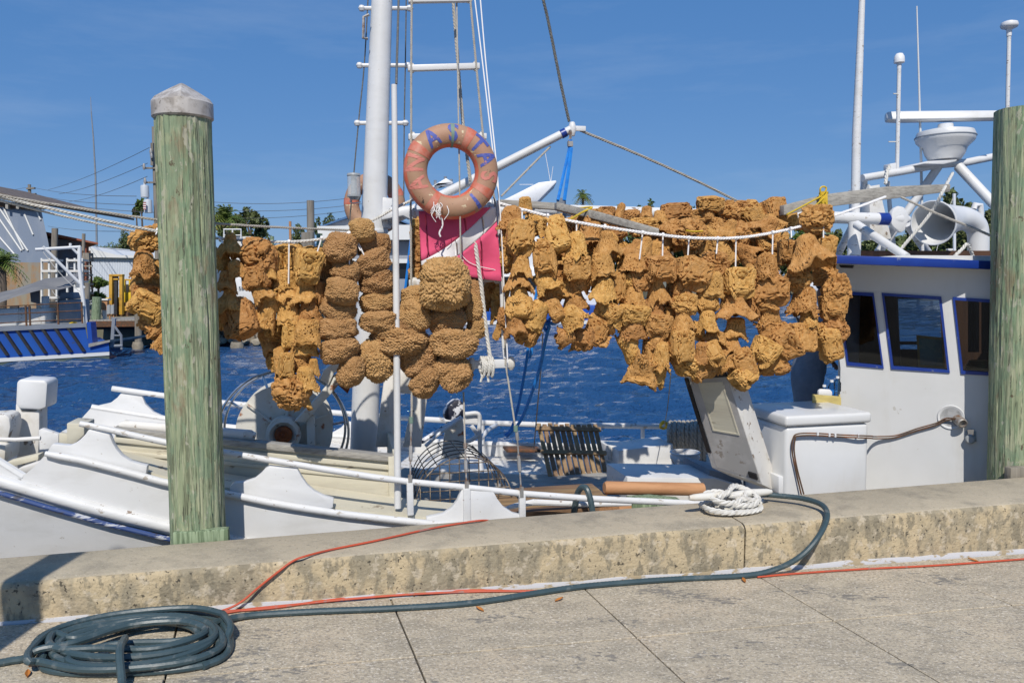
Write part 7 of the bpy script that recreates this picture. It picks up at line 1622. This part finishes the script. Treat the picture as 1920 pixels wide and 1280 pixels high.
# ================================================================== ON THE QUAY
def GZ(x, y, h=0.0):                  # on the paving, h above it
    p = G(x, y, 0.0)
    for _ in range(3): p = G(x, y, zg(ks(p)) + h)
    return p
def ribbed(pts, r, mb=None, step=0.011):
    q = resample(pts, step); rs = [r * (1.0 + (0.045 if i % 2 else -0.03)) for i in range(len(q))]
    return (mb or MB()).tube(q, rs, 9)
HR = 0.0162
hs = thing('hose', 'grey blue ribbed hose coiled on the paving and running along the kerb', 'hose', GZ(240, 1210))
cc = GZ(238, 1206, HR)
path = [GZ(-120, 1262, HR), GZ(-30, 1247, HR), GZ(20, 1238, HR)]
LOOPS = [[(52, 1230), (74, 1196), (132, 1170), (230, 1152), (330, 1146), (402, 1158), (430, 1190), (424, 1226), (378, 1247), (280, 1259), (160, 1262), (84, 1253)],
         [(84, 1226), (108, 1194), (188, 1170), (300, 1158), (372, 1168), (408, 1198), (400, 1224), (330, 1240), (230, 1247), (140, 1244)],
         [(98, 1222), (126, 1186), (200, 1170), (290, 1164), (352, 1172), (372, 1190), (330, 1202), (230, 1206), (150, 1222), (130, 1240), (190, 1250), (300, 1240), (380, 1214)],
         [(396, 1186), (340, 1160), (240, 1164), (150, 1186), (112, 1204), (124, 1222), (200, 1232), (300, 1226), (380, 1206), (404, 1186), (380, 1164), (310, 1158), (210, 1176), (140, 1196)],
         [(104, 1186), (92, 1204), (116, 1216), (190, 1214), (280, 1216), (352, 1200), (386, 1180), (340, 1164), (240, 1172), (140, 1204), (76, 1216)],
         [(60, 1224), (86, 1198), (160, 1172), (262, 1156), (352, 1156), (404, 1176), (416, 1210), (356, 1238), (250, 1252), (150, 1254), (76, 1240)],
         [(52, 1238), (60, 1214), (108, 1178), (200, 1154), (300, 1142), (372, 1140), (418, 1150)]]
coil = []
for k, lp in enumerate(LOOPS):
    for (x, y) in lp: coil.append(GZ(x, y, HR + (0.0, 0.013, 0.026, 0.038, 0.050, 0.03, 0.046)[k]))
run_ = [GZ(432, 1172, HR + .05), GZ(426, 1196, HR + .02), GZ(424, 1226, HR), GZ(380, 1249, HR)]
run2_ = [GZ(395, 1170, HR + .02), GZ(425, 1160, HR + .01), GZ(480, 1152, HR), GZ(600, 1145, HR), GZ(730, 1140, HR), GZ(880, 1130, HR), GZ(1000, 1112, HR), GZ(1100, 1098, HR), GZ(1250, 1086, HR), GZ(1390, 1079, HR), V(1450, 1068, -0.10), V(1500, 1043, -0.15), V(1535, 1005, -0.13), V(1551, 968, -0.02), V(1541, 946, 0.12), V(1505, 934, 0.26), V(1462, 929, 0.36), V(1425, 926, 0.44), V(1395, 930, 0.56)]
full = smooth(path + coil, 4)
emit('coil', ribbed(full, HR), 'hose', hs)
lastc = coil[-1]
emit('turn_end', ribbed(smooth([coil[-1]] + run_, 6), HR), 'hose', hs)
emit('run', ribbed(smooth(run2_, 6), HR), 'hose', hs)
emit('loose_end', ribbed(smooth([cc + ku * 0.02 + kn * -0.10 + UPZ * .07, cc + ku * 0.05 + kn * -0.30 + UPZ * 0.10, cc + ku * 0.085 + kn * -0.42 + UPZ * 0.03, cc + ku * 0.12 + kn * -0.56], 6), HR), 'hose', hs)
solo('deck_hose', ribbed(smooth([V(1076, 960, 1.1), V(1082, 928, 1.05), V(1090, 914, 1.0), V(1100, 916, 0.95), V(1107, 936, 0.92), V(1112, 965, 0.9)], 6), 0.021), 'hose', 'short grey blue hose bent over the hand rail', 'hose')
# orange cords
def cordline(pts, label): return solo('orange_cord', MB().tube(smooth(pts, 6), 0.0058, 7), 'cord_orange', label, 'cord', 'orange cords by the kerb')
KT = 0.25 + 0.009
cordline([GZ(385, 1150, .01), GZ(420, 1143, .012), V(452, 1128, -0.03), V(488, 1098, -0.016), V(526, 1068, -0.014), V(548, 1052, 0.0), G(570, 1043, KT + .004), G(620, 1030, KT), G(700, 1014, KT), G(800, 992, KT), G(860, 981, KT), G(905, 975, KT), V(935, 978, .56)], 'orange cord climbing over the kerb to the boat')
cordline([GZ(385, 1154, .01), GZ(470, 1141, .01), GZ(560, 1132, .01), GZ(660, 1122, .01), GZ(780, 1113, .01), GZ(900, 1108, .01), GZ(1040, 1106, .01), GZ(1140, 1096, .01)], 'orange cord lying between the kerb and the hose')
cordline([GZ(395, 1146, .01), GZ(500, 1140, .01), GZ(620, 1124, .01), GZ(740, 1112, .01), GZ(880, 1106, .01), GZ(990, 1108, .01)], 'second orange cord closer to the foot of the kerb')
cordline([GZ(1420, 1081, .01), GZ(1500, 1074, .01), GZ(1620, 1066, .01), GZ(1760, 1059, .01), GZ(1940, 1046, .01), GZ(2100, 1036, .01)], 'orange cord along the kerb foot at the right')
# cleat and its rope
cl0 = V(1292, 933, 0.24); cl1 = V(1446, 921, 0.34)
cl = thing('cleat', 'rusty cream mooring cleat on top of the kerb', 'cleat', V(1368, 955, 0.28))
mid = cl0.lerp(cl1, 0.5)
emit('horn', MB().tube([cl0, cl0.lerp(cl1, .06), cl0.lerp(cl1, .3), cl0.lerp(cl1, .5) - UPZ * .015, cl0.lerp(cl1, .7), cl0.lerp(cl1, .94), cl1], [0.014, 0.021, 0.027, 0.03, 0.027, 0.021, 0.013], 12), 'rusty_white', cl)
for f in (0.36, 0.64):
    q = cl0.lerp(cl1, f); emit('leg', MB().tube([q, Vector((q.x, q.y, 0.25))], [0.024, 0.032], 10), 'rusty_white', cl)
emit('base', MB().box(Vector((mid.x, mid.y, 0.256)), (cl1 - cl0).normalized() * 0.13, (cl1 - cl0).normalized().cross(UPZ) * 0.045, UPZ * 0.007), 'rusty_white', cl, bevel=0.004)
mrr = thing('mooring_rope', 'thick white mooring rope figure-eighted round the cleat', 'rope', mid - UPZ * 0.1)
cd = (cl1 - cl0).normalized(); cp = Vector((cd.y, -cd.x, 0)).normalized()
cp = cp if cp.y < 0 else -cp
def C(a, b, z): return Vector((mid.x, mid.y, 0.25)) + cd * a + cp * b + UPZ * z
RR = 0.0185
for pts in ([C(-.17, -.07, .03), C(-.19, .05, .03), C(-.10, .12, .025), C(.05, .13, .025), C(.15, .09, .03), C(.17, -.02, .04), C(.10, -.08, .05), C(-.04, -.09, .04), C(-.17, -.07, .03)],
            [C(-.16, -.04, .10), C(-.15, .07, .085), C(-.06, .10, .075), C(.06, .05, .095), C(.12, -.03, .11), C(.15, -.07, .08), C(.19, 0, .07), C(.13, .08, .075), C(.02, .07, .09), C(-.09, 0, .12), C(-.16, -.05, .10)],
            [C(-.12, .06, .06), C(-.02, .11, .06), C(.10, .10, .06), C(.15, .03, .10), C(.09, -.05, .13), C(.02, -.02, .14), C(-.06, .05, .13), C(-.13, .05, .10)],
            [C(.14, .02, .03), C(.22, -.02, .02), C(.30, -.09, .02), C(.33, -.13, .0)]):
    emit('turn', MB().rope(smooth(pts, 6), RR), 'rope_white', mrr)
# fallen leaves at the foot of the kerb
fl_r = random.Random(21)
LP = [(68, 1245, 'curled orange leaf under the left of the hose coil'), (52, 1263, 'orange leaf at the front left edge of the hose coil'), (775, 1113, 'orange leaf against the kerb left of the middle'), (1168, 1092, 'orange leaf beside the hose near the middle of the kerb'), (1048, 1124, 'orange leaf just below the hose'), (900, 1142, 'small orange leaf below the hose'), (1825, 1050, 'orange leaf by the kerb at the right'), (1395, 1088, 'orange leaf tucked under the hose bend')]
for x, y, lab in LP:
    p = GZ(x, y, .006); a = fl_r.uniform(0, 3); d = Vector((math.cos(a), math.sin(a), 0)); e = Vector((-d.y, d.x, 0)); L_ = 0.028
    rows = [[p + d * (u * L_) + e * (w * 0.011 * (1 - abs(u) ** 2)) + UPZ * (0.006 * w * w + 0.004 * u) for w in (-1, 0, 1)] for u in (-1, -.6, 0, .6, 1)]
    solo('fallen_leaf', MB().sheet(rows, UPZ * 0.001), 'leaf_fallen', lab, 'leaf', 'fallen leaves along the kerb')

# ================================================================== PERSON BEHIND THE SPONGES
def skinned(name, verts, edges, mat, parent, root=0, sub=2):
    org = WPOS[parent.name]
    me = bpy.data.meshes.new(name); me.from_pydata([tuple(Vector(v[:3]) - org) for v in verts], edges, [])
    o = bpy.data.objects.new(name, me); COL.objects.link(o); o.parent = parent
    sk = o.modifiers.new('skin', 'SKIN'); sk.use_smooth_shade = True
    for i, v in enumerate(verts):
        d = me.skin_vertices[0].data[i]; d.radius = (v[3], v[4] if len(v) > 4 else v[3]); d.use_root = (i == root)
    ss = o.modifiers.new('sub', 'SUBSURF'); ss.levels = sub; ss.render_levels = sub
    me.materials.append(MATS[mat]); return o
pb = V(1515, 700, 2.55); s_ = ks(pb); vb = 2.55; fz = -0.16
def H(a, b, z, *r): k = K(s_ + a, vb + b, fz + z); return (k.x, k.y, k.z) + r
per = thing('person', 'person in loose grey trousers bending behind the last sponge string', 'person', K(s_, vb, fz))
body = [H(0, 0, .92, .13, .11), H(.02, 0, 1.08, .125, .10), H(.07, 0, 1.28, .15, .11), H(.11, 0, 1.42, .13, .09), H(.14, 0, 1.50, .055), H(.16, 0, 1.56, .055), H(.17, 0, 1.66, .088, .10), H(.18, 0, 1.76, .075, .08),
        H(.10, -.19, 1.42, .06), H(.17, -.23, 1.20, .048), H(.27, -.20, 1.02, .038), H(.32, -.19, .97, .034, .022), H(.36, -.185, .93, .03, .018),
        H(.10, .19, 1.42, .06), H(.20, .22, 1.20, .048), H(.32, .18, 1.06, .036), H(.37, .17, 1.02, .032, .02),
        H(-.06, -.10, .82, .085), H(-.06, -.11, .46, .062), H(-.06, -.11, .10, .045), H(.05, -.11, .04, .04, .03),
        H(.05, .11, .82, .085), H(.10, .12, .46, .062), H(.04, .12, .10, .045), H(.15, .12, .04, .04, .03)]
be = [(0, 1), (1, 2), (2, 3), (3, 4), (4, 5), (5, 6), (6, 7), (3, 8), (8, 9), (9, 10), (10, 11), (11, 12), (3, 13), (13, 14), (14, 15), (15, 16), (0, 17), (17, 18), (18, 19), (19, 20), (0, 21), (21, 22), (22, 23), (23, 24)]
skinned('body', body, be, 'skin', per)
for hand, base, sd in (('hand', (.36, -.185, .93), 1), ('hand', (.37, .17, 1.02), -1)):
    vs = []; es = []
    for k in range(5):
        b = len(vs); w = (k - 2) * .017
        L_ = (.045, .075, .082, .076, .06)[k]
        if k == 0: p = [(-.02, .03 * sd, -.01), (.0, .045 * sd, -.03), (.015, .05 * sd, -.055)]
        else: p = [(0, w * sd * -1, 0), (L_ * .45, w * sd * -1.1, -L_ * .5), (L_ * .5, w * sd * -1.1, -L_)]
        for q in p: vs.append(H(base[0] + q[0], base[1] + q[1], base[2] + q[2], .009))
        es += [(b, b + 1), (b + 1, b + 2)]
        if k: es.append((0, b))
    skinned(hand, vs, es, 'skin', per, sub=1)
tr = [H(.03, 0, 1.14, .16, .14), H(0, 0, 1.0, .165, .145), H(0, 0, .90, .17, .15), H(-.07, -.10, .76, .125), H(-.085, -.115, .42, .115), H(-.09, -.12, .08, .105), H(.06, .11, .76, .125), H(.11, .12, .44, .115), H(.06, .12, .08, .105)]
skinned('trousers', tr, [(0, 1), (1, 2), (2, 3), (3, 4), (4, 5), (2, 6), (6, 7), (7, 8)], 'trousers', per)
sh_ = [H(-.01, 0, .90, .19, .17), H(.01, 0, 1.0, .18, .16), H(.03, 0, 1.12, .16, .14), H(.08, 0, 1.30, .175, .135), H(.11, 0, 1.43, .15, .11), H(.10, -.20, 1.42, .085), H(.16, -.24, 1.22, .075), H(.10, .20, 1.42, .085), H(.19, .23, 1.22, .075), H(.13, 0, 1.48, .08)]
skinned('shirt', sh_, [(0, 1), (1, 2), (2, 3), (3, 4), (4, 5), (5, 6), (4, 7), (7, 8), (4, 9)], 'trousers', per)
skinned('hair', [H(.15, 0, 1.70, .09, .098), H(.165, 0, 1.78, .085, .088)], [(0, 1)], 'hair', per)
for dy in (-.035, .035):
    c = Vector(H(.262, dy, 1.675)); emit('eye', MB().lathe([(.004, -.008), (.012, 0), (.004, .008)], c, seg=8), 'plastic_white', per)
c = Vector(H(.27, 0, 1.645)); emit('nose', MB().box(c, ku * .02, kn * .012, UPZ * .02), 'skin', per, bevel=.008)
c = Vector(H(.255, 0, 1.605)); emit('mouth', MB().box(c, ku * .006, kn * .025, UPZ * .005), 'red_dull', per, bevel=.003)
for dy in (-.105, .105):
    c = Vector(H(.165, dy, 1.665)); emit('ear', MB().box(c, ku * .018, kn * .008, UPZ * .03), 'skin', per, bevel=.007)
